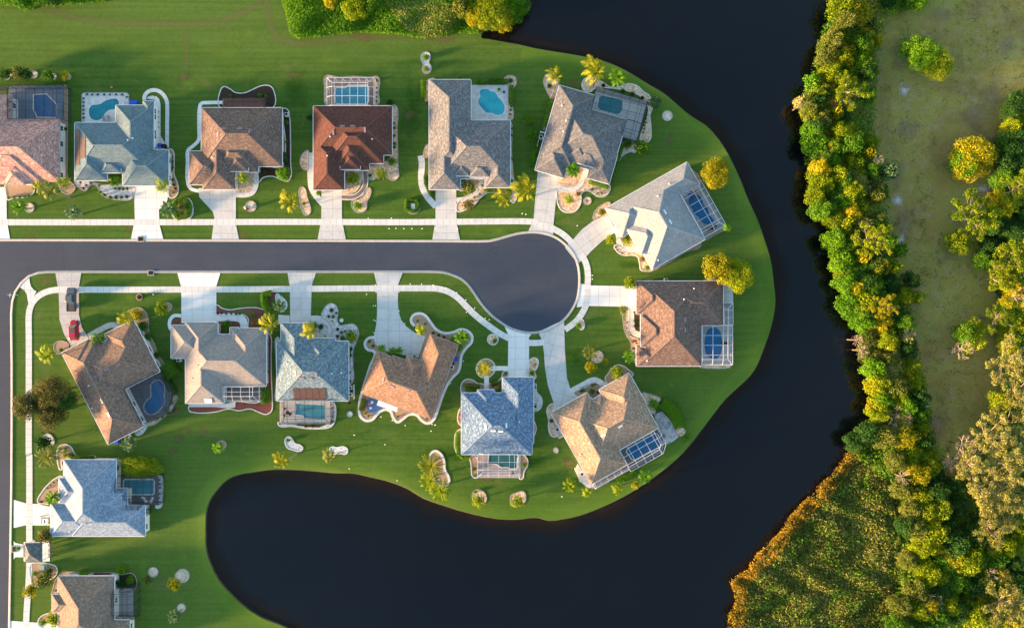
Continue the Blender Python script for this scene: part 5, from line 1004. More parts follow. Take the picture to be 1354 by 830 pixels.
# ------------------------------------------------------------------ foliage
def quads_mesh(name, cen, nor, size, val, aspect=1.0, up=None, material='lf_g'):
    """many leaf quads in one mesh; numpy arrays"""
    n = len(cen); nor = nor/(np.linalg.norm(nor, axis=1, keepdims=True)+1e-9)
    if up is None: up = RNG.normal(size=(n, 3))
    t = np.cross(nor, up); t /= (np.linalg.norm(t, axis=1, keepdims=True)+1e-9); b_ = np.cross(nor, t)
    s = (np.asarray(size)*np.ones(n))[:, None]/2; w = s*aspect
    co = np.stack([cen-t*s*0.2-b_*w, cen+t*s-b_*w*0.25, cen+t*s*0.35+b_*w, cen-t*s+b_*w*0.3], 1).reshape(-1, 3)
    return raw_mesh(name, co, n, np.asarray(val), material)
def raw_mesh(name, co, n, val, material):
    me = bpy.data.meshes.new(name); me.vertices.add(n*4); me.vertices.foreach_set('co', co.astype(np.float32).ravel())
    me.loops.add(n*4); me.loops.foreach_set('vertex_index', np.arange(n*4, dtype=np.int32)); me.polygons.add(n)
    me.polygons.foreach_set('loop_start', np.arange(0, n*4, 4, dtype=np.int32)); me.polygons.foreach_set('loop_total', np.full(n, 4, dtype=np.int32))
    a = me.attributes.new('leafv', 'FLOAT', 'FACE'); a.data.foreach_set('value', np.clip(val, 0, 1).astype(np.float32))
    me.materials.append(MT[material]); me.update(calc_edges=True); return me
def rdir(n):
    d = RNG.normal(size=(n, 3)); return d/np.linalg.norm(d, axis=1, keepdims=True)
def crown_mesh(name, nl, lr, nleaf, leaf, flat=0.72, spread=0.66, gaps=0.0, core=True):
    """unit crown of nl lobes; leaves lie in a shell of each lobe"""
    C_, N_, V_, S_ = [], [], [], []
    dirs = []
    for k in range(nl):
        z = 1-(k+.5)/nl*1.5; a = k*2.399+RNG.uniform(-.4, .4); r = math.sqrt(max(0, 1-z*z)); dirs.append((r*math.cos(a), r*math.sin(a), z))
    for d in dirs:
        c = np.array(d)*spread*RNG.uniform(.8, 1.12); c[2] *= flat; R_ = RNG.uniform(*lr); m = int(nleaf/nl*(R_/np.mean(lr))**2)
        u = rdir(m); u[:, 2] = np.abs(u[:, 2])*RNG.choice([1, 1, 1, -0.7], m); rr = R_*RNG.uniform(.55, 1.08, m)**0.6
        C_.append(c+u*rr[:, None]*np.array([1, 1, .8])); N_.append(u+RNG.normal(size=(m, 3))*.55); lv = RNG.uniform(-.16, .16)
        V_.append(.5+lv+RNG.normal(size=m)*.15+0.10*u[:, 2]*0); S_.append(RNG.uniform(.6, 1.25, m)*leaf)
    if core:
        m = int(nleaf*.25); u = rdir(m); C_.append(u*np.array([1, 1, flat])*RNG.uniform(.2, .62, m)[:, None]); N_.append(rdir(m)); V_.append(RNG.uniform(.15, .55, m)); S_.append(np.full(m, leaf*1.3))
    C_ = np.concatenate(C_); 
    return quads_mesh(name, C_, np.concatenate(N_), np.concatenate(S_), np.concatenate(V_), 0.8)
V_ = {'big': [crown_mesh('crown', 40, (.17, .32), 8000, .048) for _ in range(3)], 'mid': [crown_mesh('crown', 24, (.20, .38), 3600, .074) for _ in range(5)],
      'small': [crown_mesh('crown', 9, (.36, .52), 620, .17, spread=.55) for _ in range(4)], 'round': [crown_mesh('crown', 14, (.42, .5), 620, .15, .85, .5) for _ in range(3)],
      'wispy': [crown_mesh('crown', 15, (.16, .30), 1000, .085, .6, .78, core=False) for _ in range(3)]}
def pine_mesh(name):
    """tufts at branch ends, with air between"""
    C_, N_, V2, S_ = [], [], [], []; tips = []
    for k in range(17):
        a = k*2.399+RNG.uniform(-.3, .3); r = RNG.uniform(.2, .9); z = RNG.uniform(-.05, .35)+.45*(1-r); tips.append((r*math.cos(a), r*math.sin(a), z))
        for q in range(4):
            c = np.array(tips[-1])+RNG.normal(size=3)*np.array([.13, .13, .06]); R_ = RNG.uniform(.10, .19); m = 110; u = rdir(m); u[:, 2] = np.abs(u[:, 2])*.8
            C_.append(c+u*R_*RNG.uniform(.3, 1, m)[:, None]); N_.append(rdir(m)+u*.5); V2.append(.5+RNG.uniform(-.15, .15)+RNG.normal(size=m)*.14); S_.append(RNG.uniform(.04, .085, m))
    me = quads_mesh(name, np.concatenate(C_), np.concatenate(N_), np.concatenate(S_), np.concatenate(V2), .5)
    return me, tips
PINES = []
for _ in range(3):
    me, tips = pine_mesh('crown'); b = MB()
    for t in tips:
        mid = (t[0]*.45+random.uniform(-.08, .08), t[1]*.45+random.uniform(-.08, .08), t[2]*.4-.2)
        b.tube([(0, 0, -.45), mid, t], [.020, .012, .004], 5)
        for q in range(2):
            e = (t[0]+random.uniform(-.2, .2), t[1]+random.uniform(-.2, .2), t[2]+random.uniform(-.02, .08)); b.tube([mid, e], [.008, .003], 4)
    lo = b.build('limbs', 'limb'); lm = lo.data; bpy.data.objects.remove(lo); PINES.append((me, lm))
def dead_mesh():
    b = MB()
    def grow(p, d, l, r, n):
        q = p+d*l; b.tube([p, p.lerp(q, .5)+Vector((random.uniform(-.04, .04), random.uniform(-.04, .04), 0)), q], [r, r*.75, r*.5], 4)
        if n: 
            for k in range(3): grow(q, (d+Vector((random.uniform(-.9, .9), random.uniform(-.9, .9), random.uniform(-.1, .4)))).normalized(), l*.68, r*.5, n-1)
    for k in range(7):
        a = k*.9+random.uniform(-.2, .2); grow(Vector((0, 0, 0)), Vector((math.cos(a), math.sin(a), .45)).normalized(), .42, .035, 3)
    o = b.build('branches', 'limb'); m = o.data; bpy.data.objects.remove(o); return m
DEAD = [dead_mesh() for _ in range(3)]
def trunk_mesh(name, m):
    b = MB(); b.tube([(0, 0, -.05), (.01, 0, .3), (-.01, .01, .7), (0, 0, 1)], [1.25, .95, .75, .55], 8)
    for v in range(len(b.v)): b.v[v] = (b.v[v][0], b.v[v][1], b.v[v][2])
    o = b.build(name, m); d = o.data; bpy.data.objects.remove(o); return d
# trunk radius is 1 unit so it is scaled in x and y
TR = trunk_mesh('trunk', 'bark'); PT = trunk_mesh('trunk', 'palmtrunk')
def setmat(o, m): o.material_slots[0].link = 'OBJECT'; o.material_slots[0].material = MT[m]
def child(name, me, root, loc, scale, rot=0.0, m=None):
    o = bpy.data.objects.new(name, me); C.objects.link(o); o.parent = root; o.location = loc; o.scale = scale; o.rotation_euler = (0, 0, rot)
    if m: setmat(o, m)
    return o
def tree(x, y, r, h, m, label, variant='mid', name='broadleaf_tree', cat='tree', group=None, sq=1.0, dens=1.0):
    """crown centre at world (x, y); h = top height"""
    root = empty(name, (x, y, 0), label, cat, group); fz = r*.72*sq; cz = max(h-fz, fz*.75)
    me = random.choice(V_[variant]); child('crown', me, root, (0, 0, cz), (r*random.uniform(.95, 1.05), r*random.uniform(.95, 1.05), r*sq), random.uniform(0, 6.28), m)
    tr = .05*r+.06; child('trunk', TR, root, (0, 0, 0), (tr, tr, cz)); return root
def shrub(x, y, r, m, label, group=None, name='shrub', cat='shrub', hz=0.0, sq=1.0, variant=None):
    me = random.choice(V_[variant or ('round' if r < 1.6 else 'small')]); o = bpy.data.objects.new(name, me); C.objects.link(o); o.location = (x, y, r*.42*sq+hz+.05)
    o.scale = (r*random.uniform(.92, 1.08), r*random.uniform(.92, 1.08), r*.95*sq); o.rotation_euler = (0, 0, random.uniform(0, 6.28)); setmat(o, m); return tag(o, label, cat, group)
# palms
def frond_mesh(L=1.0, droop=.45, n=17, lw=.06, ll=.21):
    C_ = []; V3 = []
    def P(t): return np.array([L*t*(1-.12*t*t), 0, .30*math.sin(t*1.9)-droop*t*t])
    for i in range(n):
        t = .10+.9*i/(n-1); p = P(t); d = P(min(1, t+.05))-P(t-.05); d /= np.linalg.norm(d); l = ll*math.sin(.35+2.5*t)*RNG.uniform(.8, 1.15)
        for s in (-1, 1):
            side = np.array([.55*d[0], s*.85, -.30+RNG.uniform(-.12, .1)]); side /= np.linalg.norm(side); tip = p+side*l; w = d*lw*.5
            C_ += [p-w, p+w, tip+w*.35, tip-w*.35]; V3.append(RNG.uniform(.25, .8))
    for i in range(6):
        a, c = P(i/6), P((i+1)/6); w = np.array([0, .013, 0]); C_ += [a-w, a+w, c+w, c-w]; V3.append(.9)
    return raw_mesh('frond', np.array(C_), len(V3), np.array(V3), 'lf_y')
FR = [frond_mesh(droop=d) for d in (.35, .5, .65)]; FRN = [frond_mesh(droop=d, n=15, lw=.045, ll=.10) for d in (.18, .3)]
def palm(x, y, r, h, m, label, kind='queen', group=None, wind=2.6, n=None):
    """crown centre at world x, y"""
    root = empty('palm_tree', (x, y, 0), label, 'palm tree', group)
    if kind == 'queen':
        n = n or 12
        for k in range(n):
            a = 2*math.pi*k/n+random.uniform(-.16, .16); bias = .78+.32*math.cos(a-wind); e = random.uniform(-.15, .55)
            o = child('frond', random.choice(FR), root, (0, 0, h), (r*1.15*bias*random.uniform(.85, 1.15),)*3, 0, m); o.rotation_euler = (random.uniform(-.35, .35), -e, a-.25*math.sin(a-wind))
    else:
        n = n or (44 if kind == 'date' else 22); C_ = []; Vv = []
        for k in range(n):
            f = FRN[k % 2] if kind == 'date' else FR[k % 2]; co = np.empty(len(f.vertices)*3, np.float32); f.vertices.foreach_get('co', co); co = co.reshape(-1, 3)*random.uniform(.85, 1.05)
            vv = np.empty(len(f.polygons), np.float32); f.attributes['leafv'].data.foreach_get('value', vv)
            e = (1.15*(1-(k+.5)/n)**1.6-.2) if kind == 'date' else 1.35*(1-(k+.5)/n)**.8-.25; rot = np.array(Euler((random.uniform(-.3, .3), -e, k*2.399+random.uniform(-.12, .12))).to_matrix()); C_.append(co@rot.T); Vv.append(vv+RNG.uniform(-.12, .12))
        me = raw_mesh('crown', np.concatenate(C_), sum(map(len, Vv)), np.concatenate(Vv), m); child('crown', me, root, (0, 0, h), (r, r, r*.9), random.uniform(0, 6), m)
    tr = .13 if kind == 'queen' else .2; child('trunk', PT, root, (0, 0, 0), (tr, tr, h+.05)); return root
def hedge(z, pts, w, h, m, label, group=None, name='hedge', leaf=.20, dens=110, sq=False):
    """clipped hedge along a centre line (crop px); w in crop px"""
    p = [W(z, a, c) for a, c in pts]; w = w*zs(z); C_, N_ = [], []; o = (*p[len(p)//2], 0.0)
    for a, c in zip(p, p[1:]):
        L = math.dist(a, c)+w*.3; m_ = int(L*(w+2*h)*dens)+20; dx, dy = (c[0]-a[0])/max(.01, math.dist(a, c)), (c[1]-a[1])/max(.01, math.dist(a, c)); t = RNG.uniform(-w*.15, L-w*.15, m_); q = RNG.uniform(0, 1, m_)
        per = w+1.2*h; a_ = q*per; sd = RNG.choice([-1, 1], m_); top_ = a_ < w; cx_ = np.where(top_, a_-w/2, sd*w/2); cz_ = np.where(top_, h*(1-.25*np.abs(a_/w*2-1)**3), (a_-w)/(1.2*h)*h*.85); jit = RNG.normal(size=(m_, 3))*.07
        pos = np.stack([a[0]+dx*t-dy*cx_-o[0], a[1]+dy*t+dx*cx_-o[1], cz_], 1)+jit; nn = np.stack([-dy*cx_/w*2, dx*cx_/w*2, cz_/h], 1)+RNG.normal(size=(m_, 3))*.5; C_.append(pos); N_.append(nn)
    C_ = np.concatenate(C_); me = quads_mesh(name, C_, np.concatenate(N_), RNG.uniform(.6, 1.3, len(C_))*leaf, RNG.normal(.5, .17, len(C_)), .8, material=m)
    ob = bpy.data.objects.new(name, me); C.objects.link(ob); ob.location = o; return tag(ob, label, 'hedge', group)
hn = {'A': 'clay-tiled house', 'B': 'house with the uncovered kidney pool', 'C': 'brown house with dark mulch beds', 'D': 'maroon-roofed house', 'E': 'house with the turquoise pool', 'F': 'mid grey house by the upper shore',
      'G': 'pale grey diagonal house', 'H': 'right-hand brown house', 'I': 'tan diagonal house', 'J': 'vivid blue-roofed house', 'K': 'orange-brown house', 'L': 'speckled blue-grey house', 'M': 'taupe-roofed house', 'N': 'diagonal corner house', 'O': 'icy blue-roofed house', 'P': 'brown house at the bottom edge'}
# queen palms: zoom, x, y, r(px), height, leaf, label
for z, x, y, r, h, m, lb in [
 ('z1', 183, 560, 38, 5, 'lf_pg', 'golden feathery palm at the front corner of the clay-tiled house, left of the pair'), ('z1', 232, 582, 52, 6.5, 'lf_o', 'tall olive feathery palm in front of the clay-tiled house, right of the pair'), ('z1', 296, 543, 38, 6, 'lf_y', 'feathery palm on the side bed between the clay-tiled house and its right neighbour'),
 ('z1', 722, 560, 42, 5, 'lf_y', 'feathery palm beside the garage front of the house with the kidney pool'), ('z2', 520, 628, 58, 7, 'lf_pg', 'bright golden windblown palm on the lawn left of the oval pebble bed'), ('z2', 313, 524, 34, 3.0, 'lf_y', 'low feathery palm in the entry court of the brown house with dark mulch beds'),
 ('z3', 458, 500, 36, 4.5, 'lf_pg', 'golden feathery palm in the pebble bed right of the maroon house entry'), ('z5', 155, 142, 44, 6.5, 'lf_pg', 'golden palm at the upper left corner of the mid grey house'), ('z5', 333, 122, 64, 8, 'lf_pg', 'large golden palm above the pebble bed beside the dark cage by the lake'),
 ('z4', 398, 628, 46, 6, 'lf_pg', 'smaller golden palm left of the driveway of the mid grey house'), ('z4', 490, 592, 62, 8, 'lf_pg', 'larger golden palm overhanging the driveway of the mid grey house'), ('z5', 216, 682, 28, 2.2, 'lf_y', 'little palm in the round pebble bed before the mid grey house'),
 ('z6', 846, 466, 30, 3.5, 'lf_l', 'small bright palm at the lake-side cage corner of the pale grey house'), ('z7', 380, 352, 32, 4, 'lf_o', 'olive palm where the driveway meets the walk of the right-hand brown house'),
 ('z8', 335, 686, 32, 4, 'lf_y', 'small palm by the lowest corner of the tan diagonal house'), ('z8', 488, 672, 34, 4, 'lf_y', 'sunlit small palm on the bank below the tan house cage'),
 ('z10', 468, 316, 32, 3.5, 'lf_y', 'small yellow palm where the driveway of the orange-brown house meets its wavy kerb'), ('z11', 224, 275, 44, 6.5, 'lf_pg', 'golden palm overhanging the front of the speckled blue-grey roof'),
 ('z12', 530, 262, 54, 7.5, 'lf_pg', 'tall golden palm between the taupe roof and the speckled blue-grey roof'), ('z11', 112, 800, 42, 9, 'lf_pg', 'leaning golden palm over the pond edge, left of the two beside white gravel beds'), ('z11', 305, 785, 36, 6, 'lf_o', 'olive-gold palm over the pond edge, right of the two beside white gravel beds'),
 ('z13', 222, 396, 54, 7, 'lf_y', 'windblown palm on the lawn left of the diagonal corner house'), ('z13', 566, 240, 44, 5, 'lf_pg', 'golden palm at the top corner of the diagonal corner house')]:
    w = W(z, x, y, h); palm(w[0], w[1], r*zs(z)*1.05, h, m, lb, 'queen', 'palms around the houses')
for z, x, y, r, h, m, lb, kd in [
 ('z9', 291, 181, 44, 4.5, 'lf_pg', 'perfectly round silvery-gold palm at the bend of the walk to the vivid blue-roofed house', 'date'), ('z9', 65, 590, 62, 5.5, 'lf_pg', 'round golden palm with dense fronds, uppermost in the pond-side trio', 'date'), ('z9', 62, 655, 54, 4, 'lf_y', 'middle palm of the pond-side trio, partly under its neighbours', 'date'),
 ('z9', 106, 697, 60, 5, 'lf_y', 'grey-green round palm, lowest in the pond-side trio', 'date'), ('z14', 208, 106, 60, 5.5, 'lf_o', 'large pale olive round palm at the upper corner of the icy blue house', 'date'), ('z7', 180, 592, 54, 4.5, 'lf_o', 'greyish round palm by the oval pebble bed on the lawn of the right-hand house', 'date'),
 ('z5', 422, 145, 50, 4.5, 'lf_g', 'green fan palm on the pebble bed by the lake shore', 'fan'), ('z7', 402, 618, 46, 3.5, 'lf_g', 'green fan palm at the lower front corner of the right-hand brown house', 'fan'), ('z10', 655, 346, 44, 4.0, 'lf_g', 'green fan palm inside the right-hand loop of the wavy kerb', 'fan'),
 ('z5', 226, 548, 40, 3.4, 'lf_l', 'bright fan palm in the entry court of the mid grey house', 'fan'), ('z8', 240, 645, 44, 3.6, 'lf_y', 'grey-yellow fan palm on the lawn left of the tan house', 'fan'), ('z8', 616, 600, 44, 3.4, 'lf_g', 'dark green fan palm on the bank below the tan house', 'fan'),
 ('z1', 90, 642, 44, 3.2, 'lf_g', 'dark green fan palm beside the sand ring before the clay-tiled house', 'fan'), ('z1', 325, 667, 42, 3.0, 'lf_b', 'grey-green fan palm near the pavement between the two leftmost driveways', 'fan'), ('z1', 742, 652, 44, 3.2, 'lf_b', 'grey-green fan palm left of the utility box bed', 'fan'),
 ('z14', 225, 278, 40, 3.2, 'lf_g', 'green fan palm at the entry of the icy blue house', 'fan'), ('z13', 567, 785, 42, 3.0, 'lf_b', 'pale green fan palm below the lowest corner of the diagonal house', 'fan'), ('z10', 270, 396, 24, 2.0, 'lf_l', 'small palm at the left of the row before the orange-brown house', 'fan'),
 ('z10', 320, 410, 22, 2.0, 'lf_l', 'small palm in the middle of the row before the orange-brown house', 'fan'), ('z10', 352, 410, 24, 2.0, 'lf_g', 'small palm at the right of the row before the orange-brown house', 'fan'), ('z8', 655, 242, 34, 2.4, 'lf_g', 'low spiky palm in the bed beside the curved hedge', 'fan'),
 ('z12', 295, 802, 32, 2.6, 'lf_l', 'feathery green palm by the ring bed on the lawn above the pond', 'fan'), ('z12', 566, 180, 34, 3.4, 'lf_b', 'blue-green palm over the white gravel left of the speckled house driveway', 'fan'), ('z23', 98, 778, 36, 3, 'lf_b', 'blue-green palm below the lowest sand ring at the bottom', 'fan')]:
    w = W(z, x, y, h); palm(w[0], w[1], r*zs(z), h, m, lb, kd, 'palms around the houses')
# garden trees: zoom, x, y, r, h, leaf, variant, label
for z, x, y, r, h, m, vr, lb in [
 ('z6', 776, 162, 96, 7.5, 'lf_gold', 'big', 'large yellow-green tree at the lake shore beyond the pale grey house'),
 ('z6', 795, 690, 96, 7, 'lf_gold', 'mid', 'golden tree left of the pair above the right-hand brown house'), ('z6', 895, 722, 108, 7, 'lf_y', 'big', 'yellow-green tree right of the pair above the right-hand brown house'),
 ('z13', 225, 560, 88, 8.5, 'lf_rust', 'big', 'big dark rusty oak crown spreading over the lawn of the corner lot'), ('z13', 120, 615, 72, 8, 'lf_rust', 'mid', 'rust-tinged oak crown overhanging the side street pavement'), ('z13', 220, 650, 80, 7, 'lf_rust', 'mid', 'lower dark oak crown of the cluster on the corner lot'), ('z13', 300, 590, 55, 6.5, 'lf_d', 'mid', 'dark green tree on the right of the oak cluster beside the diagonal roof'),
 ('z13', 425, 330, 40, 4, 'lf_g', 'small', 'leafy tree in the entry court of the diagonal corner house'), ('z13', 188, 782, 46, 4, 'lf_d', 'small', 'dark round tree on the lawn beside the side street pavement'), ('z14', 192, 440, 38, 4, 'lf_rust', 'small', 'orange-tinged tree between the pavilion and the icy blue house'),
 ('z14', 126, 674, 34, 3.6, 'lf_gold', 'small', 'golden tree overhanging the side street pavement, lower of two'), ('z14', 178, 626, 42, 3.6, 'lf_o', 'small', 'olive tree in the round bed below the pavilion'), ('z14', 225, 792, 38, 3.6, 'lf_y', 'small', 'yellow-green tree at the entry of the bottom house'),
 ('z14', 732, 646, 34, 3.5, 'lf_gold', 'small', 'small golden tree next to the right-hand sand ring at lower left'), ('z14', 625, 626, 20, 2.5, 'lf_o', 'small', 'small olive tree beside the left-hand sand ring at lower left'), 
 ('z12', 45, 190, 36, 3.5, 'lf_y', 'small', 'small yellow-green tree beside the ring bed left of the wide white driveway'), ('z12', 330, 270, 30, 2.6, 'lf_g', 'small', 'green tree in the entry court of the taupe-roofed house'),
 ('z11', 380, 290, 34, 3, 'lf_y', 'small', 'yellow-green flowering tree at the right end of the white gravel bed'), ('z4', 240, 575, 38, 3.4, 'lf_o', 'small', 'olive tree in the entry court of the house with the turquoise pool'), ('z4', 242, 650, 26, 2.4, 'lf_rust', 'small', 'rusty round tree beside the walk of the house with the turquoise pool'),
 ('z1', 503, 527, 36, 3, 'lf_g', 'small', 'green tree at the entry of the house with the kidney pool'), ('z3', 318, 520, 34, 2.6, 'lf_y', 'small', 'yellow-green tree in the entry court of the maroon-roofed house'), ('z2', 480, 498, 38, 3.4, 'lf_l', 'small', 'large round green tree at the lower right corner of the brown mulch-bed house'),
 ('z5', 530, 450, 40, 3.6, 'lf_g', 'small', 'bushy green tree below the dark cage by the upper shore'), ('z5', 582, 248, 32, 3, 'lf_b', 'small', 'round blue-green tree at the right of the cage by the upper shore'), ('z6', 286, 528, 34, 2.8, 'lf_y', 'small', 'yellow-green tree at the entry of the pale grey diagonal house'),
 ('z6', 194, 528, 34, 3, 'lf_y', 'small', 'yellow-green tree beside the curved driveway of the pale grey house'), ('z7', 405, 195, 46, 4, 'lf_y', 'small', 'yellow-green tree at the upper front corner of the right-hand brown house'), ('z7', 180, 680, 40, 3.4, 'lf_gold', 'small', 'golden tree just below the greyish round palm'), ('z7', 263, 648, 26, 2.6, 'lf_gold', 'small', 'small golden tree right of the greyish round palm'),
 ('z7', 330, 708, 46, 3.4, 'lf_y', 'small', 'yellow-green tree at the top corner of the tan diagonal house'), ('z9', 265, 740, 32, 3.2, 'lf_y', 'small', 'yellow-green tree by the pond below the blue-roofed house, left of two'), ('z9', 430, 745, 34, 3.2, 'lf_y', 'small', 'yellow-green tree by the pond below the blue-roofed house, right of two'),
 ('z10', 125, 336, 34, 3, 'lf_y', 'small', 'green tree at the tip of the white gravel bed facing the orange-brown house') if False else ('z8', 566, 646, 24, 2.4, 'lf_gold', 'small', 'tiny golden tree on the bank between two palms below the tan house'),
 ('z2', 30, 640, 24, 2.2, 'lf_o', 'small', 'small olive tree in the utility box bed') ,('z1', 22, 62, 30, 2.8, 'lf_d', 'small', 'dark tree beside a sand ring at the far left of the back lawn'), ('z1', 110, 60, 34, 3, 'lf_d', 'small', 'dark tree beside the second sand ring of the back lawn'), ('z1', 75, 52, 30, 3, 'lf_o', 'small', 'olive tree between the first two sand rings of the back lawn'),
 ('z1', 212, 66, 32, 3, 'lf_g', 'small', 'green tree beside the third sand ring of the back lawn'), ('z1', 283, 66, 24, 2.2, 'lf_gold', 'small', 'golden bush beside the fourth sand ring of the back lawn')]:
    w = W(z, x, y, h*.65); tree(w[0], w[1], r*zs(z)*1.0, h, m, lb, vr, group='garden trees around the houses')
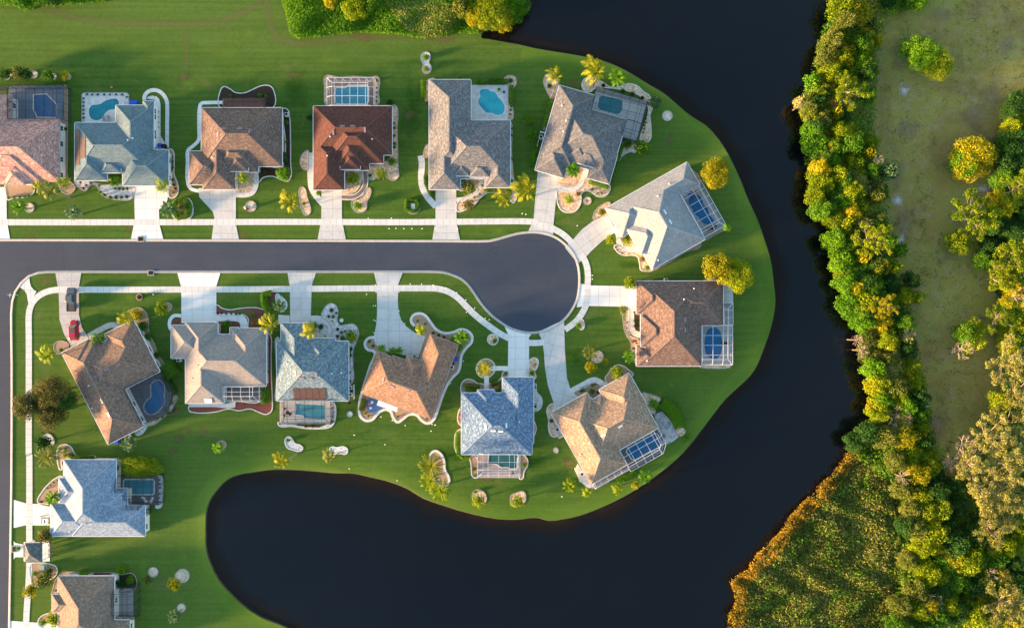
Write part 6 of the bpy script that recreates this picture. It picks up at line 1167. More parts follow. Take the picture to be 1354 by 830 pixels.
# single shrubs (label each) and rows of look-alikes (shared label)
def one(z, x, y, r, m, lb, sq=1.0): w = W(z, x, y, .5); shrub(w[0], w[1], max(.22, r*zs(z)), m, lb, sq=sq)
def row(z, pts, r, m, lb, grp): 
    for q in pts:
        x, y = q[:2]; w = W(z, x, y, .3); shrub(w[0], w[1], max(.2, (q[2] if len(q) > 2 else r)*zs(z)), m, lb, grp)
for a in [('z2', 245, 155, 11, 'lf_l', 'lime shrub at the left of the dark mulch bed behind the brown house'), ('z2', 377, 152, 13, 'lf_l', 'lime shrub at the right of the dark mulch bed behind the brown house'), ('z2', 402, 155, 10, 'lf_y', 'spreading shrub in the far right corner of the rear dark mulch bed'),
 ('z2', 493, 272, 12, 'lf_l', 'bright shrub in the dark side bed of the brown house, topmost'), ('z2', 492, 356, 8, 'lf_g', 'small plant in the middle of the dark side bed of the brown house'), ('z2', 489, 464, 9, 'lf_l', 'lime shrub just above the large round tree'), ('z2', 404, 490, 14, 'lf_rust', 'rusty shrub below the right wing of the brown house'),
 ('z3', 424, 86, 10, 'lf_g', 'round green shrub at the top right of the small white cage'), ('z3', 484, 184, 18, 'lf_d', 'round dark shrub at the upper right corner of the maroon roof'), ('z3', 493, 445, 25, 'lf_l', 'big round bright shrub below the right side of the maroon roof'), ('z3', 342, 638, 26, 'lf_l', 'big ball shrub in the comma-shaped pebble bed'),
 ('z3', 168, 582, 13, 'lf_l', 'small ball shrub at the garage corner of the maroon house'), ('z3', 104, 628, 11, 'lf_g', 'tiny shrub in the oval pebble bed'), ('z3', 132, 250, 20, 'lf_d', 'dark bush against the left wall of the maroon house'), ('z3', 395, 505, 12, 'lf_g', 'small shrub right of the walk of the maroon house'),
 ('z4', 70, 50, 18, 'lf_l', 'lime shrub, upper of the two in the figure-eight gravel bed'), ('z4', 72, 96, 16, 'lf_y', 'yellow-green shrub, lower of the two in the figure-eight gravel bed'), ('z4', 416, 143, 13, 'lf_b', 'spiky shrub in the pebble loop right of the turquoise pool'), ('z4', 490, 303, 28, 'lf_g', 'round bush on the lawn between two houses, topmost of three'),
 ('z4', 505, 372, 28, 'lf_l', 'bright bush on the lawn between two houses, middle of three'), ('z4', 512, 448, 26, 'lf_l', 'bright bush on the lawn between two houses, lowest of three'), ('z4', 205, 132, 12, 'lf_g', 'small bush peeping over the top edge of the grey-tan roof'), ('z4', 76, 232, 9, 'lf_d', 'small bush at the left wall of the grey-tan house'),
 ('z4', 410, 590, 18, 'lf_g', 'green shrub at the right end of the pebble bed before the turquoise-pool house'), ('z5', 465, 435, 26, 'lf_g', 'green bush at the lower edge of the dark lakeside cage'), ('z5', 445, 200, 13, 'lf_d', 'dark shrub on the lakeside pebble bed, left of two'), ('z5', 486, 214, 15, 'lf_d', 'dark shrub on the lakeside pebble bed, right of two'), ('z5', 530, 230, 12, 'lf_r', 'red-leaved shrub on the lakeside pebble bed'),
 ('z5', 358, 175, 12, 'lf_r', 'dark red shrub just below the large golden palm by the lake'), ('z5', 247, 652, 15, 'lf_rust', 'rusty shrub between the two round beds of the mid grey house'), ('z5', 350, 733, 20, 'lf_o', 'olive shrub at the left corner of the pale grey diagonal house'), ('z5', 122, 178, 13, 'lf_d', 'dark shrub in the bed under the upper left palm of the mid grey house'),
 ('z6', 400, 680, 20, 'lf_g', 'green shrub at the lowest corner of the pale grey roof'), ('z6', 376, 632, 18, 'lf_rust', 'rusty shrub beside the front wing of the pale grey house'), ('z7', 110, 438, 23, 'lf_l', 'bright ball shrub beside the turning circle pavement'), ('z7', 398, 715, 13, 'lf_mulch' if False else 'lf_d', 'very dark shrub at the top corner of the tan diagonal roof'),
 ('z8', 820, 410, 27, 'lf_l', 'bright ball shrub beside the end of the curved hedge'), ('z8', 148, 325, 14, 'lf_g', 'ball shrub in the bed left of the tan house garage'), ('z8', 350, 178, 17, 'lf_g', 'largest shrub in the mulch bed before the tan house'), ('z8', 306, 172, 13, 'lf_l', 'lime shrub in the mulch bed before the tan house'), ('z8', 352, 148, 10, 'lf_l', 'small lime shrub beside the walk bend before the tan house'), ('z8', 706, 405, 12, 'lf_o', 'small shrub at the right corner of the tan house cage'),
 ('z9', 490, 201, 16, 'lf_l', 'ball shrub at the right of the white driveway of the blue-roofed house'), ('z9', 332, 65, 14, 'lf_l', 'ball shrub in the small pebble island below the turning circle'), ('z9', 378, 204, 10, 'lf_l', 'square lime shrub left of the white driveway of the blue-roofed house'), ('z9', 246, 606, 12, 'lf_rust', 'orange shrub left of the cage behind the blue-roofed house'), ('z9', 250, 632, 8, 'lf_l', 'lime shrub under the orange one by the blue house cage'), ('z9', 456, 590, 14, 'lf_l', 'lime shrub right of the cage behind the blue-roofed house'), ('z9', 250, 704, 10, 'lf_g', 'small shrub above the left yellow-green pond tree'),
 ('z11', 302, 184, 12, 'lf_d', 'dark ball shrub at the top of the white gravel bed'), ('z11', 290, 210, 9, 'lf_o', 'olive shrub in the white gravel bed, lower left'), ('z11', 308, 211, 9, 'lf_rust', 'orange shrub in the white gravel bed'), ('z11', 321, 196, 8, 'lf_o', 'olive shrub in the white gravel bed, upper right'), ('z11', 326, 262, 9, 'lf_r', 'dark red shrub in the white gravel bed, upper of two'), ('z11', 326, 291, 9, 'lf_r', 'dark red shrub in the white gravel bed, lower of two'), 
 ('z11', 342, 275, 9, 'lf_l', 'lime shrub next to the flowering tree in the white gravel bed, left'), ('z11', 357, 270, 8, 'lf_l', 'lime shrub next to the flowering tree in the white gravel bed, right'), ('z11', 348, 298, 14, 'lf_d', 'dark low hedge block against the speckled roof front'), ('z11', 260, 252, 16, 'lf_d', 'dark shrub at the right of the palm over the speckled roof front'), ('z11', 232, 245, 18, 'lf_g', 'green shrub under the palm at the speckled roof front'),
 ('z11', 125, 714, 10, 'lf_g', 'green shrub in the left white gravel bed above the pond'), ('z12', 448, 224, 13, 'lf_g', 'green bushy plant in the red mulch bed'), ('z12', 300, 786, 8, 'lf_g', 'small plant inside the ring bed above the pond'), ('z13', 612, 142, 13, 'lf_r', 'small red bush on the front lawn right of the parked pickup'),
 ('z13', 600, 220, 32, 'lf_gold', 'golden bush at the top of the corner house side bed'), ('z13', 540, 246, 26, 'lf_y', 'yellow-green bush at the top corner of the diagonal roof'), ('z13', 630, 270, 27, 'lf_g', 'green bush in the corner house side bed, upper'), ('z13', 652, 314, 22, 'lf_g', 'green bush in the corner house side bed, lower'), ('z13', 687, 396, 20, 'lf_g', 'round green bush midway down the right wall of the diagonal house'),
 ('z13', 268, 376, 14, 'lf_d', 'dark shrub by the garage corner of the diagonal house'), ('z14', 515, 582, 25, 'lf_l', 'bright round shrub above the bottom house, left of two'), ('z14', 552, 627, 24, 'lf_l', 'bright round shrub above the bottom house, right of two'), ('z14', 512, 640, 28, 'lf_d', 'dark purple-green shrub above the porch cage of the bottom house'), ('z14', 208, 590, 22, 'lf_d', 'dark shrub in the round bed below the pavilion, right side'),
 ('z14', 145, 600, 13, 'lf_g', 'small shrub in the round bed below the pavilion, left side'), ('z14', 182, 806, 20, 'lf_g', 'dense low shrub at the bottom driveway edge'), ('z14', 76, 494, 12, 'lf_g', 'small round bush next to the kerb drain before the pavilion'), ('z14', 298, 100, 16, 'lf_g', 'green shrub in the kerbed bed above the icy blue roof'), ('z14', 272, 102, 14, 'lf_y', 'yellow shrub in the kerbed bed above the icy blue roof'), ('z14', 252, 75, 9, 'lf_l', 'lime ball in the curved white bed above the icy blue roof, left'), ('z14', 272, 75, 10, 'lf_l', 'lime ball in the curved white bed above the icy blue roof, right'),
 ('z14', 204, 404, 9, 'lf_l', 'yellow-green shrub next to the white car'), ('z14', 172, 298, 8, 'lf_r', 'small red shrub at the pointed end of the bed by the icy blue house'), ('z14', 620, 330, 16, 'lf_g', 'green shrub beside the rear corner of the icy blue house'), ('z14', 612, 425, 14, 'lf_g', 'leafy plant against the lower right wall of the icy blue house'),
 ('z1', 285, 300, 10, 'lf_d', 'dark shrub beside the right wall of the clay-tiled house'), ('z10', 210, 365, 9, 'lf_g', 'small shrub at the left loop of the wavy kerb, upper'), ('z10', 228, 386, 10, 'lf_g', 'small shrub at the left loop of the wavy kerb, lower'), ('z10', 440, 268, 8, 'lf_g', 'small shrub in the upper loop of the wavy kerb, left'), ('z10', 476, 282, 8, 'lf_g', 'small shrub in the upper loop of the wavy kerb, right'),
 ('z10', 190, 708, 10, 'lf_gold', 'golden shrub below the blue patio'), ('z10', 204, 722, 8, 'lf_g', 'small green shrub below the golden one by the blue patio'), ('z10', 346, 724, 9, 'lf_g', 'small shrub in the bottom wave of the white kerb, left'), ('z10', 484, 734, 10, 'lf_o', 'small shrub in the bottom wave of the white kerb, right'), ('z10', 425, 437, 8, 'lf_y', 'small shrub in the notch of the orange-brown roof')]:
    one(*a)
for a in [('z1', [(366,166),(366,183),(365,200),(365,217),(365,234),(366,251),(380,148),(403,149),(427,150),(456,149),(481,149),(508,149),(535,149),(556,160)], 6, 'lf_d', 'tiny dark shrub on the white stone rim of the kidney pool deck', 'shrubs rimming the kidney pool deck'),
 ('z1', [(37,603),(60,600),(85,599),(107,598),(125,594),(145,562)], 8, 'lf_g', 'small shrub in the row edging the front bed of the clay-tiled house', 'row before the clay-tiled house'),
 ('z1', [(352,535),(378,548),(365,560)], 8, 'lf_r', 'small red shrub at the left front corner of the kidney-pool house', 'red shrubs at the kidney-pool house'), ('z1', [(435,548),(438,577),(398,537)], 9, 'lf_g', 'green ball shrub in the narrow white bed left of the kidney-pool house entry', 'green balls left of the entry'),
 ('z1', [(459,589,10),(485,600,11),(510,601,11),(534,601,10),(557,599,11)], 10, 'lf_d', 'dark ball shrub in the lower row before the kidney-pool house', 'lower row of ball shrubs'), ('z1', [(505,563),(523,563),(540,564),(558,563)], 8, 'lf_d', 'dark ball shrub in the upper row before the kidney-pool house', 'upper row of ball shrubs'),
 ('z1', [(756,524),(764,546),(770,562),(762,578),(752,420),(755,445),(757,470)], 9, 'lf_d', 'round shrub in the bed right of the kidney-pool house garage', 'shrubs by the garage of the kidney-pool house'),
 ('z3', [(424,120),(424,140),(424,160),(424,178)], 6, 'lf_g', 'tiny shrub in the pebbles right of the small white cage', 'shrubs beside the small white cage'), ('z3', [(503,275,7),(503,296,8),(503,330,9),(504,365,10),(503,381,9),(476,405,8)], 8, 'lf_g', 'small shrub in the pebble strip right of the maroon house', 'pebble strip shrubs by the maroon house'),
 ('z4', [(416,262),(415,280),(418,248)], 6, 'lf_d', 'tiny shrub at the foot of the pebble strip right of the turquoise pool', 'pebble strip shrubs by the turquoise pool'), ('z4', [(420,338),(419,365),(424,462),(420,550)], 8, 'lf_g', 'small shrub against the right wall of the grey-tan house', 'shrubs along the grey-tan right wall'), ('z4', [(310,588),(290,604),(268,618),(300,570),(395,606),(260,634)], 7, 'lf_o', 'small shrub edging the curved pebble bed before the turquoise-pool house', 'shrubs on the curved pebble bed'),
 ('z5', [(548,306),(546,322),(543,338),(540,352),(537,367),(533,382)], 6, 'lf_d', 'tiny shrub in the pebble strip right of the dark lakeside cage', 'pebble strip shrubs by the lakeside cage'), ('z5', [(310,630),(332,648),(352,650)], 7, 'lf_g', 'small shrub in the pebble bed right of the mid grey house walk', 'shrubs by the mid grey house walk'),
 ('z6', [(228,565),(236,583),(262,598),(298,606)], 5, 'lf_d', 'tiny shrub along the curved bed before the pale grey house', 'shrubs on the curved bed of the pale grey house'), ('z6', [(148,378,20)], 20, 'lf_rust', 'rusty round shrub above the curved driveway of the pale grey house', None),
 ('z7', [(390,420),(388,452),(400,478),(407,492)], 6, 'lf_g', 'tiny shrub in the pebble strip before the right-hand brown house', 'pebble strip shrubs of the right-hand house'), ('z7', [(428,530,10),(440,525,9),(428,570,11),(445,540,7)], 9, 'lf_rust', 'rusty shrub by the lower front wing of the right-hand brown house', 'rusty shrubs of the right-hand house'), ('z7', [(437,412,12),(452,408,11),(437,440,12),(453,445,11),(434,362,9)], 11, 'lf_d', 'dark shrub packed between walk and wall of the right-hand brown house', 'shrubs in the entry bed of the right-hand house'),
 ('z8', [(293,178,7),(366,144,6),(378,182,8)], 7, 'lf_d', 'tiny dark shrub in the mulch bed before the tan house', 'tiny shrubs before the tan house'), ('z10', [(516,325),(541,336),(566,345)], 9, 'lf_mulch' if False else 'lf_r', 'dark plum shrub in the row under the upper wave of the white kerb', 'plum shrubs by the wavy kerb'),
 ('z9', [(190,350),(188,378),(190,400)], 6, 'lf_o', 'tiny shrub against the left wall of the blue-roofed house', 'shrubs left of the blue-roofed house'), ('z9', [(505,240),(506,262),(505,165)], 6, 'lf_g', 'tiny shrub in the bed right of the blue-roofed house', 'shrubs right of the blue-roofed house'),
 ('z11', [(381,342,11),(380,367,9),(376,438,8),(377,473,9)], 9, 'lf_g', 'green shrub in the white gravel strip right of the speckled roof', 'gravel strip shrubs by the speckled roof'), ('z11', [(166,650,5),(302,637,7),(306,600,4),(306,585,4),(306,618,4)], 5, 'lf_d', 'tiny plant in the gravel beside the dark cage of the speckled house', 'plants beside the dark cage'), ('z11', [(198,657),(226,657),(375,560)], 8, 'lf_r', 'red shrub at the foot of the speckled blue-grey house', 'red shrubs of the speckled house'),
 ('z12', [(445,258),(467,259),(490,261)], 11, 'lf_gold', 'golden ball shrub in the row before the right end of the taupe roof', 'golden balls in red mulch'), ('z12', [(292,214),(308,213),(328,215),(350,215),(372,217),(388,216)], 6, 'lf_r', 'tiny dark shrub in the row above the front walk of the taupe house', 'row above the taupe house walk'), ('z12', [(112,256,6),(404,615,4),(460,615,4),(510,350,7),(512,470,7)], 5, 'lf_g', 'tiny plant in red mulch beside the taupe-roofed house wall', 'tiny plants in red mulch'),
 ('z13', [(752,605,10),(733,628,6),(732,652,8),(712,668,7),(690,678,7)], 8, 'lf_l', 'small lime shrub on the curved strip outside the black cage', 'lime shrubs outside the black cage'), ('z14', [(672,205),(673,222),(674,238),(673,262),(672,280),(672,298)], 5, 'lf_d', 'tiny plant in the white strip right of the teal pool cage', 'plants in the white strip'), ('z14', [(200,240),(212,228),(226,216),(240,207)], 5, 'lf_d', 'tiny dark plant on the curved white bed of the icy blue house', 'plants on the curved white bed'),
 ('z14', [(248,668,6),(235,672,6)], 6, 'lf_d', 'tiny plant at the left corner of the bottom house', 'plants at the bottom house'), ('s7', [(272,410),(272,475),(272,535),(272,350)], 8, 'lf_d', 'tiny shrub between wall and curved path of the kidney-pool house', 'shrubs by the curved path')]:
    row(*a)
HD = [('z4', [(283,153),(322,152)], 14, 1.0, 'lf_g', 'short clipped hedge above the turquoise pool deck'), ('z4', [(332,150),(402,150)], 16, 1.0, 'lf_g', 'longer clipped hedge above the turquoise pool deck'), ('z4', [(418,168),(418,244)], 14, 1.0, 'lf_g', 'clipped hedge right of the turquoise pool deck'), ('z4', [(63,150),(63,216)], 18, 1.1, 'lf_l', 'upright hedge at the upper left of the grey-tan house'), ('z4', [(74,535),(76,560),(95,605)], 20, 1.0, 'lf_d', 'dark hedge between curved walk and garage of the grey-tan house'),
 ('z4', [(318,590),(345,590)], 15, .8, 'lf_g', 'left clipped block below the entry of the turquoise-pool house'), ('z4', [(352,589),(385,589)], 15, .8, 'lf_g', 'right clipped block below the entry of the turquoise-pool house'),
 ('z5', [(130,240),(98,362)], 15, 1.2, 'lf_g', 'long hedge along the left wall of the mid grey house'), ('z5', [(438,440),(395,590)], 14, 1.2, 'lf_g', 'long hedge along the right wall of the mid grey house'), ('z5', [(297,598),(378,622)], 20, .9, 'lf_g', 'hedge below the right front wing of the mid grey house'), ('z5', [(58,470),(48,530)], 28, 1.6, 'lf_g', 'bushy hedge at the lower left of the mid grey house'),
 ('z8', [(700,232),(735,262),(765,300),(782,348)], 50, 1.8, 'lf_l', 'thick curved bright green hedge beside the flagstone patio'), ('z8', [(478,625),(520,602),(562,578)], 22, 1.0, 'lf_l', 'straight hedge below the white cage of the tan house'), 
 ('z9', [(180,450),(175,500),(182,535),(198,552),(225,552)], 18, 1.1, 'lf_g', 'L-shaped hedge left of the blue-roofed house'), ('z9', [(203,252),(268,256)], 14, .9, 'lf_o', 'olive hedge row left of the blue house walk, upper'), ('z9', [(212,272),(258,274)], 12, .9, 'lf_l', 'lime hedge row left of the blue house walk, lower'), ('z9', [(320,250),(345,240)], 14, .9, 'lf_o', 'olive hedge tuft right of the blue house walk'), ('z9', [(332,278),(358,270),(362,232)], 10, .8, 'lf_l', 'thin lime hedge in the corner by the blue house garage'),
 ('z11', [(60,116),(32,122),(34,160),(50,190)], 20, 1.5, 'lf_l', 'C-shaped clipped hedge by the neighbouring driveway'), ('z12', [(507,545),(507,600)], 34, 1.6, 'lf_g', 'block hedge right of the taupe house porch cage'), ('z12', [(82,440),(108,478)], 58, 2.4, 'lf_g', 'fat rounded hedge left of the taupe-roofed house'), ('z12', [(68,492),(98,545)], 26, 1.6, 'lf_d', 'dark narrow hedge beside the black cage'),
 ('z10', [(188,640),(176,690)], 22, 1.2, 'lf_o', 'olive hedge left of the blue patio'), ('z10', [(606,352),(650,374)], 22, 1.2, 'lf_l', 'bright hedge at the upper right corner of the orange-brown roof'), ('z10', [(650,385),(638,408)], 14, 1.0, 'lf_l', 'short bright hedge against the right wall of the orange-brown house'), ('z14', [(312,108),(400,110)], 15, 1.1, 'lf_g', 'narrow hedge along the top wall of the icy blue house'),
 ('z14', [(345,598),(380,599)], 16, 1.0, 'lf_l', 'lime hedge block above the bottom house'), ('z14', [(402,602),(470,604)], 10, .9, 'lf_r', 'dark hedge strip above the bottom house'), ('z1', [(752,428),(752,490)], 10, .8, 'lf_g', 'low hedge right of the kidney-pool house garage'), ('z2', [(488,410),(490,448)], 16, 1.2, 'lf_d', 'dark hedge in the side bed of the brown house'), ('z2', [(12,620),(50,610),(72,640),(60,680),(20,690),(5,660),(12,620)], 20, .9, 'lf_g', 'ring of hedge around the utility box left of the brown house'), ('z3', [(560,615),(600,612),(612,640),(590,662),(556,655),(560,615)], 15, .9, 'lf_g', 'ring of hedge around the green utility box on the front lawn')]
for z, p, w, h, m, lb in HD: hedge(z, p, w, h, m, lb)
w = W('s5', 682, 436, 3.0); bh = bpy.data.objects.new('hedge', V_['big'][1]); C.objects.link(bh); bh.location = (w[0], w[1], 2.0); bh.scale = (6.0, 3.1, 3.0); bh.rotation_euler = (0, 0, R(-9)); setmat(bh, 'lf_y'); tag(bh, 'big rounded golden-green hedge overhanging the teal pool cage', 'hedge')
# ---- east bank belt
NM = {'y': 'lf_y', 'g': 'lf_g', 'd': 'lf_d', 'o': 'lf_o', 't': 'lf_t', 'G': 'lf_gold', 'b': 'lf_b', 'l': 'lf_l'}
CN = {'y': 'yellow-green', 'g': 'mid green', 'd': 'dark green', 'o': 'dull olive', 't': 'tan-tinged', 'G': 'golden', 'b': 'blue-green', 'l': 'fresh green'}
FOREST = '''1112,8,16,y 1135,18,15,G 1150,35,9,o 1120,45,14,y 1100,55,12,o 1140,58,13,g 1158,55,7,G 1092,75,12,o 1115,75,14,G 1138,82,12,l 1100,98,12,y 1148,95,10,g 1075,108,9,l 1085,122,10,g 1147,125,10,g 1058,135,6,t 1070,145,10,o 1085,158,11,o 1106,150,8,G 1078,185,17,l 1108,172,10,y 1125,190,14,g 1150,188,11,g 1149,203,7,G 1097,213,14,l 1128,215,12,g 1084,240,14,l 1108,233,12,y 1131,238,12,t 1152,225,10,g 1176,227,9,b
1078,258,12,l 1100,262,14,g 1122,258,13,y 1142,250,10,t 1162,255,10,g 1085,276,12,g 1105,290,13,y 1126,280,12,G 1142,296,9,t 1160,300,12,g 1102,318,13,l 1125,330,13,g 1174,318,9,g 1112,345,14,l 1135,355,15,g 1160,350,13,d 1182,352,8,y 1120,374,15,l 1150,378,15,g 1176,375,12,d 1124,400,16,l 1140,420,16,l 1162,400,11,y 1165,425,13,G 1212,393,8,y 1187,413,13,d 1196,428,10,g 1150,448,12,o 1172,450,12,y 1196,445,9,t 1150,468,13,o 1176,472,12,o 1200,462,12,d
1155,487,13,l 1180,490,13,t 1206,486,10,g 1160,506,15,l 1185,510,14,o 1211,506,12,g 1165,527,13,l 1190,530,12,y 1215,526,11,d 1190,551,14,t 1165,549,11,d 1216,551,12,g 1194,575,15,G 1220,580,12,d 1170,577,14,o 1148,572,13,d 1130,585,11,d 1205,600,14,y 1226,605,12,g 1236,626,11,d 1185,610,12,o 1214,628,13,G 1192,645,11,o 1218,652,15,y 1240,650,13,d 1205,672,12,o 1228,678,14,y 1247,672,10,d
1235,702,16,y 1212,698,12,o 1220,722,14,y 1250,690,14,d 1262,716,16,d 1286,707,15,d 1280,740,17,g 1250,745,16,g 1226,757,15,y 1210,778,14,o 1240,782,16,d 1265,770,15,g 1290,775,16,d 1215,805,14,y 1235,815,15,g 1262,805,16,d 1290,812,16,g 1310,738,14,g 1330,722,13,y 1348,716,13,g 1352,770,16,d 1308,770,14,g 1325,760,10,t 1190,800,12,o 1185,825,12,g 1200,740,11,o
1345,150,20,d 1340,188,22,d 1352,218,20,d 1336,170,11,y 1352,180,10,G 1325,302,20,d 1346,312,18,d 1328,335,13,d 1288,207,29,G 1275,215,16,l 1318,262,10,G 1222,72,22,l 1240,85,20,y 1205,62,14,g 1268,320,14,g 1286,445,17,l 1275,440,12,g 1340,440,20,g 1352,425,16,y 1322,532,13,g 1345,500,14,d 1306,560,10,d 1262,640,11,d 1350,640,16,d 1350,545,16,g 1265,668,14,d 1300,690,13,d
1350,135,14,d 1330,215,14,d 1328,240,13,g 1352,280,13,d 1310,330,13,d 1300,345,10,g 1345,410,14,g 1338,460,13,y 1352,455,14,d 1348,160,12,y 1330,275,12,g 1312,300,10,d 1326,192,9,g 1350,330,14,g 1338,385,10,G 1205,370,10,d 1198,392,11,g 1190,330,8,g 1176,0,10,d 1196,-2,12,g 1212,0,12,l 625,6,20,y 652,14,24,y 678,4,19,l 664,26,14,G 632,24,12,G 608,10,9,o 470,6,15,y 437,2,7,G 492,4,12,g 30,2,9,g 70,-2,8,d'''
PINE = [(1120,118,20,'y'),(1153,318,17,'y'),(1289,288,28,'y'),(1343,340,27,'y'),(1322,368,22,'y'),(1346,250,18,'y'),(1350,392,22,'G'),(1335,478,26,'t'),(1350,520,22,'t'),(1342,562,28,'t'),(1312,578,24,'t'),(1332,612,26,'t'),(1288,615,22,'t'),(1303,652,30,'t'),(1336,664,26,'t'),(1312,692,22,'t'),(1332,800,26,'t'),(1322,420,14,'y'),(1168,405,12,'G')]
DEADT = [(1062,136,8),(1136,450,8),(1143,464,9),(1275,462,14),(1190,552,17),(1278,590,15),(1262,612,13),(1320,640,18),(1197,632,10),(1235,798,14),(1314,762,10),(1206,442,9),(1165,210,7),(1340,378,10)]
def ordn(i): return (['topmost', 'second from the top', 'third from the top', 'fourth from the top', 'fifth from the top', 'sixth from the top', 'seventh from the top', 'eighth from the top', 'ninth from the top', 'tenth from the top', 'eleventh from the top', 'twelfth from the top', 'thirteenth from the top', 'fourteenth from the top', 'fifteenth from the top', 'sixteenth from the top', 'seventeenth from the top', 'eighteenth from the top', 'nineteenth from the top']+[w_+' from the top' for w_ in 'twentieth twenty-first twenty-second twenty-third twenty-fourth twenty-fifth twenty-sixth twenty-seventh twenty-eighth'.split()])[i]
def _o(i): return ['topmost', 'second from the top', 'third from the top', 'fourth from the top', 'fifth from the top', 'sixth from the top', 'seventh from the top', 'eighth from the top', 'ninth from the top', 'tenth from the top', 'eleventh from the top', 'twelfth from the top', 'thirteenth from the top', 'fourteenth from the top', 'fifteenth from the top', 'sixteenth from the top', 'seventeenth from the top', 'eighteenth from the top', 'nineteenth from the top'][i]
def zone(x, y):
    if x < 200: return 'at the top left edge'
    if x < 800: return 'above the pond inlet'
    if x > 1255 and y < 470 or (x > 1195 and y < 100): return 'around the scrub clearing'
    if y > 640: return 'in the lower right wood'
    if x > 1255: return 'in the right-hand wood'
    return 'on the upper far bank' if y < 165 else 'on the far bank opposite the circle' if y < 330 else 'on the middle far bank' if y < 480 else 'on the lower far bank'
items = []
for t in FOREST.split(): x, y, r, c = t.split(','); items.append([float(x), float(y), float(r), c, 'leafy tree'])
for x, y, r, c in PINE: items.append([x, y, r, c, 'airy pine'])
rs = random.Random(5)
zones_ = [[(1100,-5),(1092,40),(1085,90),(1068,165),(1075,230),(1100,330),(1118,400),(1145,470),(1160,540),(1180,600),(1200,640),(1200,700),(1225,760),(1210,835),(1350,835),(1350,700),(1255,700),(1232,610),(1212,540),(1205,470),(1178,390),(1165,300),(1155,230),(1145,180),(1150,90),(1155,10)]]
k_ = 0
while k_ < 100:
    x, y = rs.uniform(1060, 1350), rs.uniform(-5, 835)
    if inside((x, y), zones_[0]): items.append([x, y, rs.uniform(8, 13), rs.choice('glyyydGoGy'), 'leafy tree']); k_ += 1
for t in items:
    if t[3] in 'gl' and t[4] == 'leafy tree' and t[0] > 1000 and rs.random() < .22: t[3] = 'y'
for x, y, r in DEADT: items.append([x, y, r, 'w', 'bare dead tree'])
cnt = {}
items.sort(key=lambda t: t[1])
tot = {}
for t in items: k = (zone(t[0], t[1]), t[3], t[4]); tot[k] = tot.get(k, 0)+1
for x, y, r, c, kd in items:
    k = (zone(x, y), c, kd); i = cnt.get(k, 0); cnt[k] = i+1; cn = CN.get(c, 'grey'); sz = 'small' if r < 10.5 else 'large' if r > 17 else 'medium'
    kn = {'leafy tree': 'trees', 'airy pine': 'pines', 'bare dead tree': 'bare dead trees'}[kd]; od = ordn(i).replace(' from the top', ' down')
    lb = f'{sz} tree, {od} of the {cn} {kn} {k[0]}' if tot[k] > 1 else f'{sz} tree, the only {cn} {kd} {k[0]}'
    R_ = r*S*(1.42 if r < 20 else 1.2)
    if kd == 'leafy tree':
        h = random.uniform(4.4, 6.6)+R_*.2; w = M((x, y), h*.6); tree(w[0], w[1], R_, h, NM[c], lb, 'big' if r > 17 else 'mid' if r > 9 else 'small', group='trees '+k[0], sq=max(.9, .5*h/(R_*.72)))
    elif kd == 'airy pine':
        h = random.uniform(6.5, 8); w = M((x, y), h); root = empty('pine_tree', (w[0], w[1], 0), lb, 'tree', 'trees '+k[0]); me, lm = random.choice(PINES); a = random.uniform(0, 6.28)
        o = child('crown', me, root, (0, 0, h-R_*.1), (R_*1.05, R_*1.05, R_*.8), a, NM[c]); child('limbs', lm, root, (0, 0, h-R_*.1), (R_*1.05, R_*1.05, R_*.8), a); child('trunk', TR, root, (0, 0, 0), (.16, .16, h-R_*.5))
    else:
        h = random.uniform(5, 7); w = M((x, y), h); root = empty('dead_tree', (w[0], w[1], 0), lb, 'tree', 'bare trees'); child('branches', random.choice(DEAD), root, (0, 0, h-1.5), (r*S*1.1,)*3, random.uniform(0, 6)); child('trunk', TR, root, (0, 0, 0), (.14, .14, h-1.4))
# ---- stuff: undergrowth, reeds, weeds
def scatter(name, poly_px, n, hlo, hhi, size, m, label, upright=0.0, aspect=.8, holes=(), clump=0.0, hz=2.0, base=.02):
    P_ = [M(p) for p in poly_px]; xs = [p[0] for p in P_]; ys = [p[1] for p in P_]; pts = []
    cl = [(random.uniform(min(xs), max(xs)), random.uniform(min(ys), max(ys))) for _ in range(int(n/14)+1)]
    while len(pts) < n:
        if clump and random.random() < clump: c = random.choice(cl); q = (c[0]+random.gauss(0, .45), c[1]+random.gauss(0, .45))
        else: q = (random.uniform(min(xs), max(xs)), random.uniform(min(ys), max(ys)))
        if inside(q, P_): pts.append(q)
    p = np.array(pts); z = RNG.uniform(hlo, hhi, n)*(1+.45*np.sin(p[:, 0]*.55+np.sin(p[:, 1]*.4)*2)*np.cos(p[:, 1]*.5)); cen = np.column_stack([p, np.maximum(z, base)])
    nor = rdir(n); nor[:, 2] = np.abs(nor[:, 2])+ (0 if upright else .6)
    up = None
    if upright: up = np.cross(nor, np.column_stack([RNG.normal(size=(n, 2))*.45, np.ones(n)]))
    val = .5+.22*np.sin(p[:, 0]*.21+1.3*np.sin(p[:, 1]*.13))*np.cos(p[:, 1]*.17)+RNG.normal(size=n)*.17
    me = quads_mesh(name, cen, nor, RNG.uniform(.6, 1.3, n)*size, val, aspect, up, m); o = bpy.data.objects.new(name, me); C.objects.link(o); return tag(o, label, name.replace('_', ' '), kind='stuff')
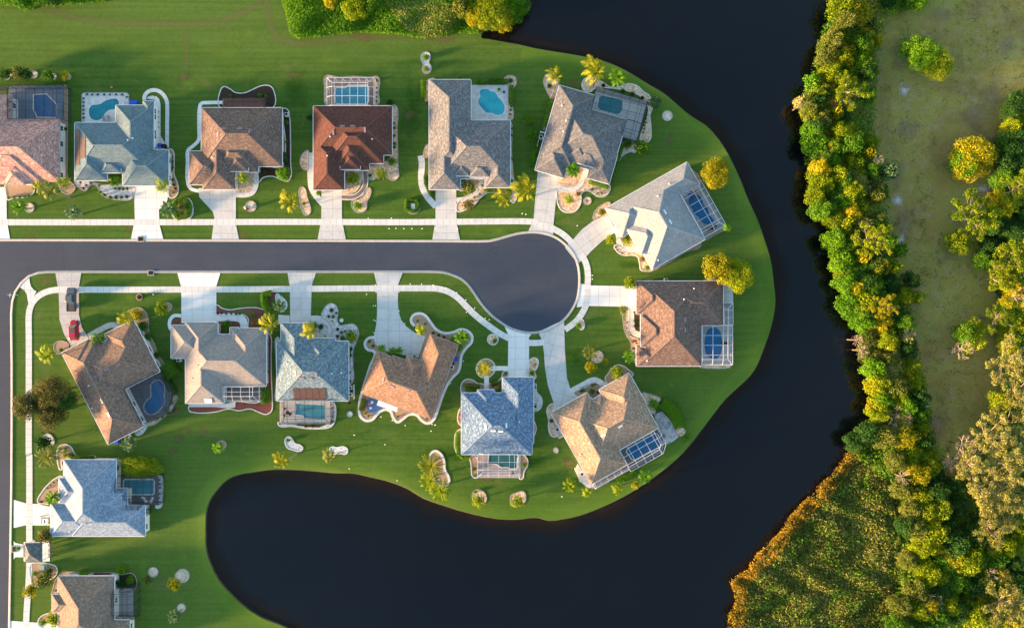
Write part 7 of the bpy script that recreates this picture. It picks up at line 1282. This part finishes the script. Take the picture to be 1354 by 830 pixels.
E_belt = [(1094,-40),(1088,25),(1078,60),(1068,105),(1052,140),(1060,160),(1060,200),(1068,250),(1083,280),(1098,330),(1108,380),(1113,410),(1128,437),(1140,455),(1144,490),(1152,540),(1120,600),(1150,620),(1180,640),(1190,700),(1180,760),(1175,850),(1370,850),(1370,600),(1330,480),(1315,470),(1315,520),(1290,590),(1262,650),(1245,620),(1225,560),(1210,480),(1200,420),(1180,370),(1170,300),(1165,240),(1150,180),(1155,80),(1165,30),(1240,0),(1240,-40)]
scatter('undergrowth', E_belt, 60000, .3, 3.5, .42, 'lf_g', 'dark leafy undergrowth filling the gaps between the far bank trees')
scatter('forest_edge_brush', [(1370,110),(1335,125),(1318,190),(1312,260),(1292,320),(1318,400),(1325,470),(1370,480)], 15000, .2, 2.4, .42, 'lf_d', 'dark brush under the trees on the right picture edge')
marsh = [(968,850),(966,815),(974,795),(970,770),(990,750),(1008,733),(1028,710),(1048,688),(1065,664),(1088,646),(1108,620),(1126,592),(1150,590),(1175,625),(1190,680),(1200,740),(1190,800),(1195,850)]
scatter('reed_bed', marsh, 64000, .3, 1.5, .50, 'lf_o', 'olive and golden reeds covering the marshy corner of the far bank', upright=1.0, aspect=.45, clump=.5)
bush_marsh = [(990,850),(975,800),(985,765),(1030,720),(1075,672),(1120,620),(1150,600),(1170,640),(1190,700),(1195,850)]
scatter('marsh_brush', bush_marsh, 6000, .3, 2.1, .38, 'lf_g', 'darker green brush growing in clumps among the reeds', clump=.9)
scatter('tawny_reeds', bush_marsh, 16000, .5, 1.9, .42, 'lf_t', 'tawny reed heads mottling the marshy corner', upright=1.0, aspect=.4, clump=.8)
edge = [(962,850),(960,812),(972,793),(963,768),(988,748),(1001,728),(1026,706),(1040,684),(1063,660),(1080,642),(1106,615),(1122,588),(1138,596),(1120,622),(1098,645),(1078,664),(1064,688),(1042,706),(1022,734),(1000,752),(985,775),(980,850)]
scatter('golden_reeds', edge, 11000, .3, 2.2, .5, 'lf_amber', 'taller golden reeds along the water line of the marshy corner', upright=1.0, aspect=.4, clump=.75)  # sun on the marsh edge, painted as amber reeds
scatter('weeds', [(1160,-20),(1370,-20),(1370,120),(1335,150),(1325,260),(1300,330),(1330,400),(1315,470),(1315,520),(1290,590),(1262,650),(1245,620),(1225,560),(1210,480),(1200,420),(1180,370),(1170,300),(1165,240),(1150,180),(1155,80)], 9000, .02, .16, .22, 'lf_o', 'sparse olive weeds scattered over the scrub clearing', clump=.55)
top = Q('z19', [(70,-60),(90,20),(115,100),(130,180),(170,197),(270,190),(350,176),(470,166),(600,172),(700,182),(760,196),(870,190),(960,165),(1060,172),(1078,130),(1100,40),(1150,-60)])
scatter('rough_brush', top, 42000, .1, 1.1, .30, 'lf_l', 'rough knee-high green brush along the top edge beside the pond inlet', clump=.4)
scatter('rough_brush', [(-5,-15),(-5,8),(40,11),(90,8),(140,4),(155,-15)], 6000, .1, 1.0, .3, 'lf_l', 'strip of rough brush in the top left corner', clump=.4)
scatter('brown_weeds', Q('z19', [(600,20),(700,150),(760,190),(870,185),(950,140),(960,40),(850,10)]), 5000, .2, 1.2, .3, 'lf_t', 'brownish weeds inside the green brush at the top edge', clump=.6)
# ------------------------------------------------------------------ vehicles
MT['paint_black'] = mat('dark_grey_car_paint', (0.09, 0.10, 0.12), 0.25, 0.6); MT['paint_red'] = mat('red_car_paint', (0.42, 0.006, 0.022), 0.25, 0.6); MT['paint_white'] = mat('white_car_paint', (0.78, 0.78, 0.78), 0.3, 0.6)
MT['tyre'] = mat('tyre_rubber', (0.012, 0.012, 0.012), 0.8); MT['carglass'] = mat('car_glass', (0.05, 0.09, 0.10), 0.05, 0.8); MT['lamp_w'] = mat('clear_lamp', (0.7, 0.72, 0.74), 0.15); MT['lamp_r'] = mat('red_lamp', (0.45, 0.01, 0.01), 0.2); MT['bedliner'] = mat('bed_liner', (0.05, 0.05, 0.055), 0.8)
def loft(b, st, mi=0, n=10, cap=True):
    """st: (y, halfwidth, z0, z1, corner) stations along the car"""
    rings = []
    for (y, w, z0, z1, c) in st:
        c = min(c, w*.9, (z1-z0)*.9); rings.append([(-w, y, z0), (w, y, z0), (w, y, z1-c), (w-c*.3, y, z1-c*.3), (w-c, y, z1), (-w+c, y, z1), (-w+c*.3, y, z1-c*.3), (-w, y, z1-c)])
    for a, d in zip(rings, rings[1:]):
        for k in range(8): b.face([a[k], a[(k+1) % 8], d[(k+1) % 8], d[k]], mi)
    if cap: b.face(rings[0][::-1], mi); b.face(rings[-1], mi)
def car(name, label, cat, pos, rz, paint, kind):
    root = empty(name, (pos[0], pos[1], 0.06), label, cat, rz=rz)
    if kind == 'pickup': L, w, hb, hr = 5.7, 1.0, 1.05, 1.86
    elif kind == 'suv': L, w, hb, hr = 4.85, .94, 1.0, 1.72
    else: L, w, hb, hr = 4.6, .9, .9, 1.48
    y1 = L/2; b = MB()
    if kind == 'pickup':
        loft(b, [(-y1, w*.93, .5, .98, .05), (-y1+.1, w, .38, 1.08, .06), (-y1+.35, w, .36, 1.1, .06), (y1-1.5, w, .36, 1.12, .08), (y1-.9, w, .36, 1.12, .16), (y1-.25, w*.96, .38, 1.02, .2), (y1, w*.86, .45, .85, .2)])
    else: loft(b, [(-y1, w*.86, .45, hb-.12, .1), (-y1+.2, w*.97, .35, hb, .14), (-.2, w, .3, hb, .12), (y1-1.3, w, .3, hb-.02, .16), (y1-.4, w*.95, .32, hb-.12, .22), (y1, w*.8, .4, hb-.34, .2)])
    b.build('body', paint, root, weld=True)
    # glasshouse and roof panel
    if kind == 'pickup': gs = [(-.72, w*.86, hb, hb+.02, .02), (-.5, w*.80, hb, hr-.06, .12), (.75, w*.79, hb, hr-.06, .14), (1.45, w*.86, hb, hb+.03, .02)]; rf = (-.52, .78)
    elif kind == 'suv': gs = [(-y1+.15, w*.86, hb-.02, hb, .02), (-y1+.5, w*.80, hb, hr-.05, .14), (.55, w*.79, hb, hr-.05, .16), (1.25, w*.87, hb-.02, hb+.02, .02)]; rf = (-y1+.45, .58)
    else: gs = [(-y1+.75, w*.86, hb-.02, hb, .02), (-.95, w*.76, hb, hr-.05, .14), (.35, w*.75, hb, hr-.05, .16), (1.2, w*.86, hb-.02, hb+.02, .02)]; rf = (-.95, .38)
    b = MB(); loft(b, gs); b.build('windows', 'carglass', root, weld=True)
    b = MB(); wr = gs[1][1]*1.0; loft(b, [(rf[0], wr*.93, hr-.1, hr-.03, .06), (rf[0]+.2, wr, hr-.1, hr, .09), (rf[1]-.2, wr, hr-.1, hr, .09), (rf[1], wr*.93, hr-.1, hr-.04, .06)]); b.build('roof', paint, root, weld=True)
    for yy in ((rf[0]+rf[1])/2,):
        b = MB()
        for sx in (-1, 1): b.beam((sx*w*.84, yy, hb-.02), (sx*w*.79, yy, hr-.08), .07, .09)
        b.build('pillar', paint, root)
    if kind == 'pickup':
        b = MB(); b.face([(-w*.82, -y1+.12, 1.107), (w*.82, -y1+.12, 1.107), (w*.82, -.76, 1.107), (-w*.82, -.76, 1.107)]); b.box((0, -y1+.1, 1.12), (w*1.7, .06, .05)); b.box((-w*.86, -1.8, 1.13), (.08, 2.0, .05)); b.box((w*.86, -1.8, 1.13), (.08, 2.0, .05)); b.build('bed_cover', 'bedliner', root)
    else:
        b = MB(); b.face([(-.36, (rf[0]+rf[1])/2+.05, hr+.004), (.36, (rf[0]+rf[1])/2+.05, hr+.004), (.36, rf[1]-.25, hr+.004), (-.36, rf[1]-.25, hr+.004)]); b.build('sunroof', 'carglass', root)
    for sx in (-1, 1):
        b = MB(); b.box((sx*(w+.12), gs[-1][0]-.45, hb+.08), (.2, .12, .14)); b.build('mirror', paint, root)
        b = MB(); b.box((sx*w*.66, y1-.09, hb-.34), (.34, .14, .16)); b.build('headlight', 'lamp_w', root)
        b = MB(); b.box((sx*w*.78, -y1+.03, hb-.2), (.16, .08, .3)); b.build('tail_light', 'lamp_r', root)
        for yy in (y1-.95, -y1+1.05):
            b = MB(); ring = [(0, .0)]; r = .37
            for k in range(18):
                a0, a1 = 2*math.pi*k/18, 2*math.pi*(k+1)/18
                for (x0, x1, r0, r1) in ((w-.2, w-.2, .22, r), (w-.2, w+.03, r, r), (w+.03, w+.03, r, .22)):
                    p = [(sx*x0, yy+r0*math.cos(a0), r+r0*math.sin(a0)), (sx*x0, yy+r0*math.cos(a1), r+r0*math.sin(a1)), (sx*x1, yy+r1*math.cos(a1), r+r1*math.sin(a1)), (sx*x1, yy+r1*math.cos(a0), r+r1*math.sin(a0))]
                    b.face(p)
            wh = b.build('wheel', 'tyre', root); b = MB()
            for k in range(12): a0, a1 = 2*math.pi*k/12, 2*math.pi*(k+1)/12; b.face([(sx*(w+.02), yy, r), (sx*(w+.02), yy+.22*math.cos(a0), r+.22*math.sin(a0)), (sx*(w+.02), yy+.22*math.cos(a1), r+.22*math.sin(a1))])
            b.build('rim', 'metal', wh)
car('parked_pickup', 'dark grey pickup with covered bed, parked across the pavement on the corner driveway', 'pickup', W('s1', 866, 240, .9), 0, 'paint_black', 'pickup')
car('parked_car', 'red estate car with sunroof parked behind the pickup on the corner driveway', 'car', W('s1', 900, 612, .9), R(3), 'paint_red', 'suv')
w_ = W('s2', 0, 165, .8); car('parked_car', 'white car with dark sunroof, its rear tucked under the icy blue garage eave', 'car', (W('s2', 458, 165, .5)[0]+2.3, w_[1]), R(90), 'paint_white', 'sedan')
# ------------------------------------------------------------------ street things
def drain(x, y, w, h, lb):
    p = M((x, y)); root = empty('storm_drain', (p[0], p[1], 0), lb, 'drain', 'kerbside storm drains'); b = MB(); b.box((*p, .075), (w+.35, h+.35, .13)); b.build('frame', 'kerb', root, (p[0], p[1], 0))
    b = MB(); b.box((*p, .12), (w, h, .07)); b.build('inlet_pit', 'black', root, (p[0], p[1], 0)); b = MB()
    for k in range(7): b.box((p[0]-w/2+w*(k+.5)/7, p[1], .165), (w/7*.55, h, .02))
    b.build('grate', 'grate', root, (p[0], p[1], 0))
drain(186.2, 316.2, 1.15, .95, 'black storm drain grate in the upper kerb at the foot of the second driveway'); drain(199.7, 360.8, 1.15, .95, 'black storm drain grate in the lower kerb left of the wide white driveway'); drain(19.0, 725.2, .85, 1.2, 'black storm drain grate in the side street kerb before the pavilion')
def ubox(z, x, y, w, d, h, lb, m='teal'):
    p = W(z, x, y, h); root = empty('utility_box', (*p, 0), lb, 'utility box', 'electrical boxes on the lawns'); b = MB(); b.box((*p, .06), (w+.3, d+.3, .12)); b.build('plinth', 'drive', root, (*p, 0))
    b = MB(); b.box((*p, h/2+.06), (w, d, h)); b.box((*p, h+.09), (w+.06, d+.06, .06)); b.build('cabinet', m, root, (*p, 0)); b = MB(); b.box((p[0], p[1]-d/2-.01, h*.55), (w*.8, .03, h*.7)); b.build('door', m, root, (*p, 0))
ubox('z3', 586, 640, .85, 1.2, .8, 'sage green utility box inside a ring hedge on the maroon house lawn'); ubox('z2', 38, 638, .9, .9, .75, 'sage green utility box in the kerbed bed left of the brown house'); ubox('s2', 512, 738, 1.1, 1.0, .8, 'pale sage utility box just below the pavilion')
p = M((24.3, 390.4)); root = empty('street_sign', (*p, 0), 'white street name sign post at the corner kerb by the side street', 'street sign'); b = MB(); b.tube([(p[0], p[1], 0), (p[0], p[1], 3.1)], .05, 8); b.build('post', 'white', root, (*p, 0))
for k, a in enumerate((R(80), R(-15))):
    b = MB(); b.box((p[0], p[1], 2.8+.22*k), (.9, .03, .2), a); b.build('sign_blade', 'white', root, (*p, 0))
# air conditioners, bins, boxes
def ac(z, x, y, lb, rz=0.0):
    p = W(z, x, y, .8); root = empty('air_conditioner', (*p, 0), lb, 'air conditioner', 'air conditioners beside the houses'); b = MB(); b.box((*p, .05), (1.0, 1.0, .1), rz); b.build('pad', 'drive', root, (*p, 0)); b = MB(); b.box((*p, .5), (.8, .8, .8), rz); b.build('casing', 'ventw', root, (*p, 0)); b = MB(); b.lathe((*p, .9), [(.33, 0), (.33, .02)], 16); b.build('fan_grille', 'black', root, (*p, 0))
for a in [('z5', 85, 402, 'air conditioner in a white fence nook left of the mid grey house', .3), ('z8', 177, 368, 'air conditioner beside the garage side of the tan house', .5), ('z8', 300, 590, 'air conditioner near the lowest corner of the tan house', .5), ('z9', 504, 342, 'air conditioner on white gravel right of the blue-roofed house', 0), ('s6', 345, 420, 'grey-topped air conditioner in the nook right of the orange-brown house', -.35),
          ('z11', 377, 500, 'upper air conditioner right of the speckled blue-grey house', 0), ('z11', 378, 528, 'lower air conditioner right of the speckled blue-grey house', 0), ('z7', 615, 176, 'air conditioner against the top wall of the right-hand brown house', 0), ('z1', 709, 378, 'air conditioner at the right side of the kidney-pool house', 0), ('z2', 494, 236, 'air conditioner in the dark side bed of the brown house', 0), ('z13', 608, 275, 'air conditioner against the upper right wall of the corner house', .47), ('z13', 560, 752, 'air conditioner at the lower wall of the diagonal corner house', .47), ('z12', 120, 418, 'air conditioner in the angle left of the taupe-roofed house', 0)]: ac(*a)
def bin_(z, x, y, m, lb, s=.62):
    p = W(z, x, y, 1.0); root = empty('wheelie_bin', (*p, 0), lb, 'bin'); b = MB(); b.box((*p, .5), (s, s, .92)); b.build('bin_body', m, root, (*p, 0)); b = MB(); b.box((*p, 1.0), (s+.08, s+.08, .07)); b.build('lid', m, root, (*p, 0))
bin_('s6', 397, 318, 'bluep', 'bright blue bin beside the orange-brown house wall', .8); bin_('s7', 281, 756, 'bluep', 'bright blue bin at the foot of the curved path', .75); bin_('s7', 332, 768, 'black', 'black bin next to the blue one at the foot of the curved path', .9); bin_('z13', 509, 778, 'bluep', 'bright blue bin at the lowest corner of the diagonal house', .8); bin_('s6', 352, 372, 'black', 'black bin in the nook between blue bin and air conditioner')
p = W('z1', 586, 185, .5); root = empty('storage_tub', (*p, 0), 'blue covered tub at the right corner of the kidney pool deck', 'tub'); b = MB(); b.box((*p, .3), (1.7, .8, .6)); b.build('tub', 'bluep', root, (*p, 0)); b = MB(); b.box((*p, .63), (1.8, .9, .06), .05); b.build('cover', 'bluep', root, (*p, 0))
# louvred white fences by the air conditioners
def fence(z, pts, h, lb, m='white'):
    P_ = [W(z, x, y, h) for x, y in pts]; root = empty('privacy_fence', (*P_[0], 0), lb, 'fence', 'white service fences')
    for a, c in zip(P_, P_[1:]):
        b = MB()
        for k in range(6): b.beam((*a, .2+k*(h-.25)/5), (*c, .2+k*(h-.25)/5), .05, .12)
        b.build('slats', m, root, (*P_[0], 0))
    for a in P_: b = MB(); b.box((*a, h/2), (.11, .11, h)); b.build('post', m, root, (*P_[0], 0))
fence('z5', [(68,438),(82,378),(100,382)], 1.3, 'white slatted fence round the air conditioner of the mid grey house'); fence('z5', [(126,232),(138,196)], 1.2, 'short white fence at the upper left of the mid grey house'); fence('z8', [(158,352),(186,412),(206,402)], 1.3, 'white fence nook left of the tan house'); fence('z8', [(266,566),(290,628)], 1.3, 'white fence near the lowest corner of the tan house')
fence('z11', [(392,488),(392,545)], 1.2, 'white fence strip right of the speckled blue-grey house'); fence('z9', [(500,325),(512,325),(512,358)], 1.1, 'white fence nook right of the blue-roofed house'); fence('z14', [(402,118),(486,118)], 1.3, 'long white fence along the top wall of the icy blue house')
# ------------------------------------------------------------------ garden things
def lounger(z, x, y, rz, m, lb, grp=None):
    p = W(z, x, y, .3); root = empty('sun_lounger', (*p, 0), lb, 'sun lounger', grp, rz)
    b = MB(); b.box((0, -.2, .38), (.62, 1.25, .06)); b.build('seat', m, root); b = MB(); b.beam((0, .42, .4), (0, .95, .72), .62, .05); b.build('backrest', m, root)
    for sx in (-1, 1):
        for sy in (-.75, .35): b = MB(); b.box((sx*.27, sy, .24), (.05, .05, .24)); b.build('leg', 'alu', root)
lounger('z1', 457, 263, 0, 'gutterdark', 'grey lounger on the kidney pool deck, left of two'); lounger('z1', 479, 262, 0, 'gutterdark', 'grey lounger on the kidney pool deck, right of two'); lounger('z14', 612, 288, .6, 'alu', 'white lounger under the cage by the teal pool, left of two'); lounger('z14', 640, 290, -.5, 'alu', 'white lounger under the cage by the teal pool, right of two'); lounger('z7', 955, 540, 1.57, 'black', 'dark lounger beside the deep blue oval pool')
def chair(z, x, y, rz, m, lb, grp=None):
    p = W(z, x, y, .4); root = empty('patio_chair', (*p, 0.07), lb, 'chair', grp, rz); b = MB(); b.box((0, 0, .43), (.55, .52, .06)); b.build('seat', m, root); b = MB(); b.box((0, .27, .72), (.55, .06, .55)); b.build('backrest', m, root)
    for sx in (-1, 1):
        b = MB(); b.box((sx*.27, 0, .62), (.05, .5, .04)); b.build('armrest', m, root)
        for sy in (-1, 1): b = MB(); b.box((sx*.24, sy*.22, .2), (.05, .05, .4)); b.build('leg', m, root)
def table(z, x, y, r, m, lb):
    p = W(z, x, y, .7); root = empty('patio_table', (*p, 0.07), lb, 'table'); b = MB(); b.lathe((0, 0, .7), [(r, 0), (r, .04)], 20); b.build('tabletop', m, root); b = MB(); b.lathe((0, 0, 0), [(.25, 0), (.05, .08), (.04, .7)], 10); b.build('pedestal', 'metal', root)
chair('s8', 300, 475, 2.6, 'white', 'white armchair on the blue patio, upper of two'); chair('s8', 280, 545, .4, 'white', 'white armchair on the blue patio, lower of two'); table('s8', 262, 503, .28, 'pinkp', 'small pink-topped table between the white armchairs')
table('z11', 124, 600, .5, 'black', 'black round table in the dark cage of the speckled house')
for k, (x, y, lb) in enumerate([(112,585,'uppermost black chair by the table in the dark cage'), (136,606,'black chair to the right of the table in the dark cage'), (110,612,'lowest black chair by the table in the dark cage')]): chair('z11', x, y, k*2.1, 'black', lb)
table('z6', 752, 462, .45, 'black', 'dark round table at the lower end of the wavy blue pool'); chair('z6', 735, 468, 1.6, 'redp', 'red chair left of the dark table by the wavy pool'); chair('z6', 768, 452, -1.4, 'black', 'dark chair right of the table by the wavy pool'); chair('z6', 640, 262, .3, 'redp', 'red chair at the upper end of the wavy blue pool'); chair('z6', 660, 272, .9, 'redp', 'red chair next to the other at the upper end of the wavy pool'); chair('z6', 628, 275, .2, 'bluep', 'blue chair at the upper end of the wavy blue pool')
table('z14', 570, 335, .5, 'black', 'dark table in the small bay of the teal pool cage'); chair('z9', 410, 622, 0, 'black', 'black chair in the cage behind the blue-roofed house, lower right')
def potted(z, x, y, m, lb, r=.3, plant='lf_g'):
    p = W(z, x, y, .4); root = empty('plant_pot', (*p, 0), lb, 'plant pot'); b = MB(); b.lathe((*p, 0), [(r*.6, 0), (r, .45), (r*.85, .45), (r*.8, .38)], 14); b.build('pot', m, root, (*p, 0)); child('plant', V_['round'][0], root, (0, 0, .5), (r*.9,)*3, 0, plant)
potted('s4', 547, 272, 'yellowp', 'pot of bright yellow flowers beside the walk of the speckled house', .3, 'lf_gold'); potted('s4', 462, 455, 'yellowp', 'pot of bright yellow flowers at the roof edge of the speckled house', .3, 'lf_gold'); potted('z4', 368, 180, 'limep', 'lime green pot beside the turquoise pool', .45, 'lf_l'); potted('z4', 388, 190, 'bluep', 'blue pot beside the turquoise pool', .3, 'lf_g')
def bath(z, x, y, lb, m='edging'):
    p = W(z, x, y, .6); root = empty('birdbath', (*p, 0), lb, 'birdbath', 'stone birdbaths'); b = MB(); b.lathe((*p, 0), [(.3, 0), (.28, .08), (.1, .2), (.09, .6), (.2, .68)], 16); b.build('pedestal', m, root, (*p, 0)); b = MB(); b.lathe((*p, .66), [(.1, 0), (.45, .14), (.45, .17), (.38, .12), (.05, .06)], 20); b.build('bowl', m, root, (*p, 0))
bath('s4', 662, 262, 'pale stone birdbath on the lawn right of the white gravel bed'); bath('z5', 288, 683, 'stone birdbath in the middle of a pebble ring before the mid grey house', 'brownmulch'); bath('z5', 639, 310, 'stone birdbath in a pebble ring near the upper shore'); bath('z2', 338, 640, 'low stone bowl in the sand ring before the brown house', 'sand')
p = W('z2', 317, 650, .5); root = empty('lawn_ornament', (*p, 0), 'red and white painted lawn figure beside the sand ring', 'lawn ornament'); b = MB(); b.lathe((*p, 0), [(.34, 0), (.38, .3), (.25, .75), (.1, .85)], 12); b.build('coat', 'redp', root, (*p, 0)); b = MB(); b.lathe((*p, .8), [(.12, 0), (.2, .12), (.17, .28), (.03, .5)], 12); b.build('head', 'white', root, (*p, 0)); b = MB(); b.box((p[0]-.42, p[1]+.3, .25), (.4, .5, .4), .5); b.build('base', 'white', root, (*p, 0))
for z, x, y, m, lb in [('z1', 493, 120, 'pinkp', 'tiny pink garden ornament on the lawn behind the kidney pool'), ('s6', 530, 712, 'pinkp', 'tiny pink garden ornament in the bed left of the blue-roofed house')]:
    p = W(z, x, y, .3); b = MB(); b.lathe((0, 0, 0), [(.03, 0), (.03, .4), (.22, .5), (.24, .65), (.06, .8), (.04, .95)], 10); o = b.build('garden_ornament', m); o.location = (*p, 0); tag(o, lb, 'garden ornament')
# path lights
b = MB(); b.tube([(0, 0, 0), (0, 0, .42)], .03, 6); b.lathe((0, 0, .40), [(.05, 0), (.17, .02), (.15, .07), (.02, .14)], 10); PLm = b.build('path_light', 'white'); first = [PLm]
def lights(z, pts, lb, grp):
    for x, y in pts:
        p = W(z, x, y, .4); o = first.pop() if first else link_copy(PLm); o.location = (*p, 0); o.scale = (.8,)*3; tag(o, lb, 'path light', grp)
lights('z10', [(406,92),(460,92),(516,97),(576,110),(628,133),(672,168),(713,207),(764,255),(674,226),(783,262)], 'small white path light along the curving pavement right of the orange-brown driveway', 'lights along the curving pavement')
lights('z10', [(240,97),(243,130),(352,130),(240,195),(352,220),(240,268),(380,280),(232,325)], 'small white path light along the edges of the orange-brown driveway', 'lights along the orange-brown driveway')
lights('z10', [(660,460),(598,567),(526,763),(382,766),(505,793),(266,725),(320,742),(138,812)], 'small white lamp on the grass just outside the wavy white kerb', 'lights around the wavy kerb')
lights('z3', [(480,738),(510,737),(545,738),(580,738),(625,738),(490,692),(388,692)], 'small white path light along the pavement right of the maroon driveway', 'lights by the maroon driveway')
lights('z4', [(10,714),(258,714),(318,714),(400,714),(462,714),(110,745),(200,745)], 'small white path light along the pavement of the turquoise-pool house', 'lights by the turquoise-pool driveway')
lights('z6', [(97,723),(97,743),(14,450)], 'small white lamp on the lawn between the circle and the right-hand brown house', 'lights by the circle')
lights('z4', [(463,683),(478,686)], 'small white lamp on the grass left of the mid grey driveway', 'pair of lamps by the mid grey driveway'); lights('z13', [(672,130)], 'single white lamp on the front lawn left of the wide white driveway', None)
lights('z9', [(68,418),(80,421),(200,152)], 'small white lamp on the lawn between the orange-brown and blue-roofed houses', 'lamps between two houses'); lights('z23', [(805,183),(1000,231),(950,85),(825,46)], 'small white lamp on the open grass above the pond', 'lamps above the pond'); lights('z11', [(395,692),(473,167),(475,225),(445,120)], 'small white lamp on the lawn right of the speckled house', 'lamps by the speckled house'); lights('z8', [(200,703)], 'single lamp on the grass above the shore beside the tan house', None)
# white boulders beside the corner house
for x, y, r in [(603,745,8),(612,738,9),(622,728,9),(632,718,8),(640,708,7),(615,725,6)]:
    p = W('z13', x, y, .1); b = MB(); bm = bmesh.new(); bmesh.ops.create_icosphere(bm, subdivisions=2, radius=1)
    me = bpy.data.meshes.new('boulder')
    for v in bm.verts: v.co *= random.uniform(.85, 1.12)
    bm.to_mesh(me); bm.free(); me.materials.append(MT['whitestone']); o = bpy.data.objects.new('boulder', me); C.objects.link(o); s_ = r*zs('z13'); o.scale = (s_, s_*.8, s_*.5); o.location = (*p, .08); tag(o, 'white boulder in the line below the black cage of the corner house', 'boulder', 'white boulders by the black cage')
